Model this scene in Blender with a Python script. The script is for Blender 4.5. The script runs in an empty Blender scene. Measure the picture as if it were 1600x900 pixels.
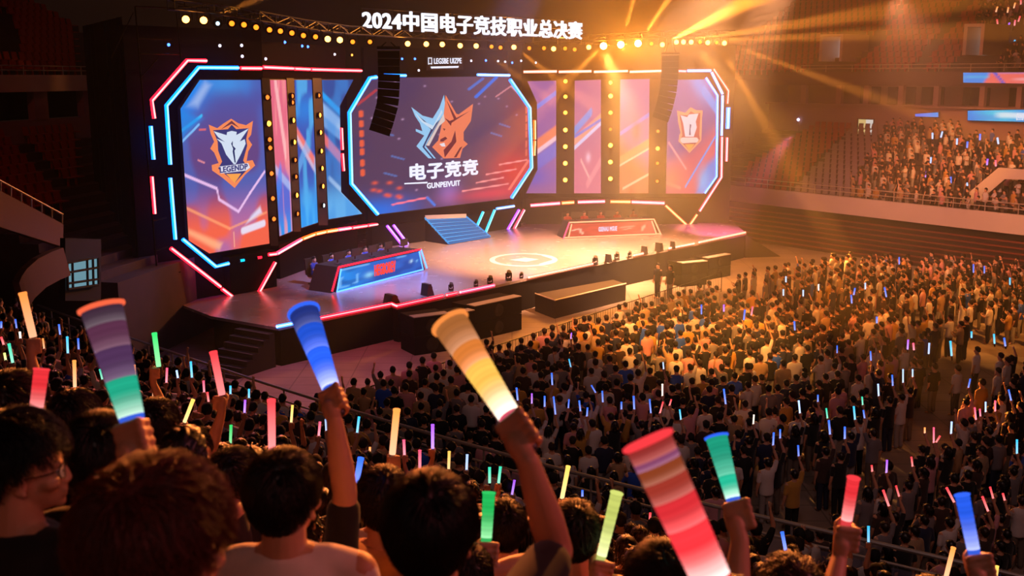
import bpy, bmesh, math, random
import numpy as np
from mathutils import Vector, Matrix, Euler
random.seed(7); rng = np.random.default_rng(7)
SC = bpy.context.scene
COL = SC.collection
PI = math.pi
F_PX, CAM_H, TH = 1650.0, 11.0, math.atan(0.2)

# ------------------------------------------------------------------ camera
cd = bpy.data.cameras.new('camera'); cam = bpy.data.objects.new('camera', cd); COL.objects.link(cam)
cam.location = (0, 0, CAM_H); cam.rotation_euler = (PI/2 - TH, 0, 0)
cd.sensor_width = 36; cd.lens = 36*F_PX/1600; cd.clip_end = 400; cd.clip_start = .05
cd.dof.use_dof = True; cd.dof.focus_distance = 30; cd.dof.aperture_fstop = 4.5
SC.camera = cam

def ray(px, py):
    a = (px-800)/F_PX; b = (450-py)/F_PX
    return Vector((a, math.cos(TH)+b*math.sin(TH), -math.sin(TH)+b*math.cos(TH)))
def atz(px, py, z):
    d = ray(px, py); t = (z-CAM_H)/d.z
    return Vector((0, 0, CAM_H)) + d*t
def aty(px, py, y):
    d = ray(px, py); return Vector((0, 0, CAM_H)) + d*(y/d.y)
def proj(p):
    v = Vector(p) - Vector((0, 0, CAM_H))
    f = v.y*math.cos(TH) - v.z*math.sin(TH); u = v.y*math.sin(TH) + v.z*math.cos(TH)
    return 800+F_PX*v.x/f, 450-F_PX*u/f, f
class Plane:
    """vertical plane through two plan points"""
    def __init__(s, p, q):
        s.p = Vector((p.x, p.y, 0)); d = Vector((q.x-p.x, q.y-p.y, 0)); s.len = d.length
        s.d = d.normalized(); s.n = Vector((s.d.y, -s.d.x, 0))
        if s.n.y > 0: s.n = -s.n
    def at(s, px, py, off=0.0):
        o = Vector((0, 0, CAM_H)); r = ray(px, py); q = s.p + s.n*off
        t = (q-o).dot(s.n)/r.dot(s.n); return o + r*t
    def uz(s, P): return ((Vector((P.x, P.y, 0))-s.p).dot(s.d), P.z)
    def pt(s, u, z, off=0.0): return s.p + s.d*u + s.n*off + Vector((0, 0, z))

# ------------------------------------------------------------------ materials
def lin(c):
    return tuple(((x/255)/12.92 if x/255 <= .04045 else ((x/255+.055)/1.055)**2.4) for x in c)
MATS = {}
def _new(name):
    m = bpy.data.materials.new(name); m.use_nodes = True; nt = m.node_tree; nt.nodes.clear()
    o = nt.nodes.new('ShaderNodeOutputMaterial'); return m, nt, o
def pbr(name, rgb, rough=.6, metal=0.0, noise=0.0, nscale=8.0, spec=.5, objcol=False, bump=0.0, sheen=0.0, sss=0.0, coat=0.0):
    if name in MATS: return MATS[name]
    m, nt, o = _new(name); b = nt.nodes.new('ShaderNodeBsdfPrincipled'); nt.links.new(b.outputs[0], o.inputs[0])
    b.inputs['Roughness'].default_value = rough; b.inputs['Metallic'].default_value = metal
    b.inputs['Specular IOR Level'].default_value = spec
    if coat: b.inputs['Coat Weight'].default_value = coat; b.inputs['Coat Roughness'].default_value = .1
    if sheen: b.inputs['Sheen Weight'].default_value = sheen
    if sss:
        b.inputs['Subsurface Weight'].default_value = sss; b.inputs['Subsurface Radius'].default_value = (.02, .007, .004)
    c = (*lin(rgb), 1)
    src = None
    if objcol:
        oi = nt.nodes.new('ShaderNodeObjectInfo'); src = oi.outputs['Color']
    if noise or bump:
        tc = nt.nodes.new('ShaderNodeTexCoord'); n = nt.nodes.new('ShaderNodeTexNoise'); n.inputs['Scale'].default_value = nscale; n.inputs['Detail'].default_value = 4
        nt.links.new(tc.outputs['Object'], n.inputs['Vector'])
        if noise:
            mx = nt.nodes.new('ShaderNodeMix'); mx.data_type = 'RGBA'; mx.blend_type = 'MULTIPLY'; mx.inputs[0].default_value = 1
            mr = nt.nodes.new('ShaderNodeMapRange'); mr.inputs[3].default_value = 1-noise; mr.inputs[4].default_value = 1+noise
            nt.links.new(n.outputs[0], mr.inputs[0]); nt.links.new(mr.outputs[0], mx.inputs[7])
            if src: nt.links.new(src, mx.inputs[6])
            else: mx.inputs[6].default_value = c
            src = mx.outputs[2]
        if bump:
            bp = nt.nodes.new('ShaderNodeBump'); bp.inputs['Strength'].default_value = bump; nt.links.new(n.outputs[0], bp.inputs['Height']); nt.links.new(bp.outputs[0], b.inputs['Normal'])
    if src: nt.links.new(src, b.inputs['Base Color'])
    else: b.inputs['Base Color'].default_value = c
    MATS[name] = m; return m
def emit(name, rgb, s, objcol=False):
    if name in MATS: return MATS[name]
    m, nt, o = _new(name); e = nt.nodes.new('ShaderNodeEmission'); e.inputs[0].default_value = (*lin(rgb), 1); e.inputs[1].default_value = s
    if objcol:
        oi = nt.nodes.new('ShaderNodeObjectInfo'); nt.links.new(oi.outputs['Color'], e.inputs[0])
    nt.links.new(e.outputs[0], o.inputs[0]); MATS[name] = m; return m
def emit_attr(name, s):
    if name in MATS: return MATS[name]
    m, nt, o = _new(name); e = nt.nodes.new('ShaderNodeEmission'); e.inputs[1].default_value = s
    a = nt.nodes.new('ShaderNodeAttribute'); a.attribute_name = 'art'; nt.links.new(a.outputs['Color'], e.inputs[0])
    nt.links.new(e.outputs[0], o.inputs[0]); MATS[name] = m; return m
def pbr_attr(name, rough=.7):
    m, nt, o = _new(name); b = nt.nodes.new('ShaderNodeBsdfPrincipled'); b.inputs['Roughness'].default_value = rough
    a = nt.nodes.new('ShaderNodeAttribute'); a.attribute_name = 'art'; nt.links.new(a.outputs['Color'], b.inputs['Base Color'])
    nt.links.new(b.outputs[0], o.inputs[0]); MATS[name] = m; return m
def glass(name, rgb, alpha=.25, rough=.05):
    if name in MATS: return MATS[name]
    m, nt, o = _new(name); b = nt.nodes.new('ShaderNodeBsdfPrincipled'); t = nt.nodes.new('ShaderNodeBsdfTransparent'); mx = nt.nodes.new('ShaderNodeMixShader')
    b.inputs['Base Color'].default_value = (*lin(rgb), 1); b.inputs['Roughness'].default_value = rough
    mx.inputs[0].default_value = alpha; nt.links.new(t.outputs[0], mx.inputs[1]); nt.links.new(b.outputs[0], mx.inputs[2]); nt.links.new(mx.outputs[0], o.inputs[0])
    MATS[name] = m; return m

# ------------------------------------------------------------------ mesh builder
class MB:
    def __init__(s): s.v = []; s.f = []; s.m = []
    def add(s, vs, fs, mi=0):
        b = len(s.v); s.v.extend([tuple(x) for x in vs]); s.f.extend([tuple(b+i for i in f) for f in fs]); s.m.extend([mi]*len(fs)); return s
    def box(s, c, size, R=None, mi=0, bev=0.0):
        x, y, z = [k/2 for k in size]
        if bev:
            bm = bmesh.new(); bmesh.ops.create_cube(bm, size=1); bmesh.ops.scale(bm, vec=size, verts=bm.verts)
            bmesh.ops.bevel(bm, geom=bm.edges[:], offset=bev, segments=2, affect='EDGES')
            vs = [v.co.copy() for v in bm.verts]; bm.verts.index_update(); fs = [[v.index for v in f.verts] for f in bm.faces]; bm.free()
        else:
            vs = [Vector((sx*x, sy*y, sz*z)) for sz in (-1, 1) for sx, sy in ((-1, -1), (1, -1), (1, 1), (-1, 1))]
            fs = [(3, 2, 1, 0), (4, 5, 6, 7), (0, 1, 5, 4), (1, 2, 6, 5), (2, 3, 7, 6), (3, 0, 4, 7)]
        if R is not None: vs = [R @ v for v in vs]
        c = Vector(c); return s.add([v+c for v in vs], fs, mi)
    def prism(s, poly, ext, mi=0):
        """poly: list of 3D points; ext: extrusion vector"""
        n = len(poly); ext = Vector(ext); vs = [Vector(p) for p in poly] + [Vector(p)+ext for p in poly]
        fs = [tuple(range(n))[::-1], tuple(range(n, 2*n))] + [(i, (i+1) % n, n+(i+1) % n, n+i) for i in range(n)]
        return s.add(vs, fs, mi)
    def tube(s, path, r, n=8, mi=0, cap=True, closed=False):
        path = [Vector(p) for p in path]; N = len(path); rs = r if isinstance(r, (list, tuple)) else [r]*N
        vs = []; up = None
        for i, p in enumerate(path):
            a = path[i-1] if (i or closed) else p; b = path[(i+1) % N] if (i < N-1 or closed) else p
            t = (b-a); t = t.normalized() if t.length > 1e-9 else Vector((0, 0, 1))
            if up is None: up = t.orthogonal().normalized()
            up = (up - t*up.dot(t)); up = up.normalized() if up.length > 1e-6 else t.orthogonal().normalized()
            w = t.cross(up)
            vs += [p + (up*math.cos(2*PI*k/n)+w*math.sin(2*PI*k/n))*rs[i] for k in range(n)]
        fs = []
        for i in range(N if closed else N-1):
            j = (i+1) % N
            fs += [(i*n+k, i*n+(k+1) % n, j*n+(k+1) % n, j*n+k) for k in range(n)]
        if cap and not closed: fs += [tuple(range(n))[::-1], tuple(range((N-1)*n, N*n))]
        return s.add(vs, fs, mi)
    def lathe(s, prof, M=None, n=16, mi=0, cap=True):
        """prof: [(r,z)] around local z"""
        vs = [Vector((r*math.cos(2*PI*k/n), r*math.sin(2*PI*k/n), z)) for r, z in prof for k in range(n)]
        if M is not None: vs = [M @ v for v in vs]
        N = len(prof); fs = [(i*n+k, i*n+(k+1) % n, (i+1)*n+(k+1) % n, (i+1)*n+k) for i in range(N-1) for k in range(n)]
        if cap: fs += [tuple(range(n))[::-1], tuple(range((N-1)*n, N*n))]
        return s.add(vs, fs, mi)
    def ball(s, c, r, nu=10, nv=6, mi=0):
        rr = r if isinstance(r, (tuple, list)) else (r, r, r); c = Vector(c)
        vs = [c+Vector((0, 0, -rr[2]))]
        for j in range(1, nv):
            a = -PI/2+PI*j/nv
            vs += [c+Vector((rr[0]*math.cos(a)*math.cos(2*PI*k/nu), rr[1]*math.cos(a)*math.sin(2*PI*k/nu), rr[2]*math.sin(a))) for k in range(nu)]
        vs.append(c+Vector((0, 0, rr[2]))); L = len(vs)-1
        fs = [(0, 1+(k+1) % nu, 1+k) for k in range(nu)]
        for j in range(nv-2): fs += [(1+j*nu+k, 1+j*nu+(k+1) % nu, 1+(j+1)*nu+(k+1) % nu, 1+(j+1)*nu+k) for k in range(nu)]
        fs += [(L, 1+(nv-2)*nu+k, 1+(nv-2)*nu+(k+1) % nu) for k in range(nu)]
        return s.add(vs, fs, mi)
    def mesh(s, name, mats, smooth=False):
        me = bpy.data.meshes.new(name); me.from_pydata(s.v, [], s.f)
        for m in (mats if isinstance(mats, (list, tuple)) else [mats]): me.materials.append(m)
        if any(s.m): me.polygons.foreach_set('material_index', s.m)
        if smooth: me.polygons.foreach_set('use_smooth', [True]*len(s.f))
        me.update(); return me
    def build(s, name, mats, parent=None, smooth=False, loc=None):
        me = s.mesh(name, mats, smooth)
        if loc is not None:
            me.transform(Matrix.Translation(-Vector(loc)))
        o = bpy.data.objects.new(name, me); COL.objects.link(o)
        if loc is not None: o.location = loc
        if parent is not None:
            o.parent = parent
            if loc is None: o.matrix_parent_inverse = Matrix.Translation(-parent.location) if parent.rotation_euler == Euler((0, 0, 0)) else parent.matrix_basis.inverted()
        return o
def tag(o, label, cat, group=None, kind=None):
    o['label'] = label; o['category'] = cat
    if group: o['group'] = group
    if kind: o['kind'] = kind
    return o
def struct(o): o['kind'] = 'structure'; return o
def empty(name, loc, label, cat, group=None, rz=0.0):
    o = bpy.data.objects.new(name, None); COL.objects.link(o); o.location = loc; o.rotation_euler = (0, 0, rz); o.empty_display_size = .2
    return tag(o, label, cat, group)
def dup(root, kids=None):
    r = root.copy(); COL.objects.link(r)
    for ch in (kids if kids is not None else root.children):
        c = ch.copy(); COL.objects.link(c); c.parent = r
        for g in ch.children:
            d = g.copy(); COL.objects.link(d); d.parent = c
    return r
ORD = 'first second third fourth fifth sixth seventh eighth ninth tenth eleventh twelfth thirteenth fourteenth fifteenth sixteenth seventeenth eighteenth nineteenth twentieth'.split()
def ordw(i):
    """0-based -> ordinal word"""
    if i < 20: return ORD[i]
    t = {2: 'twenty', 3: 'thirty', 4: 'forty', 5: 'fifty', 6: 'sixty', 7: 'seventy', 8: 'eighty', 9: 'ninety'}
    n = i+1
    if n % 10 == 0: return {20: 'twentieth', 30: 'thirtieth', 40: 'fortieth', 50: 'fiftieth', 60: 'sixtieth', 70: 'seventieth', 80: 'eightieth', 90: 'ninetieth'}.get(n, str(n)+'th')
    if n > 99: return str(n)+'th'
    return t[n//10]+'-'+ORD[n % 10-1]
def clip_poly(poly, conv):
    """Sutherland-Hodgman, conv is a convex CCW polygon in 2D"""
    out = poly
    for i in range(len(conv)):
        a = conv[i]; b = conv[(i+1) % len(conv)]; inp = out; out = []
        if not inp: break
        side = lambda p: (b[0]-a[0])*(p[1]-a[1])-(b[1]-a[1])*(p[0]-a[0])
        for k in range(len(inp)):
            p = inp[k-1]; q = inp[k]; sp = side(p); sq = side(q)
            if sq >= 0:
                if sp < 0: t = sp/(sp-sq); out.append((p[0]+(q[0]-p[0])*t, p[1]+(q[1]-p[1])*t))
                out.append(q)
            elif sp >= 0:
                t = sp/(sp-sq); out.append((p[0]+(q[0]-p[0])*t, p[1]+(q[1]-p[1])*t))
    return out
def ccw(poly):
    a = sum(poly[i-1][0]*poly[i][1]-poly[i][0]*poly[i-1][1] for i in range(len(poly)))
    return poly if a > 0 else poly[::-1]
# ================================================================== ARENA FLOOR + STAGE
DZ = 1.55
m_black = pbr('black_paint', (18, 17, 20), .55, noise=.25, nscale=2)
m_blackcloth = pbr('black_cloth', (7, 6, 8), .95, noise=.3, nscale=3, spec=.1)
m_metal = pbr('dark_metal', (40, 38, 38), .4, .8)
m_steel = pbr('steel', (150, 150, 155), .35, .9)
m_grey = pbr('grey_paint', (90, 90, 95), .6)

def m_concrete():
    m, nt, o = _new('arena_concrete'); b = nt.nodes.new('ShaderNodeBsdfPrincipled'); nt.links.new(b.outputs[0], o.inputs[0])
    tc = nt.nodes.new('ShaderNodeTexCoord'); n = nt.nodes.new('ShaderNodeTexNoise'); n.inputs['Scale'].default_value = .35; n.inputs['Detail'].default_value = 6
    nt.links.new(tc.outputs['Object'], n.inputs[0]); cr = nt.nodes.new('ShaderNodeValToRGB')
    cr.color_ramp.elements[0].position = .3; cr.color_ramp.elements[0].color = (*lin((118, 102, 92)), 1)
    cr.color_ramp.elements[1].position = .7; cr.color_ramp.elements[1].color = (*lin((158, 140, 126)), 1)
    nt.links.new(n.outputs[0], cr.inputs[0])
    br = nt.nodes.new('ShaderNodeTexBrick'); br.inputs['Scale'].default_value = .25; br.inputs['Mortar Size'].default_value = .006; br.offset = 0
    br.inputs['Color1'].default_value = br.inputs['Color2'].default_value = (1, 1, 1, 1); br.inputs['Mortar'].default_value = (.55, .55, .55, 1)
    nt.links.new(tc.outputs['Object'], br.inputs[0])
    mx = nt.nodes.new('ShaderNodeMix'); mx.data_type = 'RGBA'; mx.blend_type = 'MULTIPLY'; mx.inputs[0].default_value = 1
    nt.links.new(cr.outputs[0], mx.inputs[6]); nt.links.new(br.outputs[0], mx.inputs[7]); nt.links.new(mx.outputs[2], b.inputs['Base Color'])
    b.inputs['Roughness'].default_value = .55; return m
fl = MB().add([(-70, -20, 0), (80, -20, 0), (80, 130, 0), (-70, 130, 0)], [(0, 1, 2, 3)])
struct(fl.build('floor', m_concrete()))

PL_LW = Plane(atz(330, 395, 3.55), atz(421, 381, 3.55))
PL_PW = Plane(atz(436, 369, 3.55), atz(550, 336, 3.55))
PL_MS = Plane(atz(589, 335, 3.42), atz(799, 310, 3.42))
PL_RP = Plane(atz(822, 302, 3.55), atz(1040, 302, 3.55))

# deck: front edge with its little jog, back hidden behind the set
def m_deck():
    m, nt, o = _new('glossy_deck'); b = nt.nodes.new('ShaderNodeBsdfPrincipled'); nt.links.new(b.outputs[0], o.inputs[0])
    tc = nt.nodes.new('ShaderNodeTexCoord'); n = nt.nodes.new('ShaderNodeTexNoise'); n.inputs['Scale'].default_value = 1.2; n.inputs['Detail'].default_value = 5
    nt.links.new(tc.outputs['Object'], n.inputs[0])
    mr = nt.nodes.new('ShaderNodeMapRange'); mr.inputs[3].default_value = .16; mr.inputs[4].default_value = .34
    nt.links.new(n.outputs[0], mr.inputs[0]); nt.links.new(mr.outputs[0], b.inputs['Roughness'])
    b.inputs['Base Color'].default_value = (*lin((150, 136, 138)), 1); b.inputs['Specular IOR Level'].default_value = .8
    return m
front_px = [(330, 494), (435, 512), (612, 476), (620, 479.5), (770, 447), (880, 422), (1040, 390), (1100, 378.5), (1166, 364)]
front = [atz(x, y, DZ) for x, y in front_px]
back = [Vector((14.7, 70.5, DZ)), Vector((-2, 73, DZ)), Vector((-14, 58, DZ)), Vector((-16, 46, DZ))]
dk = MB(); dk.prism(front+back, (0, 0, -.12))
deck = dk.build('stage_deck', m_deck())
tag(deck, 'wide glossy stage deck in front of the giant screens', 'stage')
fas = MB()
pts = [p + Vector((0, 0, -.121)) for p in front]
cen = Vector((0, 58, 0))
ins = [p + (cen-p).normalized()*.10 for p in pts]
for a, b in zip(ins[:-1], ins[1:]):
    d = (b-a); inward = Vector((-d.y, d.x, 0)).normalized()*.3
    fas.prism([Vector((a.x, a.y, 0.0)), Vector((b.x, b.y, 0.0)), b, a], inward)
fas.build('skirt', m_blackcloth, deck)
# ramp end at the stage's far side
re = MB(); r0 = front[-1]; r1 = Vector((r0.x+2.3, r0.y+.4, 0)); bk = Vector((-.9, 4.5, 0))
g = lambda v, z: Vector((v.x, v.y, z))
re.add([g(r0, DZ-.13), g(r1, .0), g(r1+bk, 0), g(r0+bk, DZ-.13), g(r0, 0), g(r0+bk, 0)], [(0, 1, 2, 3), (0, 4, 1), (3, 2, 5), (4, 5, 2, 1), (0, 3, 5, 4)])
tag(re.build('stage_ramp', m_black), 'black ramp sloping down at the far end of the stage', 'ramp')
# floor emblem on the deck (flat painted ring)
def logo_ring():
    mb = MB(); c = atz(818, 406, DZ); ex = (atz(872, 407, DZ)-atz(765, 406, DZ)); rx = ex.length/2; ex.normalize(); ey = Vector((-ex.y, ex.x, 0)); ry = rx*1.15
    N = 40; z = Vector((0, 0, .012))
    P = lambda a, k: c + ex*(rx*k*math.cos(a)) + ey*(ry*k*math.sin(a)) + z
    vs = []; fs = []
    def ring(k0, k1, a0=0, a1=2*PI, n=N):
        b = len(vs)
        for i in range(n+1):
            a = a0+(a1-a0)*i/n; vs.extend([P(a, k0), P(a, k1)])
        fs.extend([(b+2*i, b+2*i+1, b+2*i+3, b+2*i+2) for i in range(n)])
    ring(.84, 1.0)
    def poly(pts):
        b = len(vs); vs.extend([c+ex*(rx*x)+ey*(ry*y)+z*1.3 for x, y in pts]); fs.append(tuple(range(b, b+len(pts))))
    poly([(-.45, -.1), (.1, -.35), (.45, .05), (.05, .3)]); poly([(.5, .62), (.95, -.05), (1.02, 0.02), (.6, .72)]); poly([(.55, -.72), (.98, .02), (.9, .08), (.46, -.62)])
    mb.add(vs, fs); return mb
logo_ring().build('floor_emblem', pbr('white_vinyl', (186, 190, 210), .3), deck)

# side steps at the near end
st = MB(); A = atz(331, 496, DZ); B = atz(433, 512.5, DZ); dirn = (B-A); out = Vector((dirn.y, -dirn.x, 0)).normalized()
if out.y > 0: out = -out
for i in range(7):
    z1 = DZ-.2*(i+1); o0 = out*(.05+.3*i); a = A+dirn*.45+o0; b = B-dirn*.03+o0
    st.prism([Vector((a.x, a.y, 0)), Vector((b.x, b.y, 0)), Vector((b.x, b.y, z1)), Vector((a.x, a.y, z1))], out*.3)
steps = st.build('stage_steps', m_black)
tag(steps, 'dark steps with pale nosings up the near end of the stage', 'steps')
for i in range(7):
    z1 = DZ-.2*(i+1); o0 = out*(.05+.3*i+.27); a = A+dirn*.46+o0; b = B-dirn*.04+o0
    MB().prism([Vector((a.x, a.y, z1)), Vector((b.x, b.y, z1)), Vector((b.x, b.y, z1+.012)), Vector((a.x, a.y, z1+.012))], out*.03).build('nosing', pbr('pale_nosing', (120, 112, 112), .5), steps)

# edge light strips of the deck
NEON = {'red': ((255, 20, 40), 3.4, (255, 175, 175)), 'blue': ((5, 105, 255), 3.4, (150, 215, 255)), 'pink': ((255, 50, 80), 3.2, (255, 200, 200)), 'purple': ((150, 60, 255), 2.4, (205, 165, 255)), 'cyan': ((10, 175, 225), 1.6, (130, 225, 240)),
        'orange': ((255, 70, 15), 3.6, (255, 205, 150)), 'white': ((255, 110, 80), 3.0, (255, 225, 215)), 'ice': ((70, 130, 255), 2.6, (215, 230, 255))}
def neon_mat(c): return emit('neon_'+c, NEON[c][0], NEON[c][1]*1.5)
def core_mat(c): return emit('neon_core_'+c, NEON[c][2], 2.2)
m_chan = pbr('channel_black', (12, 12, 14), .5)
def neon(path, col, label, r=.055, cat='light tube', group='neon tubes around the stage set', n=None):
    """wide saturated tube drawn as the glow halo, hot core line along its face"""
    r *= 1.35; mb = MB(); mb.tube(path, r*1.12, 8); o = mb.build('neon_tube', neon_mat(col), loc=path[0]); tag(o, label, cat, group)
    d = (n if n is not None else Vector((0, -1, .2)).normalized())*r*.75
    c = MB(); c.tube([Vector(p)+d-Vector(path[0]) for p in path], r*.62, 6); k = bpy.data.objects.new('core', c.mesh('core', core_mat(col))); COL.objects.link(k); k.parent = o; return o
LIFT = Vector((0, 0, .06))
def edge_strip(pxs, col, label):
    return neon([atz(x, y, DZ)+LIFT + Vector((0, -.03, 0)) for x, y in pxs], col, label, .05, 'light strip', 'light strips along the stage edge')
edge_strip([(433, 512.5), (490, 501)], 'ice', 'pale blue light strip at the near corner of the stage edge')
edge_strip([(491, 501), (612, 476.5), (620, 480), (692, 464)], 'red', 'long red light strip with a small kink on the stage edge')
edge_strip([(698, 463), (714, 459.5)], 'red', 'short red light strip on the stage edge between two floor monitors')
edge_strip([(719, 458.5), (772, 447.5)], 'pink', 'pink light strip on the stage edge past the kinked red one')
edge_strip([(826, 435), (934, 412)], 'white', 'thin pale strip on the stage edge in front of the floor emblem')
edge_strip([(990, 400.5), (1012, 396)], 'white', 'short pale strip on the stage edge nearer the low monitors')
edge_strip([(1045, 389.5), (1084, 382)], 'white', 'bright pale strip on the stage edge in front of the orange desk')
edge_strip([(1092, 380.2), (1164, 364.6)], 'white', 'long bright strip running to the far tip of the stage edge')

# ------------------------------------------------------------------ backdrop set: walls behind screens
m_drop = pbr('backdrop_black', (15, 14, 18), .92, noise=.2, nscale=2, spec=.12)
def wallslab(name, pl, u0, u1, z0, z1, off=-.35, th=.25):
    mb = MB(); mb.prism([pl.pt(u0, z0, off), pl.pt(u1, z0, off), pl.pt(u1, z1, off), pl.pt(u0, z1, off)], pl.n*-th)
    return struct(mb.build(name, m_drop))
uL = PL_LW.uz(PL_LW.at(213, 300))[0]
wallslab('wall_left_wing', PL_LW, uL, PL_LW.len+.35, DZ+.01, 13.0)
wallslab('wall_left_panels', PL_PW, -.6, PL_PW.len+.6, DZ+.01, 12.6, off=-.4)
wallslab('wall_centre', PL_MS, -.15, PL_MS.len+.3, DZ+.01, 12.6, off=-.6)
uR = PL_RP.uz(PL_RP.at(1147, 200))[0]
wallslab('wall_right_panels', PL_RP, -.3, uR, DZ+.01, 13.0, off=-.4)
# black curtain box side on the left
cur = MB(); c0 = PL_LW.pt(uL, 0, -.2); c1 = aty(128, 30, 50.5); c1 = Vector((c1.x, c1.y, 0))
N = 28; vs = []
for i in range(N+1):
    p = c0.lerp(c1, i/N); w = Vector((c1.y-c0.y, -(c1.x-c0.x), 0)).normalized()*(.06*math.sin(i*2.3)+.02*math.sin(i*5.1))
    vs += [p+w+Vector((0, 0, .02)), p+w+Vector((0, 0, 13.3-.6*i/N*0))]
cur.add(vs, [(2*i, 2*i+1, 2*i+3, 2*i+2) for i in range(N)])
cu = cur.build('stage_curtain', m_blackcloth); sol = cu.modifiers.new('t', 'SOLIDIFY'); sol.thickness = .02
tag(cu, 'tall black curtain closing the near side of the stage box', 'curtain')

# plinth under the screens with its sloped light strips
pw = MB()
def plinth(pl, u0, u1, z1, off, th=.5, zt=None):
    pw.prism([pl.pt(u0, DZ+.01, off), pl.pt(u1, DZ+.01, off), pl.pt(u1, z1, off), pl.pt(u0, z1, off)], pl.n*-th)
plinth(PL_LW, .8, PL_LW.len+.2, 3.25, .15); plinth(PL_PW, -.4, PL_PW.len+.2, 3.2, .2); plinth(PL_MS, -.6, PL_MS.len+.6, 2.75, .25); plinth(PL_RP, 0, 11.2, 3.25, .2)
struct(pw.build('trim_1', m_drop))

# ------------------------------------------------------------------ screens
S = lambda *c: np.array(lin(c))
def sstep(a, b, x):
    t = np.clip((x-a)/(b-a), 0, 1); return t*t*(3-2*t)
def vnoise(u, v, s, seed):
    r = np.random.default_rng(seed); G = r.random((34, 34))
    x = np.clip(u*s, 0, 32); y = np.clip(v*s, 0, 32); xi = x.astype(int); yi = y.astype(int); fx = x-xi; fy = y-yi
    fx = fx*fx*(3-2*fx); fy = fy*fy*(3-2*fy)
    return (G[yi, xi]*(1-fx)+G[yi, xi+1]*fx)*(1-fy)+(G[yi+1, xi]*(1-fx)+G[yi+1, xi+1]*fx)*fy
class Art:
    def __init__(s, u, v, base): s.u = u; s.v = v; s.c = np.tile(np.array(base, float), (len(u), 1))
    def mix(s, col, a): a = np.clip(a, 0, 1)[:, None]; s.c = s.c*(1-a)+np.array(col)*a
    def grad(s, col, a0, a1, du=0, dv=1, k=1.0): s.mix(col, k*sstep(a0, a1, s.u*du+s.v*dv))
    def blob(s, col, cu, cv, ru, rv, k=1.0, rot=0):
        x = s.u-cu; y = s.v-cv; c, q = math.cos(rot), math.sin(rot); X = (x*c+y*q)/ru; Y = (-x*q+y*c)/rv
        s.mix(col, k*np.exp(-(X*X+Y*Y)))
    def line(s, col, a, b, w, k=1.0, soft=.5, w2=None):
        a = np.array(a); b = np.array(b); d = b-a; L = np.hypot(*d); t = np.clip(((s.u-a[0])*d[0]+(s.v-a[1])*d[1])/(L*L), 0, 1)
        dist = np.hypot(s.u-a[0]-t*d[0], s.v-a[1]-t*d[1]); ww = w+( (w2-w)*t if w2 is not None else 0)
        s.mix(col, k*(1-sstep(ww*soft, ww, dist)))
    def poly(s, col, pts, k=1.0, soft=.02):
        a = np.full(len(s.u), 9.0); P = ccw(list(pts))
        for i in range(len(P)):
            p, q = P[i], P[(i+1) % len(P)]; L = math.hypot(q[0]-p[0], q[1]-p[1])
            a = np.minimum(a, ((q[0]-p[0])*(s.v-p[1])-(q[1]-p[1])*(s.u-p[0]))/L)
        s.mix(col, k*sstep(-soft, soft, a))
    def noise(s, col, sc, seed, k, thr=.5, w=.25, ku=1, kv=1, sh=0):
        n = vnoise(np.abs(s.u*ku+s.v*sh)+.01, np.abs(s.v*kv)+.01, sc, seed); s.mix(col, k*sstep(thr, thr+w, n))

def screen(name, pl, pxpolys, art, label, nu, nv, off=.06, strength=1.1, parent=None, cat='screen', group=None, th=.14, pname='display'):
    """pxpolys: convex pixel polygons on plane pl"""
    P3 = [[pl.uz(pl.at(x, y, off)) for x, y in p] for p in pxpolys]
    us = [q[0] for p in P3 for q in p]; zs = [q[1] for p in P3 for q in p]; u0, u1, z0, z1 = min(us), max(us), min(zs), max(zs)
    vs = []; fs = []; key = {}
    def vid(q):
        k = (round(q[0], 4), round(q[1], 4))
        if k not in key: key[k] = len(vs); vs.append(k)
        return key[k]
    for p in P3:
        p = ccw(p)
        for i in range(nu):
            for j in range(nv):
                a, b = u0+(u1-u0)*i/nu, u0+(u1-u0)*(i+1)/nu; c, d = z0+(z1-z0)*j/nv, z0+(z1-z0)*(j+1)/nv
                q = clip_poly([(a, c), (b, c), (b, d), (a, d)], p)
                ids = []
                for x in q:
                    k = vid(x)
                    if k not in ids: ids.append(k)
                if len(ids) > 2: fs.append(ids)
    uv = np.array(vs); U = (uv[:, 0]-u0)/(u1-u0); V = (uv[:, 1]-z0)/(z1-z0)
    A = art(U, V)
    base = pl.pt((u0+u1)/2, z0, off)
    if parent is None:
        root = empty(name, base, label, cat, group)
    else: root = parent
    me = bpy.data.meshes.new(pname); me.from_pydata([tuple(pl.pt(x, z, off)-root.location) for x, z in vs], [], fs)
    at = me.attributes.new('art', 'FLOAT_COLOR', 'POINT'); at.data.foreach_set('color', np.concatenate([np.clip(A.c, 0, 4), np.ones((len(vs), 1))], 1).astype(np.float32).ravel())
    me.materials.append(emit_attr('screen_glow_%g' % strength, strength)); me.update()
    d = bpy.data.objects.new(pname, me); COL.objects.link(d); d.parent = root
    mb = MB()
    for p in P3:
        c = (sum(q[0] for q in p)/len(p), sum(q[1] for q in p)/len(p))
        mb.prism([pl.pt(q[0]+(.04 if q[0] > c[0] else -.04), q[1]+(.04 if q[1] > c[1] else -.04), off-.01)-root.location for q in p], pl.n*-th)
    h = bpy.data.objects.new('housing', mb.mesh('housing', m_black)); COL.objects.link(h); h.parent = root
    root['_e'] = [u0, u1, z0, z1]
    return root, (u0, u1, z0, z1)

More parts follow.
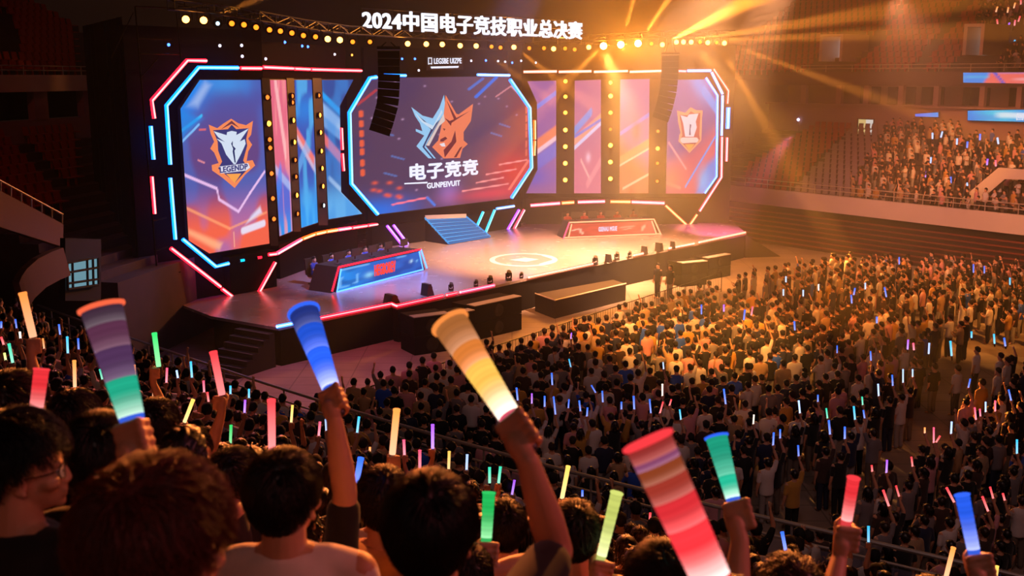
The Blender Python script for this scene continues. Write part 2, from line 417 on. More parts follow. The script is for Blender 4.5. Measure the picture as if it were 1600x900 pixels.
BLU = S(35, 135, 225); CY = S(60, 180, 240); PUR = S(88, 66, 128); MAU = S(100, 70, 100); OR = S(240, 100, 70); PK = S(235, 110, 130); ICE = S(175, 205, 240); NAV = S(45, 60, 130); ORP = S(250, 145, 110)
def art_left(u, v):
    a = Art(u, v, S(98, 68, 125)); a.grad(S(72, 84, 165), .55, 1.05); a.grad(S(190, 85, 100), .42, .22, k=.9); a.grad(S(236, 98, 72), .32, .12)
    a.noise(S(60, 110, 200), 5, 3, .5, .5); a.blob(S(30, 130, 230), .1, .9, .4, .12, .9, .5); a.blob(S(60, 150, 230), .55, .98, .3, .06, .7)
    a.poly(S(150, 175, 225), [(.1, .86), (.2, .85), (.36, .97), (.3, .99)], .9, .03); a.line(CY, (0, .72), (.24, .8), .012); a.poly(S(35, 130, 220), [(0, .83), (.24, .78), (0, .68)], .7)
    a.line(S(120, 180, 240), (0, .66), (.2, .75), .01)
    for p, q in (((0, .47), (.37, .375)), ((.37, .375), (.39, .31)), ((.39, .31), (.62, .225)), ((.62, .225), (.78, .33)), ((.78, .33), (.98, .45))): a.line(S(235, 190, 235), p, q, .012, .9)
    a.poly(S(250, 175, 130), [(.0, .16), (.4, .05), (.36, .01), (.28, .03), (.0, .13)], .8, .02); a.line(S(250, 160, 110), (0, .28), (.5, .13), .012, .7); a.line(S(250, 160, 110), (.5, .13), (.98, .2), .01, .6)
    a.line(S(255, 190, 150), (.55, .02), (.55, .1), .01, .6)
    a.line(S(225, 215, 235), (.66, .105), (.94, .135), .028, .95); a.poly(S(220, 215, 240), [(.72, .15), (.92, .2), (.9, .24), (.78, .19)], .9, .015)
    a.line(S(210, 100, 110), (.2, .72), (.28, .72), .006); a.line(S(230, 140, 150), (.16, .55), (.24, .53), .006); return a
def art_main(u, v):
    a = Art(u, v, S(84, 60, 88)); a.grad(S(104, 72, 92), .4, 1.0, du=1, dv=.2, k=.8); a.noise(S(70, 55, 95), 4, 5, .5, .45)
    a.blob(S(30, 110, 220), .12, .02, .18, .1, .95); a.blob(S(150, 110, 190), .5, .1, .06, .09, .7)
    a.blob(S(225, 60, 60), .9, .22, .16, .2, .9); a.blob(S(235, 70, 90), .75, .06, .2, .05, .7); a.blob(S(170, 60, 60), .97, .6, .12, .3, .6)
    for y, x0, x1 in ((.18, .66, .82), (.125, .58, .85), (.24, .72, .9), (.31, .8, .97)): a.line(S(255, 150, 150), (x0, y-.02), (x1, y), .008, .95)
    a.line(S(255, 120, 110), (.86, .08), (.98, .3), .011); a.line(S(255, 120, 140), (.2, .06), (.38, .085), .009); a.line(S(60, 120, 220), (.38, .085), (.42, .02), .01)
    a.line(S(45, 110, 220), (.66, .84), (.78, .99), .014); a.line(S(50, 120, 220), (.62, .9), (.7, .98), .012, .7); a.line(S(200, 130, 140), (.78, .84), (.87, .92), .007); a.line(S(220, 170, 180), (.87, .92), (.965, .8), .006)
    for y in (.35, .42, .5, .56, .63, .7, .77): a.line(S(225, 110, 95), (.967, y), (.967, y+.045), .008, .9); a.line(S(235, 95, 60), (.055, y-.05), (.055, y-.02), .014, .9)
    a.line(S(200, 60, 60), (.04, .8), (.13, .9), .01, .7)
    for x, y in ((.2, .42), (.16, .3), (.15, .6), (.8, .62), (.3, .28), (.75, .55)): a.line(S(90, 120, 190), (x, y), (x+.06, y-.03), .008, .7)
    for k in range(26):
        r = random.Random(k); a.blob(S(200, 160, 200), r.random(), r.random(), .006, .006, .8)
    for k in range(9): r = random.Random(k+50); a.blob(S(230, 90, 60), .1+.14*r.random(), .1+.14*r.random(), .014, .012, .9)
    return a
def art_p1(u, v):
    a = Art(u, v, S(225, 105, 130)); a.grad(S(90, 105, 205), .5, .3); a.grad(S(45, 145, 230), .2, .0); a.noise(S(245, 150, 150), 4, 21, .7, .5, ku=2, kv=1)
    a.line(S(250, 190, 190), (.3, 1), (.75, .55), .09, .8); a.line(S(180, 200, 245), (0, .45), (1, .3), .04, .6); a.line(S(60, 130, 230), (0, .2), (.4, .4), .1, .7); return a
def art_p2(u, v):
    a = Art(u, v, S(62, 84, 175)); a.blob(S(40, 130, 220), .5, .8, .8, .1, .8); a.grad(S(50, 150, 235), .4, .05)
    a.line(S(240, 120, 110), (0, .66), (1, .42), .045, .95); a.line(S(235, 200, 215), (0, .62), (1, .36), .03, .7); a.line(S(110, 180, 240), (0, .4), (.5, .55), .06, .6); a.noise(S(90, 190, 245), 5, 31, .6, .5); return a
def art_p3(u, v):
    a = Art(u, v, S(52, 78, 150)); a.line(S(30, 160, 240), (0, .9), (.5, .76), .03); a.line(S(30, 160, 240), (.45, .78), (1, 1.0), .03)
    a.line(ICE, (0, .8), (.75, .6), .06, .85); a.line(S(120, 170, 230), (0, .72), (.8, .52), .05, .8); a.line(S(235, 115, 110), (0, .6), (.7, .35), .05, .9); a.blob(S(230, 90, 140), .6, .4, .15, .08, .7)
    a.grad(S(95, 170, 230), .38, .1); a.line(ICE, (.1, .32), (1, .02), .025, .7); a.noise(S(60, 140, 220), 5, 41, .5, .5); return a
def art_r1(u, v):
    a = Art(u, v, S(140, 92, 160)); a.line(S(60, 120, 225), (0, .7), (1, .9), .03); a.line(S(240, 130, 95), (0, .36), (1, .56), .07, .95); a.line(S(240, 200, 215), (0, .3), (1, .5), .03, .9)
    a.line(S(90, 110, 210), (0, .2), (1, .4), .09, .8); a.blob(S(70, 80, 190), .3, .15, .5, .1, .8); a.grad(S(140, 85, 140), .12, 0, k=.6); return a
def art_r2(u, v):
    a = Art(u, v, S(165, 100, 150)); a.grad(S(205, 110, 140), .6, .2); a.line(S(70, 140, 225), (0, .55), (.6, .72), .05, .95); a.line(S(245, 155, 135), (0, .46), (1, .68), .05, .95); a.line(S(200, 200, 240), (0, .4), (1, .63), .025)
    a.line(S(100, 120, 210), (0, .5), (1, .66), .02); a.line(S(245, 190, 190), (.25, .3), (.6, .12), .02, .8); a.blob(S(235, 200, 225), .52, .32, .08, .04, .9); a.line(S(225, 140, 160), (.5, .08), (1, .3), .05, .8); return a
def art_r3(u, v):
    a = Art(u, v, S(140, 95, 160)); a.grad(S(225, 115, 85), .62, .35, du=.25); a.line(S(95, 110, 215), (0, .52), (1, .7), .025); a.line(S(240, 150, 105), (0, .28), (1, .45), .05, .9); a.line(S(250, 200, 170), (0, .24), (1, .4), .012)
    a.line(S(250, 190, 160), (.15, .04), (1, .17), .015); a.blob(S(210, 80, 80), .55, .55, .15, .1, .7); a.blob(S(130, 110, 190), .1, .85, .25, .12, .8); return a
def art_right(u, v):
    a = Art(u, v, S(110, 78, 145)); a.grad(S(88, 82, 165), .5, 1.0); a.grad(S(200, 90, 110), .35, .1, du=-.35, k=.95); a.blob(S(35, 140, 235), .62, .95, .25, .1, .95, -.5); a.line(S(40, 150, 240), (.7, .9), (1, .72), .06, .9)
    a.poly(S(35, 130, 225), [(.62, 0), (1, 0), (1, .34), (.82, .26)], .95, .05); a.blob(S(80, 180, 245), .75, .12, .12, .12, .8); a.line(S(80, 150, 240), (.4, .06), (.95, .5), .015)
    a.line(S(235, 150, 165), (.05, .45), (.4, .22), .014); a.line(S(240, 130, 130), (0, .1), (.3, .05), .02); a.blob(S(235, 110, 100), .1, .12, .2, .1, .8); return a
LW_PX = [(312, 125), (407, 125), (421, 380.5), (327, 396), (295, 376), (282, 170)]
scrL, eL = screen('led_screen', PL_LW, [LW_PX], art_left, 'near wing led screen with an orange shield crest on violet and orange art', 84, 170, strength=1.12, group='led screens of the stage')
scrM, eM = screen('led_screen', PL_MS, [[(582, 122), (795, 119), (826, 169), (830, 262), (799, 310), (590, 335), (549, 287), (546, 178)]], art_main, 'big octagonal centre led screen with the blue and orange crest', 170, 130, strength=1.12, group='led screens of the stage')
scrR, eR = screen('led_screen', PL_RP, [[(1044, 125), (1103, 124), (1121, 149), (1119, 275), (1099, 302.5), (1040.5, 302.5)]], art_right, 'far wing led screen with a small shield crest and blue corners', 72, 150, strength=1.12, group='led screens of the stage')
screen('led_banner', PL_PW, [[(422, 125), (447, 125), (457, 361), (437, 369)]], art_p1, 'pink to blue led strip panel next to the near wing screen', 18, 120, group='tall led strip panels')
screen('led_banner', PL_PW, [[(460, 125), (487, 125), (497, 347.5), (471, 356)]], art_p2, 'blue led strip panel with one coral band across its middle', 18, 120, group='tall led strip panels')
screen('led_banner', PL_PW, [[(503, 125), (552, 125), (531, 165)], [(503, 125), (531, 165), (533, 300), (513.5, 342.5)], [(533, 300), (566, 334), (513.5, 342.5)]], art_p3, 'blue and white led panel tucked against the octagon frame', 36, 120, group='tall led strip panels')
screen('led_banner', PL_RP, [[(824, 127), (869, 126), (839, 160)], [(839, 160), (869, 126), (869, 302), (840, 265)], [(840, 265), (869, 302), (822, 302)]], art_r1, 'violet led panel with an orange streak against the octagon frame on the warm side', 36, 120, group='tall led strip panels')
screen('led_banner', PL_RP, [[(898, 126), (939, 124.5), (939, 302), (897, 302)]], art_r2, 'rosy led strip panel between two columns of bright amber lamps', 30, 120, group='tall led strip panels')
screen('led_banner', PL_RP, [[(969, 124), (1015, 123.5), (1013, 302), (968, 302)]], art_r3, 'violet over orange led strip panel just past the brightest lamp column', 30, 120, group='tall led strip panels')

# emblems and lettering on the screens: flat lit shapes a finger in front of the display
def flat(pl, pxpolys, off, th=.012):
    mb = MB()
    for p in pxpolys: mb.prism([pl.at(x, y, off) for x, y in p], pl.n*-th)
    return mb
def tri_poly(mb, pts3, ext):
    """non-convex polygon safely extruded (n-gon triangulated by blender)"""
    mb.prism(pts3, ext)
def emblem_part(parent, name, pl, polys, col, off, s=1.0):
    o = flat(pl, polys, off).build(name, emit('glow_%d_%d_%d' % col, col, s), parent)
    return o
def zpx(x0, y0, sc): return lambda pts: [(x0+x/sc, y0+y/sc) for x, y in pts]
za = zpx(310, 170, 6.427)
shield = [(105, 160), (190, 195), (250, 150), (330, 100), (400, 145), (480, 165), (548, 122), (530, 260), (500, 300), (540, 360), (500, 430), (485, 525), (545, 515), (570, 570), (470, 660), (365, 795), (240, 690), (140, 620), (135, 565), (205, 545), (160, 440), (120, 400), (160, 330), (125, 250)]
shield_in = [(150, 215), (300, 205), (335, 160), (380, 205), (505, 195), (480, 300), (490, 370), (450, 520), (500, 600), (370, 740), (200, 600), (240, 530), (200, 420), (195, 330)]
em = emblem_part(scrL, 'shield_emblem', PL_LW, [za(shield)], (250, 140, 90), .085)
emblem_part(em, 'shield_field', PL_LW, [za(shield_in)], (62, 60, 120), .10)
emblem_part(em, 'winged_head', PL_LW, [za([(155, 225), (285, 265), (290, 235), (335, 222), (385, 232), (380, 265), (505, 198), (440, 290), (415, 330), (465, 305), (475, 350), (430, 450), (375, 555), (355, 555), (280, 460), (235, 350), (185, 300), (270, 335), (200, 285)])], (214, 226, 244), .115)
emblem_part(em, 'head_crack', PL_LW, [za([(345, 325), (330, 350), (350, 400), (345, 430), (365, 540), (375, 540), (362, 420), (375, 400), (345, 370)])], (45, 50, 100), .13)
emblem_part(em, 'chevron', PL_LW, [za([(230, 205), (335, 120), (410, 190), (335, 150)])], (120, 60, 70), .115)
emblem_part(em, 'banner', PL_LW, [za([(212, 580), (500, 545), (520, 590), (480, 620), (225, 650)])], (222, 222, 240), .13)
emblem_part(em, 'tip_gem', PL_LW, [za([(280, 655), (430, 650), (365, 745)])], (252, 165, 80), .115)
zb = zpx(1040, 150, 8.18)
em2 = emblem_part(scrR, 'shield_emblem', PL_RP, [zb([(145, 185), (250, 215), (320, 145), (390, 180), (475, 185), (465, 300), (460, 520), (455, 570), (305, 730), (165, 580), (175, 500), (190, 470), (160, 330)])], (250, 165, 130), .085)
emblem_part(em2, 'shield_field', PL_RP, [zb([(180, 240), (280, 250), (320, 195), (380, 225), (445, 215), (430, 500), (440, 550), (305, 700), (185, 570), (215, 500), (200, 380)])], (190, 85, 90), .10)
emblem_part(em2, 'winged_head', PL_RP, [zb([(190, 245), (275, 270), (300, 235), (420, 225), (385, 330), (400, 400), (360, 520), (250, 520), (225, 350)])], (235, 215, 232), .115)
emblem_part(em2, 'head_crack', PL_RP, [zb([(310, 355), (330, 370), (318, 420), (322, 500), (300, 500), (306, 420)])], (70, 60, 110), .13)
emblem_part(em2, 'banner', PL_RP, [zb([(190, 545), (215, 530), (400, 530), (425, 560), (400, 595), (220, 605), (190, 580)])], (240, 205, 205), .13)
emblem_part(em2, 'tip_gem', PL_RP, [zb([(245, 618), (370, 615), (305, 700)])], (252, 170, 90), .115)
zc = zpx(630, 140, 5.293)
em3 = emblem_part(scrM, 'crest_left_half', PL_MS, [zc([(68, 145), (160, 215), (245, 238), (300, 150), (338, 45), (345, 110), (335, 200), (290, 270), (240, 360), (185, 465), (270, 570), (210, 568), (110, 468), (175, 380), (105, 345), (105, 325), (160, 345), (140, 280), (100, 220)])], (150, 205, 245), .085)
emblem_part(em3, 'inner_face', PL_MS, [zc([(90, 180), (170, 262), (250, 300), (320, 165), (325, 190), (240, 330), (150, 265)])], (205, 225, 245), .10)
emblem_part(em3, 'inner_stroke', PL_MS, [zc([(335, 200), (345, 260), (300, 300), (215, 465), (190, 462)])], (225, 205, 200), .10)
emblem_part(em3, 'ink_line', PL_MS, [zc([(95, 190), (240, 310), (300, 250), (200, 420), (175, 475), (255, 570), (240, 570), (160, 475), (230, 330)])], (50, 55, 105), .095)
em4 = emblem_part(scrM, 'crest_right_half', PL_MS, [zc([(352, 45), (440, 200), (460, 205), (578, 118), (560, 260), (500, 350), (500, 420), (535, 450), (490, 490), (470, 565), (335, 570), (240, 475), (290, 420), (335, 220)])], (245, 130, 90), .085)
emblem_part(em4, 'ink_line', PL_MS, [zc([(360, 90), (440, 235), (545, 180), (400, 275), (395, 300), (345, 235), (385, 260), (420, 245)]), zc([(330, 320), (350, 325), (340, 340)]), zc([(310, 410), (350, 390), (365, 405), (330, 430), (305, 430)]), zc([(430, 340), (440, 430), (345, 560), (335, 500), (400, 430)]), zc([(490, 470), (440, 560), (420, 560), (470, 480)])], (120, 45, 50), .10)
emblem_part(em4, 'glint', PL_MS, [zc([(300, 450), (340, 440), (350, 470), (320, 470)])], (235, 225, 235), .10)

# CJK lettering from Blender's built-in font
def text_mesh(body, pl_u, pl_v, origin, width, height, depth_vec, bold=.02, mat=None, name='lettering', parent=None, shear=0.0):
    cu = bpy.data.curves.new('t', 'FONT'); cu.body = body; cu.size = 1; cu.resolution_u = 3; cu.space_character = 1.0+bold*1.8
    ob = bpy.data.objects.new('t', cu); COL.objects.link(ob); dg = bpy.context.evaluated_depsgraph_get(); dg.update()
    me = bpy.data.meshes.new_from_object(ob.evaluated_get(dg)); bpy.data.objects.remove(ob)
    vs = np.array([v.co[:] for v in me.vertices]); x0, y0 = vs[:, 0].min(), vs[:, 1].min(); sx = width/(vs[:, 0].max()-x0+2*bold); sy = height/(vs[:, 1].max()-y0+2*bold)
    allv = []; allf = []; nrm = depth_vec.normalized(); dl = depth_vec.length; shifts = [(0, 0)]+([(bold*math.cos(q*PI/4), bold*math.sin(q*PI/4)) for q in range(8)] if bold > .012 else [])
    for n_, (dx, dy) in enumerate(shifts):
        bm = bmesh.new(); bm.from_mesh(me)
        for v in bm.verts:
            X = (v.co.x-x0+bold+dx)*sx; Y = (v.co.y-y0+bold+dy)*sy; v.co = origin + pl_u*(X+shear*Y) + pl_v*Y
        bmesh.ops.remove_doubles(bm, verts=bm.verts, dist=.0003)
        ex = bmesh.ops.extrude_face_region(bm, geom=bm.faces[:])
        bmesh.ops.translate(bm, vec=depth_vec + nrm*(.0006*n_), verts=[g for g in ex['geom'] if isinstance(g, bmesh.types.BMVert)])
        bm.verts.index_update(); b_ = len(allv); allv += [v.co[:] for v in bm.verts]; allf += [[b_+v.index for v in f.verts] for f in bm.faces]; bm.free()
    me2 = bpy.data.meshes.new(name); me2.from_pydata(allv, [], allf); me2.update(); bpy.data.meshes.remove(me)
    me2.materials.append(mat); o = bpy.data.objects.new(name, me2); COL.objects.link(o)
    if parent is not None: o.parent = parent; o.matrix_parent_inverse = Matrix.Translation(-parent.location)
    return o
ZV = Vector((0, 0, 1))
def text_on(pl, body, px0, px1, ytop0, off, mat, parent, bold=.03, shear=0.0, name='lettering'):
    a = pl.at(*px0, off); b = pl.at(*px1, off); t = pl.at(px0[0], ytop0, off); v = b-a
    return text_mesh(body, v.normalized(), ZV, a, v.length, t.z-a.z, pl.n*.02, bold, mat, name, parent, shear)
m_letter = emit('letter_white', (235, 238, 255), 1.15)
text_on(PL_MS, '电子竞竞', (640, 283), (747, 273), 256, .11, m_letter, scrM, .035, name='large_lettering')
text_on(PL_MS, 'GUNPEIVUIT', (667, 295), (719, 290), 286, .11, m_letter, scrM, .03, name='small_lettering')
o = flat(PL_MS, [[(632, 286), (668, 284), (668, 286.5), (632, 288)]], .11).build('underline', m_letter, scrM)
text_on(PL_LW, 'LEGENDP', (343.5, 270.5), (387, 264.5), 261, .145, emit('letter_navy', (70, 70, 130), 1.0), em, .03, name='banner_lettering')
# header logo line above the centre screen
hl = empty('header_sign', PL_MS.at(694, 107, .1), 'small white sponsor style sign hung above the octagonal screen', 'sign')
text_on(PL_MS, '囗 LEGSBE UIZPE', (669, 101), (721, 100), 90, .1, m_letter, hl, .02)
flat(PL_MS, [[(673, 104), (717, 103), (716, 106), (674, 107)]], .1).build('underline', m_letter, hl)
flat(PL_MS, [[(667, 88), (724, 87), (724, 109), (667, 110)]], .07, .04).build('backing', m_black, hl)
# ================================================================== NEON TUBES
def npl(pl, pxs, col, label, off=.18, r=.055): return neon([pl.at(x, y, off) for x, y in pxs], col, label, r, n=pl.n)
L, M, R, Q = PL_LW, PL_MS, PL_RP, PL_PW
npl(L, [(322, 95), (292, 94.5), (237, 157), (241, 185)], 'red', 'red bent neon tube outlining the outer upper corner of near wing')
npl(L, [(372, 106), (310, 105.5), (260, 165), (266, 257)], 'blue', 'blue bent neon tube hugging the upper corner of the near wing screen')
npl(L, [(235.5, 197), (240, 249)], 'blue', 'short blue neon tube standing outside the near wing screen')
npl(L, [(237, 276), (241.5, 334)], 'red', 'short red neon tube standing outside the near wing screen')
npl(L, [(266, 278), (274, 374)], 'blue', 'long upright blue neon tube beside the lower near wing screen')
npl(L, [(285.5, 374), (337, 416.5), (357, 411.5)], 'blue', 'blue hooked neon tube under the lower corner of the near wing screen')
npl(L, [(267, 388), (344, 448)], 'red', 'long red slanting neon tube under the near wing')
npl(L, [(347, 451.5), (366, 466)], 'red', 'short red neon tube at the bottom end of the long slanting one')
npl(L, [(430, 410), (402, 461)], 'red', 'red slanting neon tube leaning the other way at the foot of the near wing', .3)
npl(L, [(376.5, 106.5), (408, 106.8)], 'red', 'short red neon tube at the start of the red line over the near panels')
npl(Q, [(411, 105), (457, 107)], 'red', 'red neon tube over the pink led panel')
npl(Q, [(460, 107.3), (483, 108.3)], 'red', 'red neon tube over the plain blue led panel', )
npl(Q, [(486, 108.5), (564, 110.5)], 'red', 'long red neon tube over the panel beside the octagon')
# octagon frame
npl(M, [(588, 120.5), (578, 122), (546, 176), (549, 287), (590, 334.5)], 'blue', 'blue neon tube around the whole near side of the octagon', .2, .075)
npl(M, [(600, 117.5), (634, 118)], 'blue', 'short blue neon tube on top of the octagon behind the hanging speakers', .2)
npl(M, [(746, 116.8), (796, 117.8)], 'ice', 'pale blue neon tube on the far top edge of the octagon', .2)
npl(M, [(797, 124.5), (827.5, 168.5), (830.5, 262), (799.5, 309)], 'blue', 'blue neon tube tracing the whole far side of the octagon', .2, .075)
npl(M, [(533.5, 200), (535, 234)], 'red', 'short red neon tube outside the near edge of the octagon, upper one', .12)
npl(M, [(535, 240), (537, 267)], 'red', 'short red neon tube outside the near edge of the octagon, lower one', .12)
npl(M, [(835.2, 188), (835.5, 218)], 'orange', 'short orange neon tube outside the far edge of the octagon, upper one', .12)
npl(M, [(835.4, 220), (834.5, 243)], 'orange', 'short orange neon tube outside the far edge of the octagon, lower one', .12)
# top line of the far side
for i, (a, b) in enumerate(((818, 870), (873, 924), (928, 981), (984, 1036))):
    npl(R, [(a, 112.3-.0*i), (b, 111.6-.3*i)], 'white', f'{ORD[i]} of four pale neon tubes over the warm side panels, counted from the octagon')
npl(R, [(1060, 111), (1072, 111.4)], 'pink', 'tiny pink neon tube just past the far hanging speaker array')
npl(R, [(1074, 110.6), (1111, 110.4)], 'ice', 'pale blue neon tube along the top of the far wing')
npl(R, [(1112, 113), (1129, 147)], 'ice', 'pale blue neon tube down the cut corner of the far wing', )
npl(R, [(1115, 108), (1138, 142), (1136.5, 162)], 'red', 'red bent neon tube around the outer corner of the far wing')
npl(R, [(1103, 121.5), (1121, 149), (1119.5, 276), (1101, 302)], 'blue', 'blue neon tube tracing the edge of the far wing screen', .14, .05)
npl(R, [(1129, 149), (1127.5, 212)], 'ice', 'upright pale blue neon tube beside the far wing screen')
npl(R, [(1138, 168), (1136.8, 201)], 'blue', 'short thick blue neon tube outermost on the far wing', .18, .085)
npl(R, [(1136, 215), (1135, 252)], 'pink', 'short pink neon tube outermost on the far wing')
npl(R, [(1128, 214), (1127, 277), (1093, 330)], 'pink', 'long pink neon tube running down the far wing and bending in')
npl(R, [(1089, 335), (1078, 351)], 'orange', 'short orange neon tube closing the point under the far wing')
npl(R, [(1040, 321), (1073, 351.5)], 'orange', 'slanting orange neon tube on the inner side of the point under far wing')
# lower lines on the plinth
def plseg(pl, pts, cols, lab, off=.42):
    for i, (a, b, c) in enumerate(pts): npl(pl, [a, b], c, lab[i], off, .06)
plseg(Q, [((433, 396), (470, 374.5), 'pink'), ((473, 373), (490, 366.5), 'orange'), ((493, 365.5), (507, 362.5), 'orange'), ((510, 361.8), (526, 359.4), 'orange'), ((528, 359), (547, 356.3), 'pink'), ((550, 356), (572, 352.8), 'red'), ((575, 352.4), (597, 349.2), 'red')], None,
      ['pink neon tube climbing from the near wing along the plinth', 'first orange neon tube above the orange glow on the near plinth', 'second orange neon tube above the orange glow on the near plinth', 'third orange neon tube above the orange glow on the near plinth', 'pink neon tube after the three orange ones on the near plinth', 'red neon tube second from the end of the near plinth line', 'red neon tube at the very end of the near plinth line'])
npl(L, [(420, 397.8), (431, 396.5)], 'red', 'tiny red neon tube where the near wing meets the plinth line', .4)
for (x, y, c, w) in ((378, 407, 'cyan', 'small cyan pilot lamp'), (405, 402.5, 'red', 'small red pilot lamp')):
    mb = MB(); p = L.at(x, y, .2); mb.tube([p-L.d*.12, p+L.d*.12], .06, 8); mb.tube([p-L.d*.14, p-L.d*.12], .075, 8, 1)
    tag(mb.build('pilot_lamp', [neon_mat(c), m_black], loc=p), w+' under the near wing screen', 'lamp')
for i, (a, b) in enumerate((((829, 321), (875, 317.5)), ((878, 317.2), (897, 316)), ((903, 315.8), (945, 314.6)), ((954, 315), (985, 315.3)), ((987, 315.5), (1038, 317.4)))):
    npl(R, [a, b], 'orange' if i % 2 else 'pink', f'{ORD[i]} of five glowing neon tubes under the warm side panels, from the octagon', .4, .07)
# slanted tubes on the base of the octagon
BASE = Plane(PL_MS.pt(0, 0, .3), PL_MS.pt(5, 0, .3))
npl(M, [(605, 353), (627, 381)], 'purple', 'pinkish purple slanting neon tube next to the stairs on the desk side', .34); npl(M, [(615, 352), (637, 381)], 'purple', 'deeper purple slanting neon tube nearest the stairs on the desk side', .34)
npl(M, [(755, 331), (744.5, 355)], 'cyan', 'short pale cyan slanting tube just past the blue stairs', .34); npl(M, [(773, 328), (758, 365)], 'cyan', 'long cyan slanting tube past the blue stairs', .34)
npl(M, [(776, 326), (803, 322)], 'ice', 'short level pale tube under the far corner of the octagon', .34)
npl(M, [(811, 328), (790, 365)], 'purple', 'violet slanting tube in front of the warm side plinth', .34); npl(M, [(819, 328), (800, 364)], 'pink', 'pink slanting tube in front of the warm side plinth', .34)

# ================================================================== LAMP COLUMNS
m_lens_o = emit('lens_orange', (255, 140, 40), 10.0); m_lens_d = emit('lens_dim', (255, 120, 40), 2.2); m_lens_w = emit('lens_pale', (200, 240, 255), 3.0); m_lens_a = emit('lens_amber', (255, 135, 35), 22.0)
def lamp_column(pl, x0, x1, y0, y1, lamps, label, off=.1):
    """x0,x1 at top y0 and bottom y1 : (xt,xb) pairs"""
    a, b, c, d = pl.at(x0[0], y0, off), pl.at(x1[0], y0, off), pl.at(x1[1], y1, off), pl.at(x0[1], y1, off)
    base = (c+d)/2; root = empty('lamp_bar', base, label, 'lamp bar', 'black lamp columns between the led panels')
    mb = MB(); mb.prism([d, c, b, a], pl.n*-.2); mb.build('column_frame', m_black, root)
    for y, kind in lamps:
        t = (y-y0)/(y1-y0); x = (x0[0]+x1[0])/2*(1-t)+(x0[1]+x1[1])/2*t; p = pl.at(x, y, off)
        Mx = Matrix.Translation(p) @ pl.n.to_track_quat('Z', 'Y').to_matrix().to_4x4()
        lm = MB(); lm.lathe([(.13, 0), (.16, .05), (.17, .12), (.15, .12), (.13, .09)], Mx, 14, 0, cap=False)
        hb = lm.build('lamp', m_metal, root)
        rr = {'a': .14, 'o': .12, 'd': .1, 'w': .11}[kind]
        le = MB(); le.lathe([(rr, .06), (rr*.8, .1), (rr*.3, .12)], Mx, 12)
        le.build('lens', {'a': m_lens_a, 'o': m_lens_o, 'd': m_lens_d, 'w': m_lens_w}[kind], hb)
lamp_column(L, (409, 423), (421, 435), 122, 384, [(152, 'd'), (193, 'o'), (218, 'd'), (231, 'd'), (271, 'd'), (310, 'd'), (342, 'd')], 'dim lamp column between the near wing screen and the pink panel', .12)
lamp_column(Q, (448, 458.5), (459, 470), 122, 362, [(150, 'd'), (160, 'd'), (188, 'o'), (222, 'o'), (250, 'd'), (276, 'd'), (305, 'o'), (334, 'd')], 'lamp column between the pink panel and the blue panel')
lamp_column(Q, (488.5, 498), (502, 512.5), 122, 352, [(149, 'd'), (180, 'o'), (207, 'o'), (236, 'o'), (263, 'o'), (291, 'o'), (321, 'w')], 'lamp column between the blue panel and the panel by the octagon')
lamp_column(R, (870, 870), (897, 896), 124, 303, [(127, 'o'), (151, 'o'), (176, 'o'), (203, 'a'), (229, 'a'), (255, 'a'), (281, 'a')], 'amber lamp column between the violet panel and the rosy panel')
lamp_column(R, (940, 940), (968, 967), 124, 303, [(129, 'o'), (150, 'a'), (176, 'o'), (202, 'd'), (227, 'a'), (253, 'a'), (279, 'a')], 'brightest amber lamp column past the rosy panel')
lamp_column(R, (1016, 1014), (1042, 1039), 124, 303, [(205, 'd'), (232, 'o'), (255, 'd'), (283, 'd')], 'dim lamp column behind the far hanging speaker array')

# ================================================================== OVERHEAD TRUSS WITH LAMPS
TZ = 13.15
def truss_y(x):
    X = [268, 400, 500, 560, 640, 740, 830, 1146]; Y = [41.3, 44.5, 49.5, 53.5, 58.0, 61.5, 63.0, 65.5]; return float(np.interp(x, X, Y))
lamps_px = [(290, 29.5, 'a'), (318, 31, 'a'), (340, 36, 'w'), (362, 36, 'o'), (381, 38, 'o'), (400, 42, 'o'), (421, 46, 'o'), (438, 48, 'o'), (456, 51, 'o'), (474, 55, 'o'), (493, 57, 'o'), (512, 60.5, 'a'), (531, 62, 'a'), (551, 65, 'o'), (578, 65, 'o'),
            (637, 68, 'a'), (666, 68.5, 'a'), (691, 69, 'a'), (719, 71, 'a'), (744, 71.5, 'a'), (768, 72.5, 'o'), (782, 74, 'o'), (803, 73.5, 'a'), (827, 75, 'o'), (850, 75, 'o'), (865, 76, 'a'), (883, 75.5, 'o'), (898, 77, 'o'),
            (920, 73.5, 'a'), (943, 71.5, 'b'), (970, 69.5, 'b'), (997, 67.5, 'b'), (1018, 68, 'o'), (1035, 69.5, 'a'), (1057, 65.5, 'a'), (1068, 65.3, 'a'), (1080, 65.5, 'a'), (1094, 65.5, 'o'), (1106, 66.3, 'a'), (1120, 66.3, 'o'), (1132, 67, 'a')]
tp = [aty(px, py-1.5, truss_y(px))+Vector((0, 0, .44)) for px, py in ((268, 27), (330, 33), (400, 44), (470, 55), (540, 63), (640, 68), (740, 71.5), (830, 74), (920, 73), (1000, 68.5), (1070, 65.5), (1146, 66))]
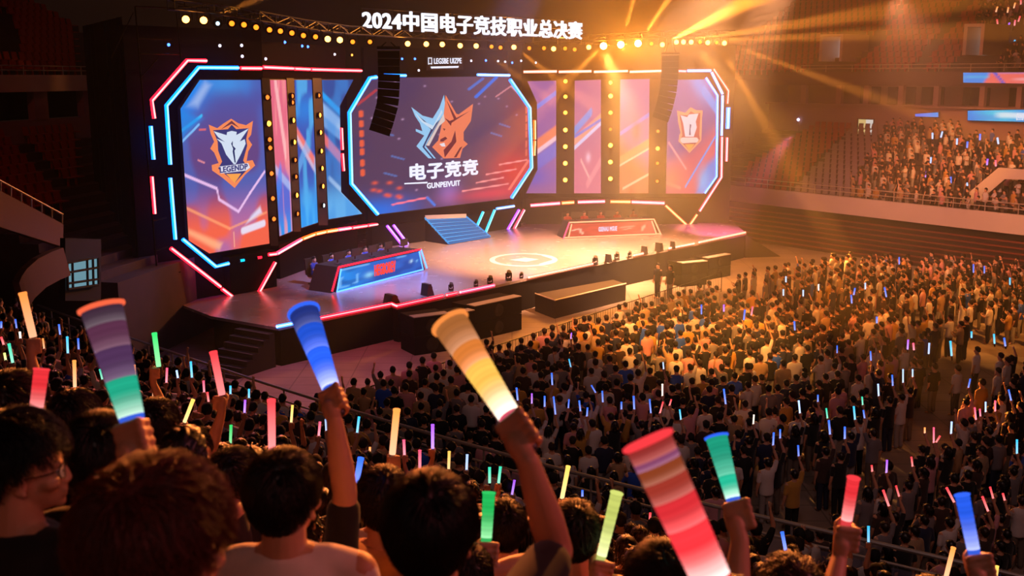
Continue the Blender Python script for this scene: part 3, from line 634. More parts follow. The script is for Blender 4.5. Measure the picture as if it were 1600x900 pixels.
# smooth the depth of the truss
def arc(i0, i1): pass
tr = empty('lighting_truss', tp[0], 'long dark lattice lighting truss curving over the screens', 'truss')
def lattice(root, pts, w=.42, h=.36, name='chord', r=.035):
    segs = []
    for a, b in zip(pts[:-1], pts[1:]):
        n = max(1, int((b-a).length/1.0)); segs += [a.lerp(b, i/n) for i in range(n)]
    segs.append(pts[-1]); cs = []
    for i, p in enumerate(segs):
        t = (segs[min(i+1, len(segs)-1)]-segs[max(i-1, 0)]); t = t.normalized(); s = Vector((t.y, -t.x, 0)).normalized() if abs(t.z) < .9 else Vector((1, 0, 0)); u = s.cross(t)
        cs.append([p+s*w/2+u*h/2, p-s*w/2+u*h/2, p-s*w/2-u*h/2, p+s*w/2-u*h/2])
    for k in range(4):
        mb = MB(); mb.tube([c[k] for c in cs], r, 6); mb.build(name, m_metal, root)
    br = MB()
    for i in range(len(cs)-1):
        for k in range(4):
            a, b = cs[i][k], cs[i+1][(k+1) % 4]
            if i % 2: a, b = cs[i][(k+1) % 4], cs[i+1][k]
            br.tube([a, b], r*.6, 4)
            br.tube([cs[i][k], cs[i][(k+1) % 4]], r*.6, 4)
    br.build('lacing', m_metal, root)
lattice(tr, tp)
m_lens_b = emit('lens_blinding', (255, 150, 45), 500.0); m_lens_m = emit('lens_mid', (255, 115, 25), 3.6)
LENS = {'a': emit('lens_truss', (255, 150, 60), 14.0), 'o': m_lens_m, 'w': m_lens_w, 'b': m_lens_b}
def stage_light_mesh(kind):
    b = MB(); b.lathe([(.10, .24), (.17, .2), (.19, .0), (.2, -.14), (.17, -.14)], None, 14)
    y = MB(); y.box((0.24, 0, .2), (.03, .08, .5)); y.box((-.24, 0, .2), (.03, .08, .5)); y.box((0, 0, .46), (.5, .1, .04)); y.tube([(0, 0, .46), (0, 0, .62)], .03, 6)
    l = MB(); r = {'a': .145, 'o': .11, 'w': .08, 'b': .2}[kind]; l.lathe([(r, -.13), (r*.8, -.19), (r*.3, -.21)], None, 12)
    return b.mesh('lamp_body', m_metal, True), y.mesh('yoke', m_metal), l.mesh('lens', LENS[kind])
protoL = {}
TARGET = Vector((4, 30, 1.5))
lamp_pos = []
for i, (x, y, k) in enumerate(lamps_px):
    p = aty(x, y, truss_y(x)); lamp_pos.append(p)
    nm = {'a': 'bright amber', 'o': 'dim orange', 'w': 'small white', 'b': 'blinding amber'}[k]
    root = empty('stage_light', p, f'{nm} stage light hung on the curved truss, {ordw(i)} from the near end', 'stage light', 'stage lights along the truss')
    if k not in protoL: protoL[k] = stage_light_mesh(k)
    # lamp tilts its face towards the audience
    d = (Vector((0, 5, 6)) - p).normalized(); q = (-d).to_track_quat('Z', 'Y')
    for me, rot in zip(protoL[k], (True, False, True)):
        o = bpy.data.objects.new(me.name, me); COL.objects.link(o); o.parent = root
        if rot: o.rotation_mode = 'QUATERNION'; o.rotation_quaternion = q
        else: o.rotation_euler = (0, 0, math.atan2(-d.x, d.y))
# scatter of tiny pin lights on the dark header
m_pin = emit('pin_white', (225, 220, 255), 3.0); m_pinb = emit('pin_blue', (60, 110, 255), 6.0); m_pino = emit('pin_orange', (255, 150, 60), 4.0)
pins = [(262, 70, 'b', L), (342, 71.5, 'w', L), (376, 71, 'w', L), (443, 66, 'b', Q), (470, 72, 'b', Q), (479, 73, 'b', Q), (521, 85, 'w', Q), (548, 86, 'o', Q), (571, 88, 'o', Q), (627, 92, 'b', M), (647, 92, 'b', M), (653, 110, 'w', M), (735, 95, 'w', M), (758, 94.5, 'b', M), (777, 95.5, 'w', M), (788, 96.5, 'w', M), (799, 98, 'b', M), (813, 95, 'w', M), (836, 98, 'w', M), (377, 88, 'w', L), (413, 92, 'w', Q)]
for i, (x, y, c, pl) in enumerate(pins):
    p = pl.at(x, y, -.1); mb = MB(); mb.lathe([(.09, 0), (.09, .05), (.07, .05)], Matrix.Translation(p) @ pl.n.to_track_quat('Z', 'Y').to_matrix().to_4x4(), 10, 1); mb.ball(p+pl.n*.07, .065, 8, 5, 0)
    cn = {'w': 'white', 'b': 'blue', 'o': 'orange'}[c]
    tag(mb.build('pin_light', [{'w': m_pin, 'b': m_pinb, 'o': m_pino}[c], m_black], loc=p), f'tiny {cn} pin light on the black header, {ordw(i)} from the near end', 'pin light', 'pin lights on the header')

# ================================================================== TITLE LETTERS
ta = aty(567.5, 46.5, truss_y(567)-.5); tb = aty(910.5, 62.5, truss_y(910)-.5)
PL_T = Plane(ta, tb)
sg = empty('title_sign', ta, 'glowing white title lettering standing on the truss above the screens', 'sign')
hgt = PL_T.at(569, 13.5).z - ta.z
tv = (tb-ta); tu = tv.normalized()
text_mesh('2024中国电子竞技职业总决赛', tu, ZV, ta+ZV*.02, tv.length, hgt, PL_T.n*-.1, .022, emit('title_white', (240, 243, 255), 1.35), 'lettering', sg)
mb = MB()
for k in range(3):
    z = (.1, .6, 1.05)[k]; mb.tube([ta+ZV*z-PL_T.n*.14, tb+ZV*z-PL_T.n*.14], .04, 6)
for i in range(9):
    p = ta.lerp(tb, i/8)-PL_T.n*.14; mb.tube([p-ZV*.25, p+ZV*1.1], .035, 6)
mb.build('sign_frame', m_metal, sg)

# ================================================================== LINE ARRAYS
def line_array(pxs, w, y_depth, label, chain_top):
    """pxs: centre path of the hang in pixels; w: half width px"""
    path = [aty(x, y, y_depth) for x, y in pxs]; n = 11
    L_ = [0];
    for a, b in zip(path[:-1], path[1:]): L_.append(L_[-1]+(b-a).length)
    def at(t):
        s = t*L_[-1]
        for i in range(len(path)-1):
            if s <= L_[i+1]+1e-6: return path[i].lerp(path[i+1], (s-L_[i])/(L_[i+1]-L_[i]))
        return path[-1]
    root = empty('line_array', path[-1], label, 'speaker array')
    hw = w/F_PX*y_depth
    m_cab = pbr('speaker_black', (17, 15, 16), .6); m_gr = pbr('speaker_grille', (24, 22, 24), .8, noise=.4, nscale=60)
    face = (Vector((0, 2, 8))-path[0]); face.z = 0; face.normalize(); side = Vector((-face.y, face.x, 0))
    for i in range(n):
        a, b = at(i/n), at((i+.94)/n); c = (a+b)/2; up = (a-b).normalized()
        tilt = .04*i; f = (face*math.cos(tilt)-ZV*math.sin(tilt)); f = (f - up*f.dot(up)).normalized(); s = up.cross(f)
        Rm = Matrix((s, f, up)).transposed(); h = (a-b).length
        cb = MB(); d = .62; wv = hw*2
        vs = [Vector((x*wv/2*(1 if yy > 0 else .72), yy*d/2, zz*h/2*(1 if yy > 0 else .8))) for zz in (-1, 1) for x, yy in ((-1, -1), (1, -1), (1, 1), (-1, 1))]
        cb.add([Rm @ v + c for v in vs], [(3, 2, 1, 0), (4, 5, 6, 7), (0, 1, 5, 4), (1, 2, 6, 5), (2, 3, 7, 6), (3, 0, 4, 7)])
        cab = cb.build('speaker_cabinet', m_cab, root)
        gb = MB(); gb.box(Rm @ Vector((0, d/2+.015, 0))+c, (wv*.92, .03, h*.86), Rm); gb.build('grille', m_gr, cab)
    fb = MB(); t = path[0]; fb.box(t+ZV*.12, (hw*2.1, .7, .12), Matrix((side, face, ZV)).transposed())
    fb.build('flying_frame', m_metal, root)
    ch = MB()
    for s in (-.3, .3): ch.tube([t+side*s+ZV*.15, aty(pxs[0][0], chain_top, y_depth)+side*s*.3], .03, 6)
    ch.build('chain', m_metal, root); return root
line_array([(607, 80), (608, 120), (606, 158), (599, 182), (591, 207)], 16.5, 43, 'black hanging speaker array in front of the octagon screen', 66)
line_array([(1047.5, 87), (1047, 112), (1044, 140), (1038, 165), (1030, 187)], 13, 60, 'black hanging speaker array in front of the far wing screen', 66)

# ================================================================== STAGE FURNITURE
m_panel_blue = None
def art_deskL(u, v):
    a = Art(u, v, S(25, 95, 195)); a.grad(S(20, 140, 235), .5, 0, du=1, dv=0); a.noise(S(15, 60, 150), 6, 3, .6, .45)
    a.line(S(120, 190, 245), (.03, .12), (.06, .62), .02, .8); a.line(S(120, 190, 245), (.05, .12), (.2, .2), .03, .7); a.line(S(120, 190, 245), (.22, .18), (.235, .62), .02, .8)
    a.blob(S(150, 220, 250), .36, .42, .05, .12, .8); a.blob(S(190, 230, 250), .86, .6, .018, .07); a.blob(S(110, 190, 240), .93, .55, .015, .05); a.line(S(140, 200, 245), (.05, .93), (.35, .93), .02, .7); a.line(S(140, 200, 245), (.6, .9), (.85, .95), .015, .6); return a
def art_deskR(u, v):
    a = Art(u, v, S(215, 75, 62)); a.grad(S(235, 100, 85), .4, 1.0, du=1, dv=0); a.noise(S(190, 60, 50), 6, 4, .5, .5)
    a.line(S(255, 190, 160), (.05, .5), (.12, .62), .03); a.line(S(255, 190, 160), (.12, .62), (.16, .2), .02); a.line(S(255, 175, 150), (.6, .6), (.72, .62), .05, .7); a.line(S(255, 175, 150), (.62, .4), (.7, .5), .03, .7); a.line(S(255, 190, 160), (.84, .3), (.86, .7), .02, .8); return a
def desk(pl, front_px, art, label, edge, zt, depth, lettering):
    """front_px: TL,TR,BR,BL of the lit front on the vertical plane pl"""
    TL, TR, BR, BL = [pl.at(x, y) for x, y in front_px]
    root, _ = screen('player_desk', pl, [front_px], art, label, 44, 14, off=.0, th=.06, cat='desk', pname='desk_display'); root.location = root.location
    for c in list(root.children): pass
    inn = pl.n*-depth
    bl = Vector((BL.x, BL.y, DZ)); br = Vector((BR.x, BR.y, DZ)); tl = TL+ZV*.1; tr_ = TR+ZV*.1
    mb = MB(); e = pl.d*.35; o = pl.n*-.08
    if (br-bl).dot(pl.d) < 0: e = -e
    A0, A1, B0, B1 = bl-e*.9+o, br+e*.9+o, tl-e*.4+o, tr_+e*.4+o
    mb.add([A0, A1, B1, B0, A0+inn, A1+inn, B1+inn, B0+inn], [(0, 1, 2, 3), (7, 6, 5, 4), (3, 2, 6, 7), (0, 3, 7, 4), (1, 5, 6, 2), (0, 4, 5, 1)])
    mb.build('desk_body', m_black, root)
    f = pl.n*.04
    for k, (pts, c) in enumerate(edge(TL, TR, BR, BL, A0-o, A1-o, B0-o, B1-o)):
        t = MB(); t.tube([p+f for p in pts], .04, 6); t.build('light_edge', neon_mat(c), root)
    if lettering:
        body, p0, p1, yt, col = lettering
        text_on(pl, body, p0, p1, yt, .05, emit('desk_letter_'+col[0], col[1], 1.1), root, .05)
    return root, (A0, A1, B0, B1, inn)
PL_DL = Plane(atz(524, 457, DZ), atz(661, 423, DZ))
dl, dlg = desk(PL_DL, [(532, 420), (654, 393), (660, 421), (525.5, 456)], art_deskL, 'blue lit player desk with red lettering at the near side of the stage',
     lambda TL, TR, BR, BL, A0, A1, B0, B1: [([TL, TR], 'blue') if 0 else ([B0, B1], 'red'), ([TL, BL, BR, TR], 'ice'), ([B0, A0+ZV*.1], 'red'), ([B1, A1+ZV*.1], 'ice')], 0, 1.3, ('HEGBOREV', (585, 432), (618, 424), 414, ('red', (255, 70, 60))))
PL_DR = Plane(atz(886, 372.5, DZ), atz(1028, 366.8, DZ))
dr, drg = desk(PL_DR, [(893, 350), (1018, 345), (1025, 364.8), (888, 371)], art_deskR, 'orange lit player desk with pale outline at the far side of the stage',
     lambda TL, TR, BR, BL, A0, A1, B0, B1: [([B0, B1], 'white'), ([TL, BL], 'white'), ([TR, BR], 'white'), ([A0+ZV*.06, A1+ZV*.06], 'white'), ([B0, A0], 'pink'), ([B1, A1], 'white')], 0, 1.2, ('GSENAU MGUE', (935, 362), (964, 360.5), 354.5, ('ice', (215, 205, 240))))
# monitors and seated players behind the desks
def monitor(loc, rz, label):
    root = empty('monitor', loc, label, 'monitor', 'monitors on the player desks', rz)
    p = MB(); p.box((0, 0, .38), (.56, .045, .34), bev=.01); p2 = MB(); p2.box((0, -.04, .2), (.05, .03, .28)); p2.box((0, -.03, .015), (.26, .2, .02)); s = MB(); s.box((0, -.028, .38), (.52, .01, .3))
    for nm, b, m in (('bezel', p, m_black), ('stand', p2, m_metal), ('display', s, emit('monitor_glow', (120, 170, 255), .8))):
        o = bpy.data.objects.new(nm, b.mesh(nm, m)); COL.objects.link(o); o.parent = root
    return root
for (A0, A1, B0, B1, inn), which, pl in ((dlg, 'blue', PL_DL), (drg, 'orange', PL_DR)):
    for i in range(5):
        p = B0.lerp(B1, (i+.5)/5)+inn*.35
        monitor(p, math.atan2(-pl.n.x, pl.n.y), f'black monitor on the {which} desk, {ORD[i]} from its near end')
PLAYER_SPOTS = []
for (A0, A1, B0, B1, inn), which, pl in ((dlg, 'blue', PL_DL), (drg, 'orange', PL_DR)):
    for i in range(5):
        p = B0.lerp(B1, (i+.5)/5)+inn.normalized()*1.95; p.z = DZ; PLAYER_SPOTS.append((p, math.atan2(-pl.n.x, pl.n.y), which, i))
# stairs
sb = [atz(701, 382.5, DZ), atz(766, 371.5, DZ)]; stp = [atz(664, 343, 2.83), atz(728, 340.5, 2.83)]
sr = empty('stage_stairs', sb[0], 'stairs with blue lit treads leading up under the octagon screen', 'stairs')
NS = 7
m_tread = emit('tread_blue', (80, 160, 230), 1.25)
body = MB(); 
for i in range(NS):
    z = DZ+(2.83-DZ)*(i+1)/NS
    a0 = sb[0].lerp(stp[0], i/NS); b0 = sb[1].lerp(stp[1], i/NS); a1 = sb[0].lerp(stp[0], (i+1)/NS); b1 = sb[1].lerp(stp[1], (i+1)/NS)
    q = lambda v, zz: Vector((v.x, v.y, zz))
    body.add([q(a0, DZ), q(b0, DZ), q(b1, DZ), q(a1, DZ), q(a0, z-.03), q(b0, z-.03), q(b1, z-.03), q(a1, z-.03)], [(3, 2, 1, 0), (4, 5, 6, 7), (0, 1, 5, 4), (1, 2, 6, 5), (2, 3, 7, 6), (3, 0, 4, 7)])
    t = MB(); t.prism([q(a0, z-.029).lerp(q(a1, z-.029), .12), q(b0, z-.029).lerp(q(b1, z-.029), .12), q(b1, z-.029), q(a1, z-.029)], (0, 0, .03)); t.build('tread', m_tread, sr)
    t = MB(); t.prism([q(a0, z-.16), q(b0, z-.16), q(b0, z-.05), q(a0, z-.05)], PL_MS.n*.015); t.build('riser_light', emit('riser_blue', (60, 130, 205), .85), sr)
body.build('stair_body', m_black, sr)
for a, b in ((sb[0], stp[0]), (sb[1], stp[1])):
    t = MB(); t.tube([a+ZV*.08, b+ZV*.1], .05, 6); t.build('stringer_light', emit('stringer', (60, 150, 220), 1.2), sr)
t = MB(); t.prism([stp[0]+ZV*.02, stp[1]+ZV*.02, stp[1]+ZV*.25, stp[0]+ZV*.25], PL_MS.n*.03); t.build('landing_edge', pbr('landing_white', (200, 190, 190), .5), sr)
# floor monitors / movers along the stage edge
def floor_monitor(loc, w, h, rz, label):
    root = empty('floor_monitor', loc, label, 'floor monitor', 'black boxes along the stage edge', rz)
    b = MB(); d = w*.8; b.prism([Vector((-w/2, -d/2, 0)), Vector((-w/2, d/2, 0)), Vector((-w/2, d*.3, h)), Vector((-w/2, -d*.1, h))], (w, 0, 0))
    g = MB(); g.prism([Vector((-w*.44, d*.515, .03)), Vector((-w*.44, d*.515, .04)), Vector((-w*.44, d*.32, h*.95)), Vector((-w*.44, d*.31, h*.93))], (w*.88, 0, 0))
    k = MB(); k.tube([(w*.3, -d*.3, h*.55), (w*.3, -d*.42, h*.7), (-w*.3, -d*.42, h*.7), (-w*.3, -d*.3, h*.55)], .02, 5)
    for nm, x in (('box', b), ('grille', g), ('carry_handle', k)):
        o = bpy.data.objects.new(nm, x.mesh(nm, m_black)); COL.objects.link(o); o.parent = root
def mover(loc, s, label):
    root = empty('moving_head', loc, label, 'moving light', 'moving lights along the stage edge', .4)
    b = MB(); b.box((0, 0, .06*s), (.36*s, .3*s, .12*s), bev=.02); y = MB(); y.box((.17*s, 0, .3*s), (.05*s, .12*s, .36*s)); y.box((-.17*s, 0, .3*s), (.05*s, .12*s, .36*s)); y.box((0, 0, .14*s), (.38*s, .14*s, .05*s))
    h = MB(); h.lathe([(.09*s, -.2*s), (.13*s, -.1*s), (.13*s, .1*s), (.15*s, .2*s), (.12*s, .2*s)], Matrix.Translation((0, 0, .42*s)) @ Matrix.Rotation(.5, 4, 'X'), 12)
    for nm, x in (('base', b), ('yoke', y), ('head', h)):
        o = bpy.data.objects.new(nm, x.mesh(nm, m_black)); COL.objects.link(o); o.parent = root
fm = [(620, 474, 21, 13, 'f'), (676, 463, 17, 19, 'f'), (713, 456, 11, 13, 'm'), (752, 449.5, 7, 11, 'm'), (774, 446, 10, 14, 'm'), (803, 440, 11, 16, 'm'), (823, 436.5, 8, 10, 'm'), (938, 415, 9, 14, 'm'), (959, 411, 9, 13, 'f'), (972, 408, 8, 13, 'm'), (992, 403.5, 6, 10, 'm'), (1015, 398.5, 9, 13, 'f'), (1038, 394, 11, 14, 'f'), (1059, 390, 7, 12, 'f')]
nF = nM = 0
for x, y, w, h, k in fm:
    p = atz(x, y, DZ)+Vector((-.25, .25, 0)); sc = p.y/F_PX
    if k == 'f': floor_monitor(p, w*sc*1.05, h*sc, 2.3, f'black wedge speaker on the stage edge, {ORD[nF]} wedge from the near corner'); nF += 1
    else: mover(p, h*sc/.62, f'black moving light on the stage edge, {ORD[nM]} moving light from the near corner'); nM += 1
# ground speaker stacks in front of the stage
def sub_stack(bl, br, ytop, depth, n, label):
    a = atz(*bl, 0); b = atz(*br, 0); pl = Plane(a, b); zt = pl.at(bl[0], ytop).z; w = (b-a).length
    inn = (b-a).normalized(); inn = Vector((-inn.y, inn.x, 0)); inn = inn if inn.y > 0 else -inn; inn *= depth
    root = empty('subwoofer_stack', (a+b)/2, label, 'subwoofer', 'subwoofers on the floor before the stage')
    for i in range(n):
        z0, z1 = zt*i/n+.01, zt*(i+.97)/n
        mb = MB(); mb.prism([Vector((a.x, a.y, z0)), Vector((b.x, b.y, z0)), Vector((b.x, b.y, z1)), Vector((a.x, a.y, z1))], inn); cb = mb.build('subwoofer', m_blackcloth, root)
        g = MB(); c = (a+b)/2+Vector((0, 0, (z0+z1)/2)); g.lathe([(min(w, zt/n)*.36, -.005), (min(w, zt/n)*.36, .02), (min(w, zt/n)*.3, .02), (.05, -.002)], Matrix.Translation(c+pl.n*.012) @ pl.n.to_track_quat('Z', 'Y').to_matrix().to_4x4(), 18); g.build('cone', m_metal, cb)
    t = MB(); t.prism([Vector((a.x, a.y, zt)), Vector((b.x, b.y, zt)), Vector((b.x, b.y, zt+.03))+inn*.0, Vector((a.x, a.y, zt+.03))], inn*.35); t.build('lid_edge', pbr('pale_lid', (150, 140, 138), .5), root)
sub_stack((648, 556), (703, 548), 497, 1.3, 2, 'double subwoofer stack standing nearest to the near stage corner')
sub_stack((706, 545), (742, 537), 492, 1.2, 1, 'low subwoofer beside the nearest double stack')
sub_stack((742, 533), (815, 515), 479, 1.4, 2, 'wide double subwoofer stack in the middle before the stage')
sub_stack((1064, 449), (1104, 445), 412, 1.3, 2, 'double subwoofer stack near the far end of the stage front')
sub_stack((1106, 438), (1141, 431), 404, 1.2, 2, 'farthest double subwoofer stack before the stage')
# low apron platform in front of the stage
ap = [atz(833, 458.5, .85), atz(866, 469, .85), atz(976, 443, .85), atz(998, 447, .85), atz(988, 433, .85), atz(850, 452, .85)]
apt = MB(); P_ = [atz(836, 459, .85), atz(867, 470, .85), atz(978, 443.5, .85), atz(958, 437, .85)]
apt.prism(P_, (0, 0, -.85)); apo = apt.build('apron_platform', m_black); tag(apo, 'low black apron platform with pale edges in front of the stage', 'platform')
for i, (a, b) in enumerate(((P_[0], P_[1]), (P_[1], P_[2]))):
    t = MB(); t.tube([a+ZV*.02, b+ZV*.02], .035, 6); t.build('edge_trim', pbr('edge_pale', (200, 180, 160), .4), apo)
# scaffold in front of the near curtain corner
scf = empty('scaffold', PL_LW.pt(uL, 0, .3), 'thin metal scaffold on the near corner of the stage box', 'scaffold')
mbp = [((211, 10), (249, 470)), ((275, 15), (283, 95))]
for a, b in mbp:
    t = MB(); t.tube([PL_LW.at(*a, .25), PL_LW.at(*b, .25)], .035, 6); t.build('standard', m_metal, scf)
for a, b in (((211, 10), (300, 14)), ((216, 60), (268, 62)), ((219, 84), (284, 85)), ((240, 345), (260, 340)), ((241, 392), (262, 386)), ((247, 430), (282, 425))):
    t = MB(); t.tube([PL_LW.at(*a, .25), PL_LW.at(*b, .25)], .028, 6); t.build('ledger', m_metal, scf)
for a, b in (((219, 122), (246, 92)), ((208, 20), (174, 90))):
    t = MB(); t.tube([PL_LW.at(*a, .25), PL_LW.at(*b, .25)], .022, 6); t.build('brace', m_metal, scf)
# ================================================================== ARENA BOWL
m_wall = pbr('arena_wall', (150, 120, 122), .8, noise=.12, nscale=.6)
m_wallw = pbr('parapet_paint', (205, 190, 180), .7, noise=.1, nscale=.8)
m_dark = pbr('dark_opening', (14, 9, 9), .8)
m_riser = pbr('terrace_concrete', (74, 60, 56), .9, noise=.25, nscale=1.5)
m_redseat = pbr('red_seat', (160, 42, 22), .55); m_greyseat = pbr('grey_seat', (140, 120, 128), .55)
m_rail = pbr('rail_paint', (190, 175, 165), .45, .3)
# ---- far side stand (to the right of the stage)
RP0, RP1 = Vector((17, 73, 0)), Vector((28.6, 58, 0))
rd = (RP1-RP0).normalized(); rn = Vector((-rd.y, rd.x, 0)); rn = rn if rn.x > 0 else -rn   # outward
def rpt(t, off, z): return RP0+rd*t+rn*off+ZV*z
def rplane(off): return Plane(RP0+rn*off, RP1+rn*off)
T0, T1 = -9.0, 34.0
def rslab(off0, off1, z0, z1, t0=T0, t1=T1, mb=None, mi=0):
    mb = mb or MB(); mb.prism([rpt(t0, off0, z0), rpt(t1, off0, z0), rpt(t1, off0, z1), rpt(t0, off0, z1)], rn*(off1-off0), mi); return mb
struct(rslab(0, .25, 2.35, 3.45).build('wall_parapet', m_wallw))
def railing_line(pts, z0, z1, name, label, post=2.0, mat=m_rail, r=.03, mids=(.5,)):
    root = empty(name, pts[0]+ZV*z0, label, 'railing')
    for zz, nm in [(z1, 'top_rail')]+[(z0+(z1-z0)*k, 'mid_rail') for k in mids]:
        t = MB(); t.tube([p+ZV*zz for p in pts], r, 6); t.build(nm, mat, root)
    n = 0
    for a, b in zip(pts[:-1], pts[1:]):
        k = max(1, round((b-a).length/post))
        for i in range(k):
            p = a.lerp(b, i/k); t = MB(); t.tube([p+ZV*z0, p+ZV*z1], r*.9, 6); t.build('post', mat, root)
    return root
railing_line([rpt(t, .12, 0) for t in np.linspace(T0, 20.2, 2)], 3.45, 4.05, 'balcony_railing', 'pale railing along the orange lit parapet of the far side stand')
railing_line([rpt(t, .12, 0) for t in np.linspace(22.5, T1, 2)], 3.45, 4.05, 'balcony_railing', 'pale railing on the parapet beyond the small white gate')
# small gate in the parapet
gt = empty('parapet_gate', rpt(20.4, -.05, 2.6), 'white barred gate set in the parapet of the far side stand', 'gate')
t = MB(); t.tube([rpt(20.3, -.08, 2.5), rpt(20.3, -.08, 4.1), rpt(22.4, -.08, 4.1), rpt(22.4, -.08, 2.5)], .05, 6, closed=True); t.build('gate_frame', m_rail, gt)
for i in range(4):
    t = MB(); t.tube([rpt(20.3+2.1*(i+1)/5, -.08, 2.55), rpt(20.3+2.1*(i+1)/5, -.08, 4.05)], .025, 5); t.build('bar', m_rail, gt)
# bleacher fronts beneath the parapet
def bleachers(t0, t1, label, n=7, name='retracted_bleachers'):
    root = empty(name, rpt((t0+t1)/2, -.6, 0), label, 'bleachers')
    b = MB()
    for k in range(n):
        z = .25+k*.29; b.prism([rpt(t0, -1.5+k*.18, 0), rpt(t1, -1.5+k*.18, 0), rpt(t1, -1.5+k*.18, z-.06), rpt(t0, -1.5+k*.18, z-.06)], rn*.17)
    b.build('bleacher_body', pbr('bleacher_dark', (24, 12, 12), .7), root)
    for k in range(n):
        z = .25+k*.29; s = MB(); s.prism([rpt(t0, -1.58+k*.18, z-.055), rpt(t1, -1.58+k*.18, z-.055), rpt(t1, -1.58+k*.18, z+.02), rpt(t0, -1.58+k*.18, z+.02)], rn*.26); s.build('bench', pbr('bench_wood', (112, 44, 34), .5), root)
bleachers(-6, 19.5, 'long red brown retracted bleachers under the parapet of the far side stand'); bleachers(21.5, 34, 'retracted bleachers under the parapet beyond the small gate')
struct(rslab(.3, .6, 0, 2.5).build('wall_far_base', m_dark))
# terraces, rows
NR = 15; ROWD, ROWH = .78, .27
tb_ = MB()
for k in range(NR): rslab(.3+k*ROWD, .3+(k+1)*ROWD, 0 if k == 0 else 2.0, 3.0+k*ROWH, mb=tb_)
struct(tb_.build('trim_2', m_riser))
OC = .3+NR*ROWD      # concourse offset
zc_ = rplane(OC)
zat = lambda px, py, off=OC: rplane(off).at(px, py).z
ZW0, ZW1, ZS1, ZF1 = 3.0+(NR-1)*ROWH, zat(1400, 167), zat(1400, 134), zat(1400, 112)
struct(rslab(OC, OC+.3, ZW0-.5, ZW1).build('wall_concourse', m_wall))
struct(rslab(OC-.5, OC+.4, ZW1, ZW1+.12).build('trim_3', m_wall))
struct(rslab(OC+2.4, OC+2.6, ZW1, ZS1).build('wall_suites', pbr('suite_wall', (120, 96, 98), .8)))
struct(rslab(OC-.2, OC+.1, ZS1, ZF1).build('wall_upper_fascia', pbr('fascia_paint', (92, 68, 68), .8)))
struct(rslab(OC+.1, OC+3, ZS1, ZS1+.2).build('ceiling', m_wall))
U0 = rplane(OC).uz  # helper for px -> t on the concourse plane
def tpx(px, off=OC): p = rplane(off).at(px, 150); return (p-RP0).dot(rd)
for i, (a, b) in enumerate(((1316, 1347), (1359, 1402), (1412, 1447), (1477, 1519), (1550, 1586))):
    o = rslab(OC+2.3, OC+2.42, ZW1+.15, ZS1-.1, tpx(a), tpx(b)); struct(o.build(f'window_{i+1}', pbr('black_glass', (10, 8, 9), .1)))
for i, px in enumerate((1255, 1310, 1353, 1407, 1462, 1534, 1592)):
    o = rslab(OC, OC+.35, ZW1+.12, ZS1, tpx(px-4), tpx(px+4)); struct(o.build(f'column_{i+1}', m_wall))
# led ribbons
def art_ribA(u, v):
    a = Art(u, v, S(25, 140, 235)); a.poly(S(245, 110, 100), [(.28, 0), (.95, 0), (.95, 1), (.36, 1)], 1, .03); a.line(S(40, 90, 210), (.42, 1), (.55, 0), .03); a.line(S(60, 200, 240), (0, .5), (.26, .6), .12, .6); a.line(S(255, 190, 200), (.6, .3), (.95, .4), .1, .6); return a
def art_ribB(u, v):
    a = Art(u, v, S(25, 120, 235)); a.blob(S(60, 220, 240), .45, .5, .35, .8, .9); a.line(S(40, 130, 230), (0, .3), (.4, .3), .15, .6); a.line(S(240, 250, 255), (.62, .5), (.95, .5), .3, .8); return a
def art_ribC(u, v):
    a = Art(u, v, S(30, 110, 235)); a.grad(S(30, 150, 240), 0, 1, du=1, dv=0); return a
PLF = rplane(OC-.2); PLW = rplane(OC-.5)
screen('led_ribbon', PLF, [[(1505, 113.5), (1625, 113), (1625, 131), (1505, 129)]], art_ribA, 'blue and coral led ribbon on the upper fascia of the far side stand', 40, 5, cat='led ribbon', off=.22)
rbB, _ = screen('led_ribbon', PLW, [[(1512, 173), (1625, 171), (1625, 191), (1512, 188)]], art_ribB, 'cyan led ribbon with white characters below the suites of the far side stand', 40, 5, cat='led ribbon')
screen('led_ribbon', PLW, [[(1430, 178), (1466, 175.5), (1466, 183), (1430, 182)]], art_ribC, 'short dim blue led ribbon below the suites', 14, 4, cat='led ribbon')
text_on(PLW, '回BEL', (1588, 188), (1620, 188), 177, .08, m_letter, rbB, .02)
# lit door in the concourse
dr_ = MB(); t0, t1 = tpx(1344), tpx(1369); tm = (t0+t1)/2
z0d, z1d = zat(1356, 217), zat(1356, 186)
d1 = empty('lit_doorway', rpt(tm, OC-.05, z0d), 'bright doorway with a yellow and a white leaf behind the grey seats', 'doorway')
rslab(OC-.06, OC, z0d, z1d, t0, tm).build('yellow_leaf', emit('door_yellow', (230, 200, 130), .9), d1); rslab(OC-.06, OC, z0d, z1d, tm, t1).build('white_leaf', emit('door_white', (225, 220, 210), 1.0), d1)
fr = MB(); fr.tube([rpt(t0, OC-.08, z0d), rpt(t0, OC-.08, z1d), rpt(t1, OC-.08, z1d), rpt(t1, OC-.08, z0d)], .06, 5); fr.build('door_frame', m_dark, d1)
d2 = empty('wall_lamp', rpt(tpx(1251), OC-.1, zat(1251, 187)), 'small white wall lamp over a pole on the concourse wall', 'lamp')
t = MB(); t.ball(rpt(tpx(1251), OC-.15, zat(1251, 187)), .12); t.build('bulb', m_pin, d2); t = MB(); t.tube([rpt(tpx(1251), OC-.15, zat(1251, 190)), rpt(tpx(1251), OC-.15, zat(1251, 205))], .03, 6); t.build('pole', m_rail, d2)
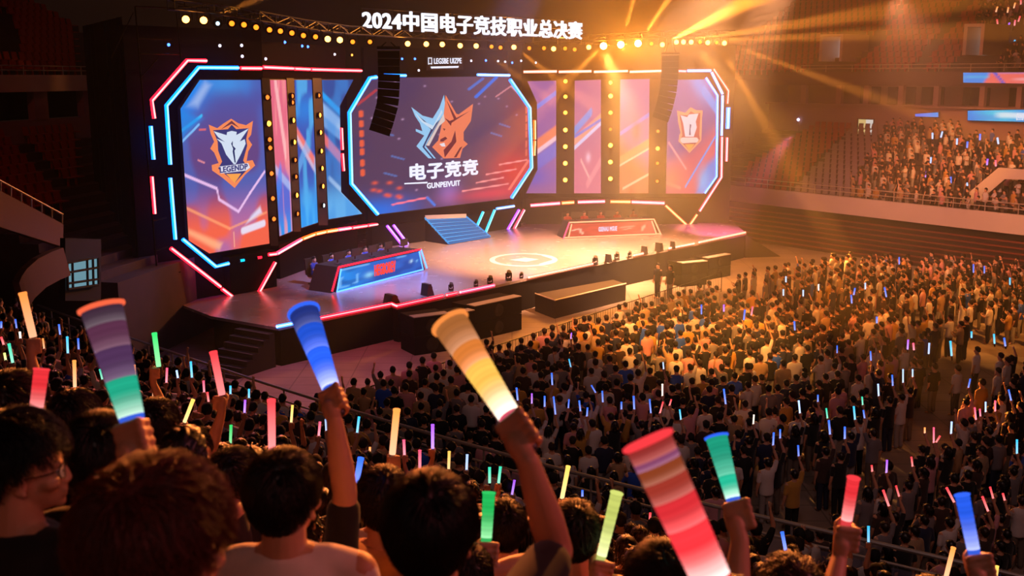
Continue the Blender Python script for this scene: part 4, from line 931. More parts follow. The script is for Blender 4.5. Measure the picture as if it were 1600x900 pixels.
# upper tier
UR = 26; UD, UH = .8, .44
ub = MB()
for k in range(UR): rslab(OC+.4+k*UD, OC+.4+(k+1)*UD, ZF1-.6, ZF1-.2+k*UH, mb=ub, t0=-16)
struct(ub.build('trim_4', m_riser))
railing_line([rpt(t, OC-.05, 0) for t in (-6, T1)], ZF1, zat(1400, 101), 'balcony_railing', 'thin pale railing in front of the upper tier of the far side stand', 2.4)
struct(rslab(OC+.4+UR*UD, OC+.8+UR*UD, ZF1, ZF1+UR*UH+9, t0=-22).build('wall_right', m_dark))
# seat mesh: pan, back, stem
def seat_mb():
    s = MB(); s.box((0, 0, .40), (.44, .40, .05), bev=.015); s.prism([Vector((-.21, .18, .42)), Vector((.21, .18, .42)), Vector((.19, .26, .80)), Vector((-.19, .26, .80))], (0, .035, 0)); s.box((0, .1, .2), (.1, .08, .4)); return s
seat_me = seat_mb().mesh('stadium_seat', m_greyseat)
sv = np.array([v.co[:] for v in seat_me.vertices]); sf = [tuple(p.vertices) for p in seat_me.polygons]
stuffseat = [[], []]
def add_stuff(M3, loc):
    b = len(stuffseat[0]); stuffseat[0].extend((sv @ np.array(M3).T + np.array(loc)).tolist()); stuffseat[1].extend([tuple(b+i for i in f) for f in sf])
rq = Matrix((rd, rn, ZV)).transposed()  # local +y = outward (back of seat)
ang_r = math.atan2(rd.y, rd.x)
right_crowd_spots = []
nseat = 0
greys = []
for k in range(NR):
    off = .3+k*ROWD+.3; z = 3.0+k*ROWH
    t = -4.0
    while t < 32:
        p = rpt(t, off, z); px, py, _ = proj(p+ZV*.5); t += .56
        fx = k/(NR-1)
        bnd1 = 1236+fx*96; bnd2 = 1322+fx*58
        if px < 1165 or px > 1640: continue
        if px < bnd1-5: add_stuff(rq, p)
        elif px < bnd1+3 or bnd2 < px < bnd2+6: pass
        elif px < bnd2: greys.append((k, p))
        else:
            if not (k == 2 and px > 1490) and not (k >= 13 and px > 1500): right_crowd_spots.append((k, p))
grey_rows = {}
for k, p in greys: grey_rows.setdefault(k, []).append(p)
for k, ps in grey_rows.items():
    for i, p in enumerate(ps):
        o = bpy.data.objects.new('stadium_seat', seat_me); COL.objects.link(o); o.location = p; o.rotation_euler = (0, 0, ang_r)
        tag(o, f'empty grey seat in far side stand, {ordw(k)} row up, {ordw(i)} from red block', 'seat', 'empty grey seats in the far side stand')
VT = [[(rplane(OC+1.0).at(x, 90)-RP0).dot(rd) for x in ab] for ab in ((1279, 1315), (1503, 1535))]
upper_crowd_spots = []
for k in range(UR):
    off = OC+.7+k*UD; z = ZF1-.2+k*UH; t = -16.0
    while t < 33:
        p = rpt(t, off, z); px, py, _ = proj(p+ZV*.5); t += .6
        if py < -30 or px < 1130 or px > 1640: continue
        if k < 7 and any(a-.9 < t-.6 < b+.9 for a, b in VT): continue
        if px > 1518+ (105-py)*.12 + 0: upper_crowd_spots.append((k, p)); continue
        if 1268+ (95-py)*.9 < px < 1322+(95-py)*.6 and 45 < py < 97: continue
        if abs(px-(1435+(100-py)*.75)) < 9 or abs(px-(1335+(100-py)*.8)) < 5: continue
        add_stuff(rq, p)
# vomitory housings in the upper tier
def vomitory(px0, px1, y0, y1, label, k0=3):
    pl = rplane(OC+1.0); a, b = pl.at(px0, y1), pl.at(px1, y1); zt = pl.at(px0, y0).z
    root = empty('vomitory', (a+b)/2, label, 'vomitory'); w = (b-a)
    mb = MB(); th = w.normalized()*.25
    for s, p in ((0, a), (1, b-th)): mb.prism([p, p+th, p+th+rn*3.4, p+rn*3.4], ZV*(zt-a.z))
    mb.prism([a+ZV*(zt-a.z), b+ZV*(zt-a.z), b+ZV*(zt-a.z)+rn*3.4, a+ZV*(zt-a.z)+rn*3.4], ZV*.2); mb.build('side_walls', m_wallw, root)
    ins = MB(); c = (a+b)/2+rn*2.2; ins.prism([c-w*.36, c+w*.36, c+w*.36+ZV*(zt-a.z)*.9, c-w*.36+ZV*(zt-a.z)*.9], rn*.1); ins.build('lit_passage', emit('passage', (205, 200, 200), .8), root)
vomitory(1279, 1315, 58, 96, 'white entrance housing among red seats of the upper tier'); vomitory(1503, 1535, 42, 86, 'white entrance housing beside the upper tier crowd')
# big white stair parapet dropping right of the right-hand crowd
sp = MB(); pl = rplane(2.0)
A_ = [pl.at(1497, 315), pl.at(1560, 262), pl.at(1640, 268), pl.at(1640, 282), pl.at(1570, 280), pl.at(1512, 330)]
sp.prism(A_, rn*.3); tag(sp.build('stair_parapet', m_wallw), 'pale stair parapet sloping up beside the seated crowd of the far side stand', 'parapet')

# ---- stand on the far left, behind the curtain
LP0, LP1 = aty(0, 200, 50), aty(140, 200, 57); LP0.z = LP1.z = 0
ld_ = (LP1-LP0).normalized(); ln = Vector((-ld_.y, ld_.x, 0)); ln = ln if ln.y > 0 else -ln
def lpt(t, off, z): return LP0+ld_*t+ln*off+ZV*z
def lplane(off): return Plane(LP0+ln*off, LP1+ln*off)
def lslab(off0, off1, z0, z1, t0=-9, t1=16, mb=None):
    mb = mb or MB(); mb.prism([lpt(t0, off0, z0), lpt(t1, off0, z0), lpt(t1, off0, z1), lpt(t0, off0, z1)], ln*(off1-off0)); return mb
zl = lambda y, off=0: lplane(off).at(60, y).z
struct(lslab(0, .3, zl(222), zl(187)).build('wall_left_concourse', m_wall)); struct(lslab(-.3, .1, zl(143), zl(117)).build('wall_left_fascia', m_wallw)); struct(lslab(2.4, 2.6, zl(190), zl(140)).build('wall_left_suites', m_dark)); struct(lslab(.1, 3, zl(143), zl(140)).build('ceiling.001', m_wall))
for i, (a, b) in enumerate(((53, 74), (130, 150))):
    ta_, tb2 = [(lplane(0).at(x, 150)-LP0).dot(ld_) for x in (a, b)]
    struct(lslab(0, .4, zl(190), zl(143), ta_, tb2).build(f'column_{8+i}', m_wall))
railing_line([lpt(-9, -.1, 0), lpt(16, -.1, 0)], zl(117), zl(103), 'balcony_railing', 'dim railing on the upper balcony of the dark stand beside the curtain', 1.6)
lt = MB(); NLR = 14
for k in range(NLR): lslab(-(k+1)*.8, -k*.8, 0, zl(222)-k*.34, mb=lt)
struct(lt.build('trim_5', m_riser))
lu = MB()
for k in range(20): lslab(.4+k*.8, .4+(k+1)*.8, zl(117)-.5, zl(117)-.1+k*.44, mb=lu)
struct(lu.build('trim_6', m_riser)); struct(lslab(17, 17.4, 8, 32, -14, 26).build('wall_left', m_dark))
lq = Matrix((ld_, ln, ZV)).transposed()
for k in range(20):
    t = -8
    while t < 15:
        p = lpt(t, .4+k*.8+.4, zl(117)-.1+k*.44); t += .6; px, py, _ = proj(p)
        if -20 < px < 124 and not (px < 42-(95-py)*.3 and 25 < py < 95): add_stuff(lq, p)
for k in range(NLR):
    t = -8
    while t < 15:
        p = lpt(t, -k*.8-.4, zl(222)-k*.34); t += .6; px, py, _ = proj(p)
        if -20 < px < (124 if k < 8 else 70) and not (abs(px-(20+(py-220)*.9)) < 12): add_stuff(lq, p)
me = bpy.data.meshes.new('stadium_seats'); me.from_pydata(stuffseat[0], [], stuffseat[1]); me.materials.append(m_redseat); me.update()
so = bpy.data.objects.new('stadium_seats', me); COL.objects.link(so); tag(so, 'rows and rows of empty dark red seats in the upper and outer stands', 'seats', None, 'stuff')
# stair wall with a rail, curved parapet, glazed door of the left stand
pl = lplane(-9.4)
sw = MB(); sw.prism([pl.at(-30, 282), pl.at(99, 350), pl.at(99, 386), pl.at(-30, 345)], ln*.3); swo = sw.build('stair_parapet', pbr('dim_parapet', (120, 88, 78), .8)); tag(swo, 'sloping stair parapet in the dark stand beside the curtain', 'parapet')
t = MB(); t.tube([pl.at(-30, 266), pl.at(98, 335)], .035, 6); t.build('top_rail', m_rail, swo)
for i in range(8):
    x = -15+i*16; y = 282+(x+30)*.527; t = MB(); t.tube([pl.at(x, y), pl.at(x, y-16)], .03, 5); t.build('post', m_rail, swo)
cp = MB(); P2 = lplane(-11.5); pa = [P2.at(30, 442), P2.at(34, 432), P2.at(42, 420), P2.at(60, 404), P2.at(82, 393), P2.at(99, 387)]
pb = [p+ZV*-.95-ln*.2 for p in pa]
for i in range(len(pa)-1): cp.prism([pb[i], pb[i+1], pa[i+1], pa[i]], ln*.25)
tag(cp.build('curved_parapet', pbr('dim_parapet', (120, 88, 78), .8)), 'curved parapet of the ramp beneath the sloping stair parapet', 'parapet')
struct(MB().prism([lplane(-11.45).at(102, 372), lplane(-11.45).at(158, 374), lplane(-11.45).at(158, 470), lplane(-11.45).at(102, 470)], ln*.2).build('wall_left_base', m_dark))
pw_ = lplane(-11.52)
gd = empty('glazed_door', pw_.at(128, 452), 'cold lit glazed double door in the dark wall beside the curtain', 'door')
o = MB().prism([pw_.at(105, 411), pw_.at(153, 402), pw_.at(154, 445), pw_.at(106, 452)], ln*.03).build('lit_glass', emit('cold_glass', (120, 165, 180), .75), gd)
for a, b in (((105, 411), (153, 402)), ((106, 452), (154, 445)), ((105, 411), (106, 452)), ((153, 402), (154, 445)), ((136, 405), (137, 447)), ((106, 426), (153, 418)), ((106, 443), (154, 436)), ((113, 410), (114, 450)), ((145, 404), (146, 446))):
    t = MB(); t.tube([pw_.at(*a, .06), pw_.at(*b, .06)], .045, 5); t.build('door_bar', m_dark, gd)

# ================================================================== OUR OWN STAND + GLASS RAILING
rail_px = [(-70, 428), (0, 455), (67, 480), (112, 497), (207, 530), (325, 570), (400, 595), (510, 632), (613, 660), (687, 683), (794, 713), (913, 743), (1017, 772), (1134, 793), (1200, 810), (1300, 832), (1394, 853), (1475, 873), (1600, 903), (1750, 935)]
RZ0, RZ1 = 1.3, 2.4
rail_raw = [atz(x, y, RZ1) for x, y in rail_px]; rail_raw = [Vector((p.x, p.y, 0)) for p in rail_raw]
rail = rail_raw
for _ in range(3): rail = [rail[0]]+[(rail[i-1]+rail[i]*2+rail[i+1])/4 for i in range(1, len(rail)-1)]+[rail[-1]]
def rail_dist(x, y):
    """distance behind the rail (towards the camera), >0 in the stand"""
    best = None
    for a, b in zip(rail[:-1], rail[1:]):
        d = b-a; t = max(0, min(1, ((x-a.x)*d.x+(y-a.y)*d.y)/d.length_squared)); q = a+d*t; v = Vector((x-q.x, y-q.y, 0)); L_ = v.length
        if best is None or L_ < best[0]:
            s = 1 if (d.x*v.y-d.y*v.x) < 0 else -1; best = (L_, s)
    return best[0]*best[1]
SROWD = .85
def row_z(k): q = k*SROWD+.4; return RZ0+.28*q+.0083*q*q-.25
def stand_z(x, y):
    s = rail_dist(x, y); k = max(0, int((s-.2)/SROWD)); return row_z(k), k
NS_ = 26
def offset_curve(s):
    out = []
    for i, p in enumerate(rail):
        t = (rail[min(i+1, len(rail)-1)]-rail[max(i-1, 0)]).normalized(); n = Vector((t.y, -t.x, 0)); out.append(p+n*s)
    return out
stm = MB(); prevz = 0
for k in range(NS_):
    c0 = offset_curve(-.25 if k == 0 else .2+k*SROWD); c1 = offset_curve(.2+(k+1)*SROWD); z = row_z(k)
    n = len(c0); vs = [Vector((p.x, p.y, 0 if k == 0 else row_z(k-1))) for p in c0]+[Vector((p.x, p.y, z)) for p in c0]+[Vector((p.x, p.y, z)) for p in c1]
    fs = [(i, i+1, n+i+1, n+i) for i in range(n-1)]+[(n+i, n+i+1, 2*n+i+1, 2*n+i) for i in range(n-1)]
    stm.add(vs, fs)
struct(stm.build('trim_7', m_riser))
gr = empty('glass_railing', rail[8]+ZV*RZ0, 'long glass railing with two metal rails along the front of the near stand', 'railing')
m_railw = pbr('brushed_rail', (205, 198, 195), .38, .7)
t = MB(); t.tube([p+ZV*RZ1 for p in rail], .045, 8); t.build('top_rail', m_railw, gr)
t = MB(); t.tube([p+ZV*(RZ1-.34) for p in rail], .028, 8); t.build('mid_rail', m_railw, gr)
dists = [0]
for a, b in zip(rail[:-1], rail[1:]): dists.append(dists[-1]+(b-a).length)
def rail_at(s):
    for i in range(len(rail)-1):
        if s <= dists[i+1]: return rail[i].lerp(rail[i+1], (s-dists[i])/(dists[i+1]-dists[i]))
    return rail[-1]
m_gl = glass('railing_glass', (140, 140, 175), .22, .08)
s = 0
while s < dists[-1]-1.5:
    a, b = rail_at(s), rail_at(s+1.45); s += 1.5
    t = MB(); t.tube([a+ZV*RZ0, a+ZV*RZ1], .028, 6); t.build('post', m_railw, gr)
    t = MB(); d = (b-a).normalized()*.04; t.prism([a+d+ZV*(RZ0+.08), b-d+ZV*(RZ0+.08), b-d+ZV*(RZ1-.42), a+d+ZV*(RZ1-.42)], Vector((-d.y, d.x, 0)).normalized()*.012); t.build('glass_pane', m_gl, gr)
# ================================================================== PEOPLE
m_skin = pbr('skin', (205, 150, 120), .5, sss=.0, noise=.06, nscale=30)
m_hair = pbr('hair', (20, 14, 12), .42, spec=.5, objcol=True)
m_cloth = pbr('shirt_cloth', (200, 200, 200), .85, noise=.1, nscale=25, objcol=True, sheen=.2)
m_pants = pbr('trouser_cloth', (30, 30, 36), .85, noise=.15, nscale=25, objcol=True)
m_eye = pbr('eye_white', (225, 220, 215), .2); m_iris = pbr('iris', (30, 18, 12), .2)

def capsule(mb, a, b, ra, rb, n=12):
    a = Vector(a); b = Vector(b); L_ = (b-a).length; t = (b-a)/L_ if L_ > 1e-6 else ZV
    path = []; rs = []
    for k in (-.98, -.8, -.45, 0): path.append(a+t*ra*k); rs.append(ra*math.sqrt(max(0.02, 1-k*k)))
    for k in (.25, .5, .75): path.append(a.lerp(b, k)); rs.append(ra+(rb-ra)*k)
    for k in (0, .45, .8, .98): path.append(b+t*rb*k); rs.append(rb*math.sqrt(max(0.02, 1-k*k)))
    mb.tube(path, rs, n)
def chain(mb, pts, rs, n=12):
    for i in range(len(pts)-1): capsule(mb, pts[i], pts[i+1], rs[i], rs[i+1], n)
def rings(mb, secs, n=24, M=None):
    """secs: (cx,cy,z,rx,ry)"""
    vs = [Vector((cx+rx*math.cos(2*PI*k/n), cy+ry*math.sin(2*PI*k/n), z)) for cx, cy, z, rx, ry in secs for k in range(n)]
    if M is not None: vs = [M @ v for v in vs]
    N = len(secs); fs = [(i*n+k, i*n+(k+1) % n, (i+1)*n+(k+1) % n, (i+1)*n+k) for i in range(N-1) for k in range(n)]+[tuple(range(n))[::-1], tuple(range((N-1)*n, N*n))]
    mb.add(vs, fs)
def eball(mb, c, r, M=None, nu=20, nv=12):
    t = MB(); t.ball((0, 0, 0), r, nu, nv); mb.add([(M @ Vector(v) if M is not None else Vector(v))+Vector(c) for v in t.v], t.f)
def remesh(mb, voxel, smooth=4, name='m', dec=None, factor=.5):
    me = mb.mesh(name, []); o = bpy.data.objects.new('tmp', me); COL.objects.link(o)
    r = o.modifiers.new('r', 'REMESH'); r.mode = 'VOXEL'; r.voxel_size = voxel
    if smooth: s = o.modifiers.new('s', 'SMOOTH'); s.iterations = smooth; s.factor = factor
    if dec: d = o.modifiers.new('d', 'DECIMATE'); d.ratio = dec
    dg = bpy.context.evaluated_depsgraph_get(); dg.update()
    m2 = bpy.data.meshes.new_from_object(o.evaluated_get(dg)); bpy.data.objects.remove(o); bpy.data.meshes.remove(me)
    m2.name = name; m2.materials.clear(); m2.polygons.foreach_set('use_smooth', [True]*len(m2.polygons)); m2.update(); return m2

def ik(S, H, l1, l2, pole):
    d = H-S; L_ = min(d.length, (l1+l2)*.995); t = d.normalized(); H = S+t*L_
    a = (l1*l1-l2*l2+L_*L_)/(2*L_); h = math.sqrt(max(0, l1*l1-a*a)); p = pole-t*pole.dot(t); p.normalize()
    return S+t*a+p*h, H
def hand_grip(mb, C, A, N, sgn, rs=.021, k=1.0):
    """fist closed around a stick: C grip centre, A stick axis (up), N palm-to-stick direction; returns wrist point"""
    A = A.normalized(); N = (N-A*N.dot(A)).normalized(); T = A.cross(N)*sgn
    pc = C-N*(rs+.012*k)
    # palm slab: several capsules side by side
    for q in (-.03, -.01, .012, .033): capsule(mb, pc+A*q*k-T*.026*k, pc+A*q*1.05*k+T*.032*k, .0145*k, .0135*k, 10)
    w = pc-T*.012*k-A*.072*k-N*.002
    capsule(mb, pc-A*.022*k-T*.012*k, w, .030*k, .026*k, 12)
    rr = rs+.0085*k
    for i, (q, sp, r) in enumerate(((.036, 225, .0092), (.0125, 240, .0098), (-.0112, 232, .0094), (-.0345, 205, .0082))):
        pts = [pc+A*q*k+T*.036*k]
        for ph in (70, 115, 160, 200, sp):
            a = math.radians(ph); pts.append(C+A*(q-.003*(ph-70)/100)*k + (-N*math.cos(a)+T*math.sin(a))*rr*(1.12 if ph == 115 else 1.0))
        eball(mb, pc+A*q*k+T*.037*k-N*.006*k, (.0125*k, .0125*k, .0125*k))
        chain(mb, pts, [r*k*1.12, r*k*1.08, r*k*1.05, r*k, r*k*.97, r*k*.9], 10)
    th = [pc-T*.024*k-A*.028*k]
    for ph, z in ((-75, .012), (-120, .036), (-165, .05)):
        a = math.radians(ph); th.append(C+A*z*k+(-N*math.cos(a)+T*math.sin(a))*(rr+.002))
    chain(mb, th, [.0165*k, .0135*k, .0115*k, .010*k], 10)
    return w
def hand_relaxed(mb, W, D, N, sgn, k=1.0):
    """hanging hand: W wrist, D pointing direction, N palm normal"""
    D = D.normalized(); N = (N-D*N.dot(D)).normalized(); T = D.cross(N)*sgn
    for q in (-.028, -.01, .01, .028): capsule(mb, W+D*.02+T*q*.7, W+D*.085+T*q, .014, .0125, 10)
    for q, l, r in ((.032, .068, .0085), (.011, .077, .009), (-.011, .072, .0087), (-.032, .056, .0077)):
        b = W+D*.088+T*q; p1 = b+D*l*.45+N*.006; p2 = p1+D*l*.3+N*.016; p3 = p2+D*l*.2+N*.018
        chain(mb, [b, p1, p2, p3], [r*1.1, r, r*.95, r*.85], 10)
    b = W+D*.025+T*.03; chain(mb, [b, b+T*.022+D*.03+N*.01, b+T*.028+D*.058+N*.02], [.015, .0115, .0095], 10)

class Fig:
    """a standing figure, facing +y, feet on z=0"""
    def __init__(s, H=1.72, headyaw=0, headpitch=0, female=False, arms=None, lean=0.0, build=1.0, voxel=.0065, sleeves=True, hairstyle='short', fat=1.0, hood=False, legs_spread=.09, hs=1.0, sit=False):
        s.H = H; k = H/1.72; s.k = k; s.hs = hs
        sk = MB(); sh = MB(); pa = MB(); so = MB()
        lean_v = Vector((0, lean, 0)); w = (.92 if female else 1.0)*build
        # head frame
        s.HM = Matrix.Translation((0, .012+lean*.9, 1.605*k)) @ Matrix.Rotation(headyaw, 4, 'Z') @ Matrix.Rotation(headpitch, 4, 'X')
        HM = s.HM @ Matrix.Scale(hs, 4)
        def hp(x, y, z): return HM @ Vector((x, y, z))
        R3 = HM.to_3x3()
        eball(sk, hp(0, -.012, .028), (.074, .094, .092), R3); eball(sk, hp(0, .022, -.02), (.063, .074, .085), R3); eball(sk, hp(0, .045, -.062), (.045, .046, .045), R3)
        eball(sk, hp(0, .078, -.088), (.022, .018, .018), R3)                      # chin
        capsule(sk, hp(-.03, .078, .018), hp(.03, .078, .018), .018, .018)           # brow
        chain(sk, [hp(0, .088, .008), hp(0, .099, -.014), hp(0, .103, -.031)], [.009, .0105, .0115])  # nose
        for q in (-1, 1):
            eball(sk, hp(q*.012, .096, -.034), (.010, .011, .008), R3)              # nostril wings
            eball(sk, hp(q*.046, .062, -.022), (.024, .026, .022), R3)              # cheek
            eball(sk, hp(q*.078, -.006, -.008), (.009, .021, .033), R3 @ Matrix.Rotation(.25*q, 3, 'Z')); eball(sk, hp(q*.083, -.013, .006), (.008, .019, .022), R3); eball(sk, hp(q*.079, .002, -.034), (.008, .010, .011), R3)
        capsule(sk, hp(-.018, .094, -.056), hp(.018, .094, -.056), .0075, .0075); capsule(sk, hp(-.015, .092, -.066), hp(.015, .092, -.066), .0085, .0085)   # lips
        nb = Vector((0, -.015+lean*.7, 1.44*k)); nr = .052 if female else .060
        chain(sk, [nb-Vector((0, 0, .03)), (nb+hp(0, -.02, -.06))/2+Vector((0, -.004, 0)), hp(0, -.012, -.045)], [nr*1.25, nr, nr*.98], 16)
        chain(sk, [nb+Vector((-.13*w, 0, -.035*k)), nb+Vector((0, 0, .01)), nb+Vector((.13*w, 0, -.035*k))], [.045, .055, .045], 14)   # trapezius
        # torso
        ws = [(0, 0, .84, .150, .105), (0, 0, .92, .165, .118), (0, .0, 1.02, .148, .108), (0, lean*.3, 1.14, .150, .110), (0, lean*.5, 1.26, .170, .118), (0, lean*.6, 1.36, .178, .112), (0, lean*.7-.005, 1.42, .150, .085), (0, lean*.7-.01, 1.455, .09, .062)]
        rings(sk, [(cx, cy, z*k, rx*w, ry*(fat)) for cx, cy, z, rx, ry in ws])
        infl = .016
        hem = .80
        tw = [(0, 0, hem, .182, .140), (0, 0, .90, .186, .142), (0, 0, 1.02, .176, .134), (0, lean*.3, 1.14, .174, .130), (0, lean*.5, 1.26, .190, .136), (0, lean*.6, 1.36, .196, .128), (0, lean*.7-.005, 1.425, .165, .098), (0, lean*.7-.012, 1.468, .088, .072)]
        rings(sh, [(cx, cy, z*k, rx*w, ry*fat) for cx, cy, z, rx, ry in tw])
        if hood:
            chain(sh, [nb+Vector((-.095, .02, .0)), nb+Vector((-.07, -.075, -.01)), nb+Vector((0, -.105, -.03)), nb+Vector((.07, -.075, -.01)), nb+Vector((.095, .02, .0))], [.035, .048, .055, .048, .035])
        # legs
        for q in (-1, 1):
            hipj = Vector((q*.085*w, 0, .87*k)); kn = Vector((q*(legs_spread+.005), .012, .47*k)) if not sit else Vector((q*.12, .43, .87*k)); an = Vector((q*(legs_spread+.01), -.012, .085*k)) if not sit else Vector((q*.13, .42, .50*k)); to = an+Vector((q*.015, .14, -.045*k))
            chain(sk, [hipj, kn, an], [.082*w, .056, .040], 12); chain(sk, [an, an+Vector((0, .0, -.03)), to], [.04, .038, .03])
            chain(pa, [hipj+Vector((0, 0, .01)), kn, an+Vector((0, 0, .01))], [.098*w, .078, .066], 14)
            chain(so, [an+Vector((0, -.03, -.042*k)), an+Vector((q*.006, .06, -.045*k)), to+Vector((0, 0, -.002))], [.043, .046, .038], 12)
        rings(pa, [(0, 0, .80*k, .170*w, .122), (0, 0, .88*k, .172*w, .126), (0, 0, .97*k, .162*w, .122), (0, 0, 1.0*k, .155*w, .115)])
        # arms
        s.grip = {}; s.targets = {}
        arms = arms or {}
        for nm, q in (('R', 1), ('L', -1)):
            S = Vector((q*.185*w, lean*.65-.005, 1.385*k)); spec = arms.get(nm, ('down',)); l1, l2 = .285*k, .245*k
            if spec[0] == 'down':
                E = S+Vector((q*.055, -.02, -.28*k)); W = E+Vector((q*.005, .055, -.235*k))
                hand_relaxed(sk, W, Vector((0, .15, -1)), Vector((-q, .2, 0)), q); raise_ = 0
            elif spec[0] == 'grip':
                C = Vector(spec[1]); A = Vector(spec[2]).normalized(); N = Vector(spec[3]) if len(spec) > 3 else Vector((-.25*q, 1, 0)); pole = Vector(spec[4]) if len(spec) > 4 else Vector((q*.8, -.25, -.8))
                raise_ = max(0, min(1, (C.z-S.z)/.3))
                if raise_ > 0: S = S+Vector((-q*.012, 0, .045*raise_))
                # reach limit
                if (C-S).length > l1+l2+.05: C = S+(C-S).normalized()*(l1+l2+.05)
                T = A.cross((N-A*N.dot(A)).normalized())*(-q if spec[0] == 'grip' else q)
                W = hand_grip(sk, C, A, N, -q, .019, 1.0)
                E, W2 = ik(S, W, l1, l2, pole); s.grip[nm] = (C, A)
                W = W if (W-E).length < l2*1.2 else W
            else:      # bent forward, relaxed hand near the chest
                C = Vector(spec[1]); E, W = ik(S, C, l1, l2, Vector((q*.7, -.3, -.8))); hand_relaxed(sk, W, Vector(spec[2]), Vector((-q, -.1, .2)), q); raise_ = 0
            um = (S+E)/2; fm = E.lerp(W, .35)
            chain(sk, [S, um, E], [.056*w, .049*w, .041], 14); chain(sk, [E, fm, W], [.041, .043*(1 if not female else .92), .0275], 14)
            eball(sk, S, (.062*w, .062, .062))
            se = E.lerp(S, .22) if sleeves else E.lerp(W, .85)
            if sleeves: chain(sh, [nb+Vector((q*.045, -.004, -.012)), nb.lerp(S, .6)+Vector((0, 0, .012)), S+Vector((0, 0, -.004)), S.lerp(se, .6), se], [.05, .056*w, .066*w, .062*w, .060*w], 16)
            else: chain(sh, [S-Vector((q*.03, 0, .01)), S, E, E.lerp(W, .85)], [.076*w, .074*w, .058, .045], 16)
        s.meshes = {}
        s.mb = dict(body=sk, shirt=sh, trousers=pa, shoes=so)
        s.voxel = voxel
    def mesh(s, name, voxel=None, smooth=4, dec=None, mat=None):
        me = remesh(s.mb[name], voxel or s.voxel, smooth, name, dec)
        if mat: me.materials.append(mat)
        return me

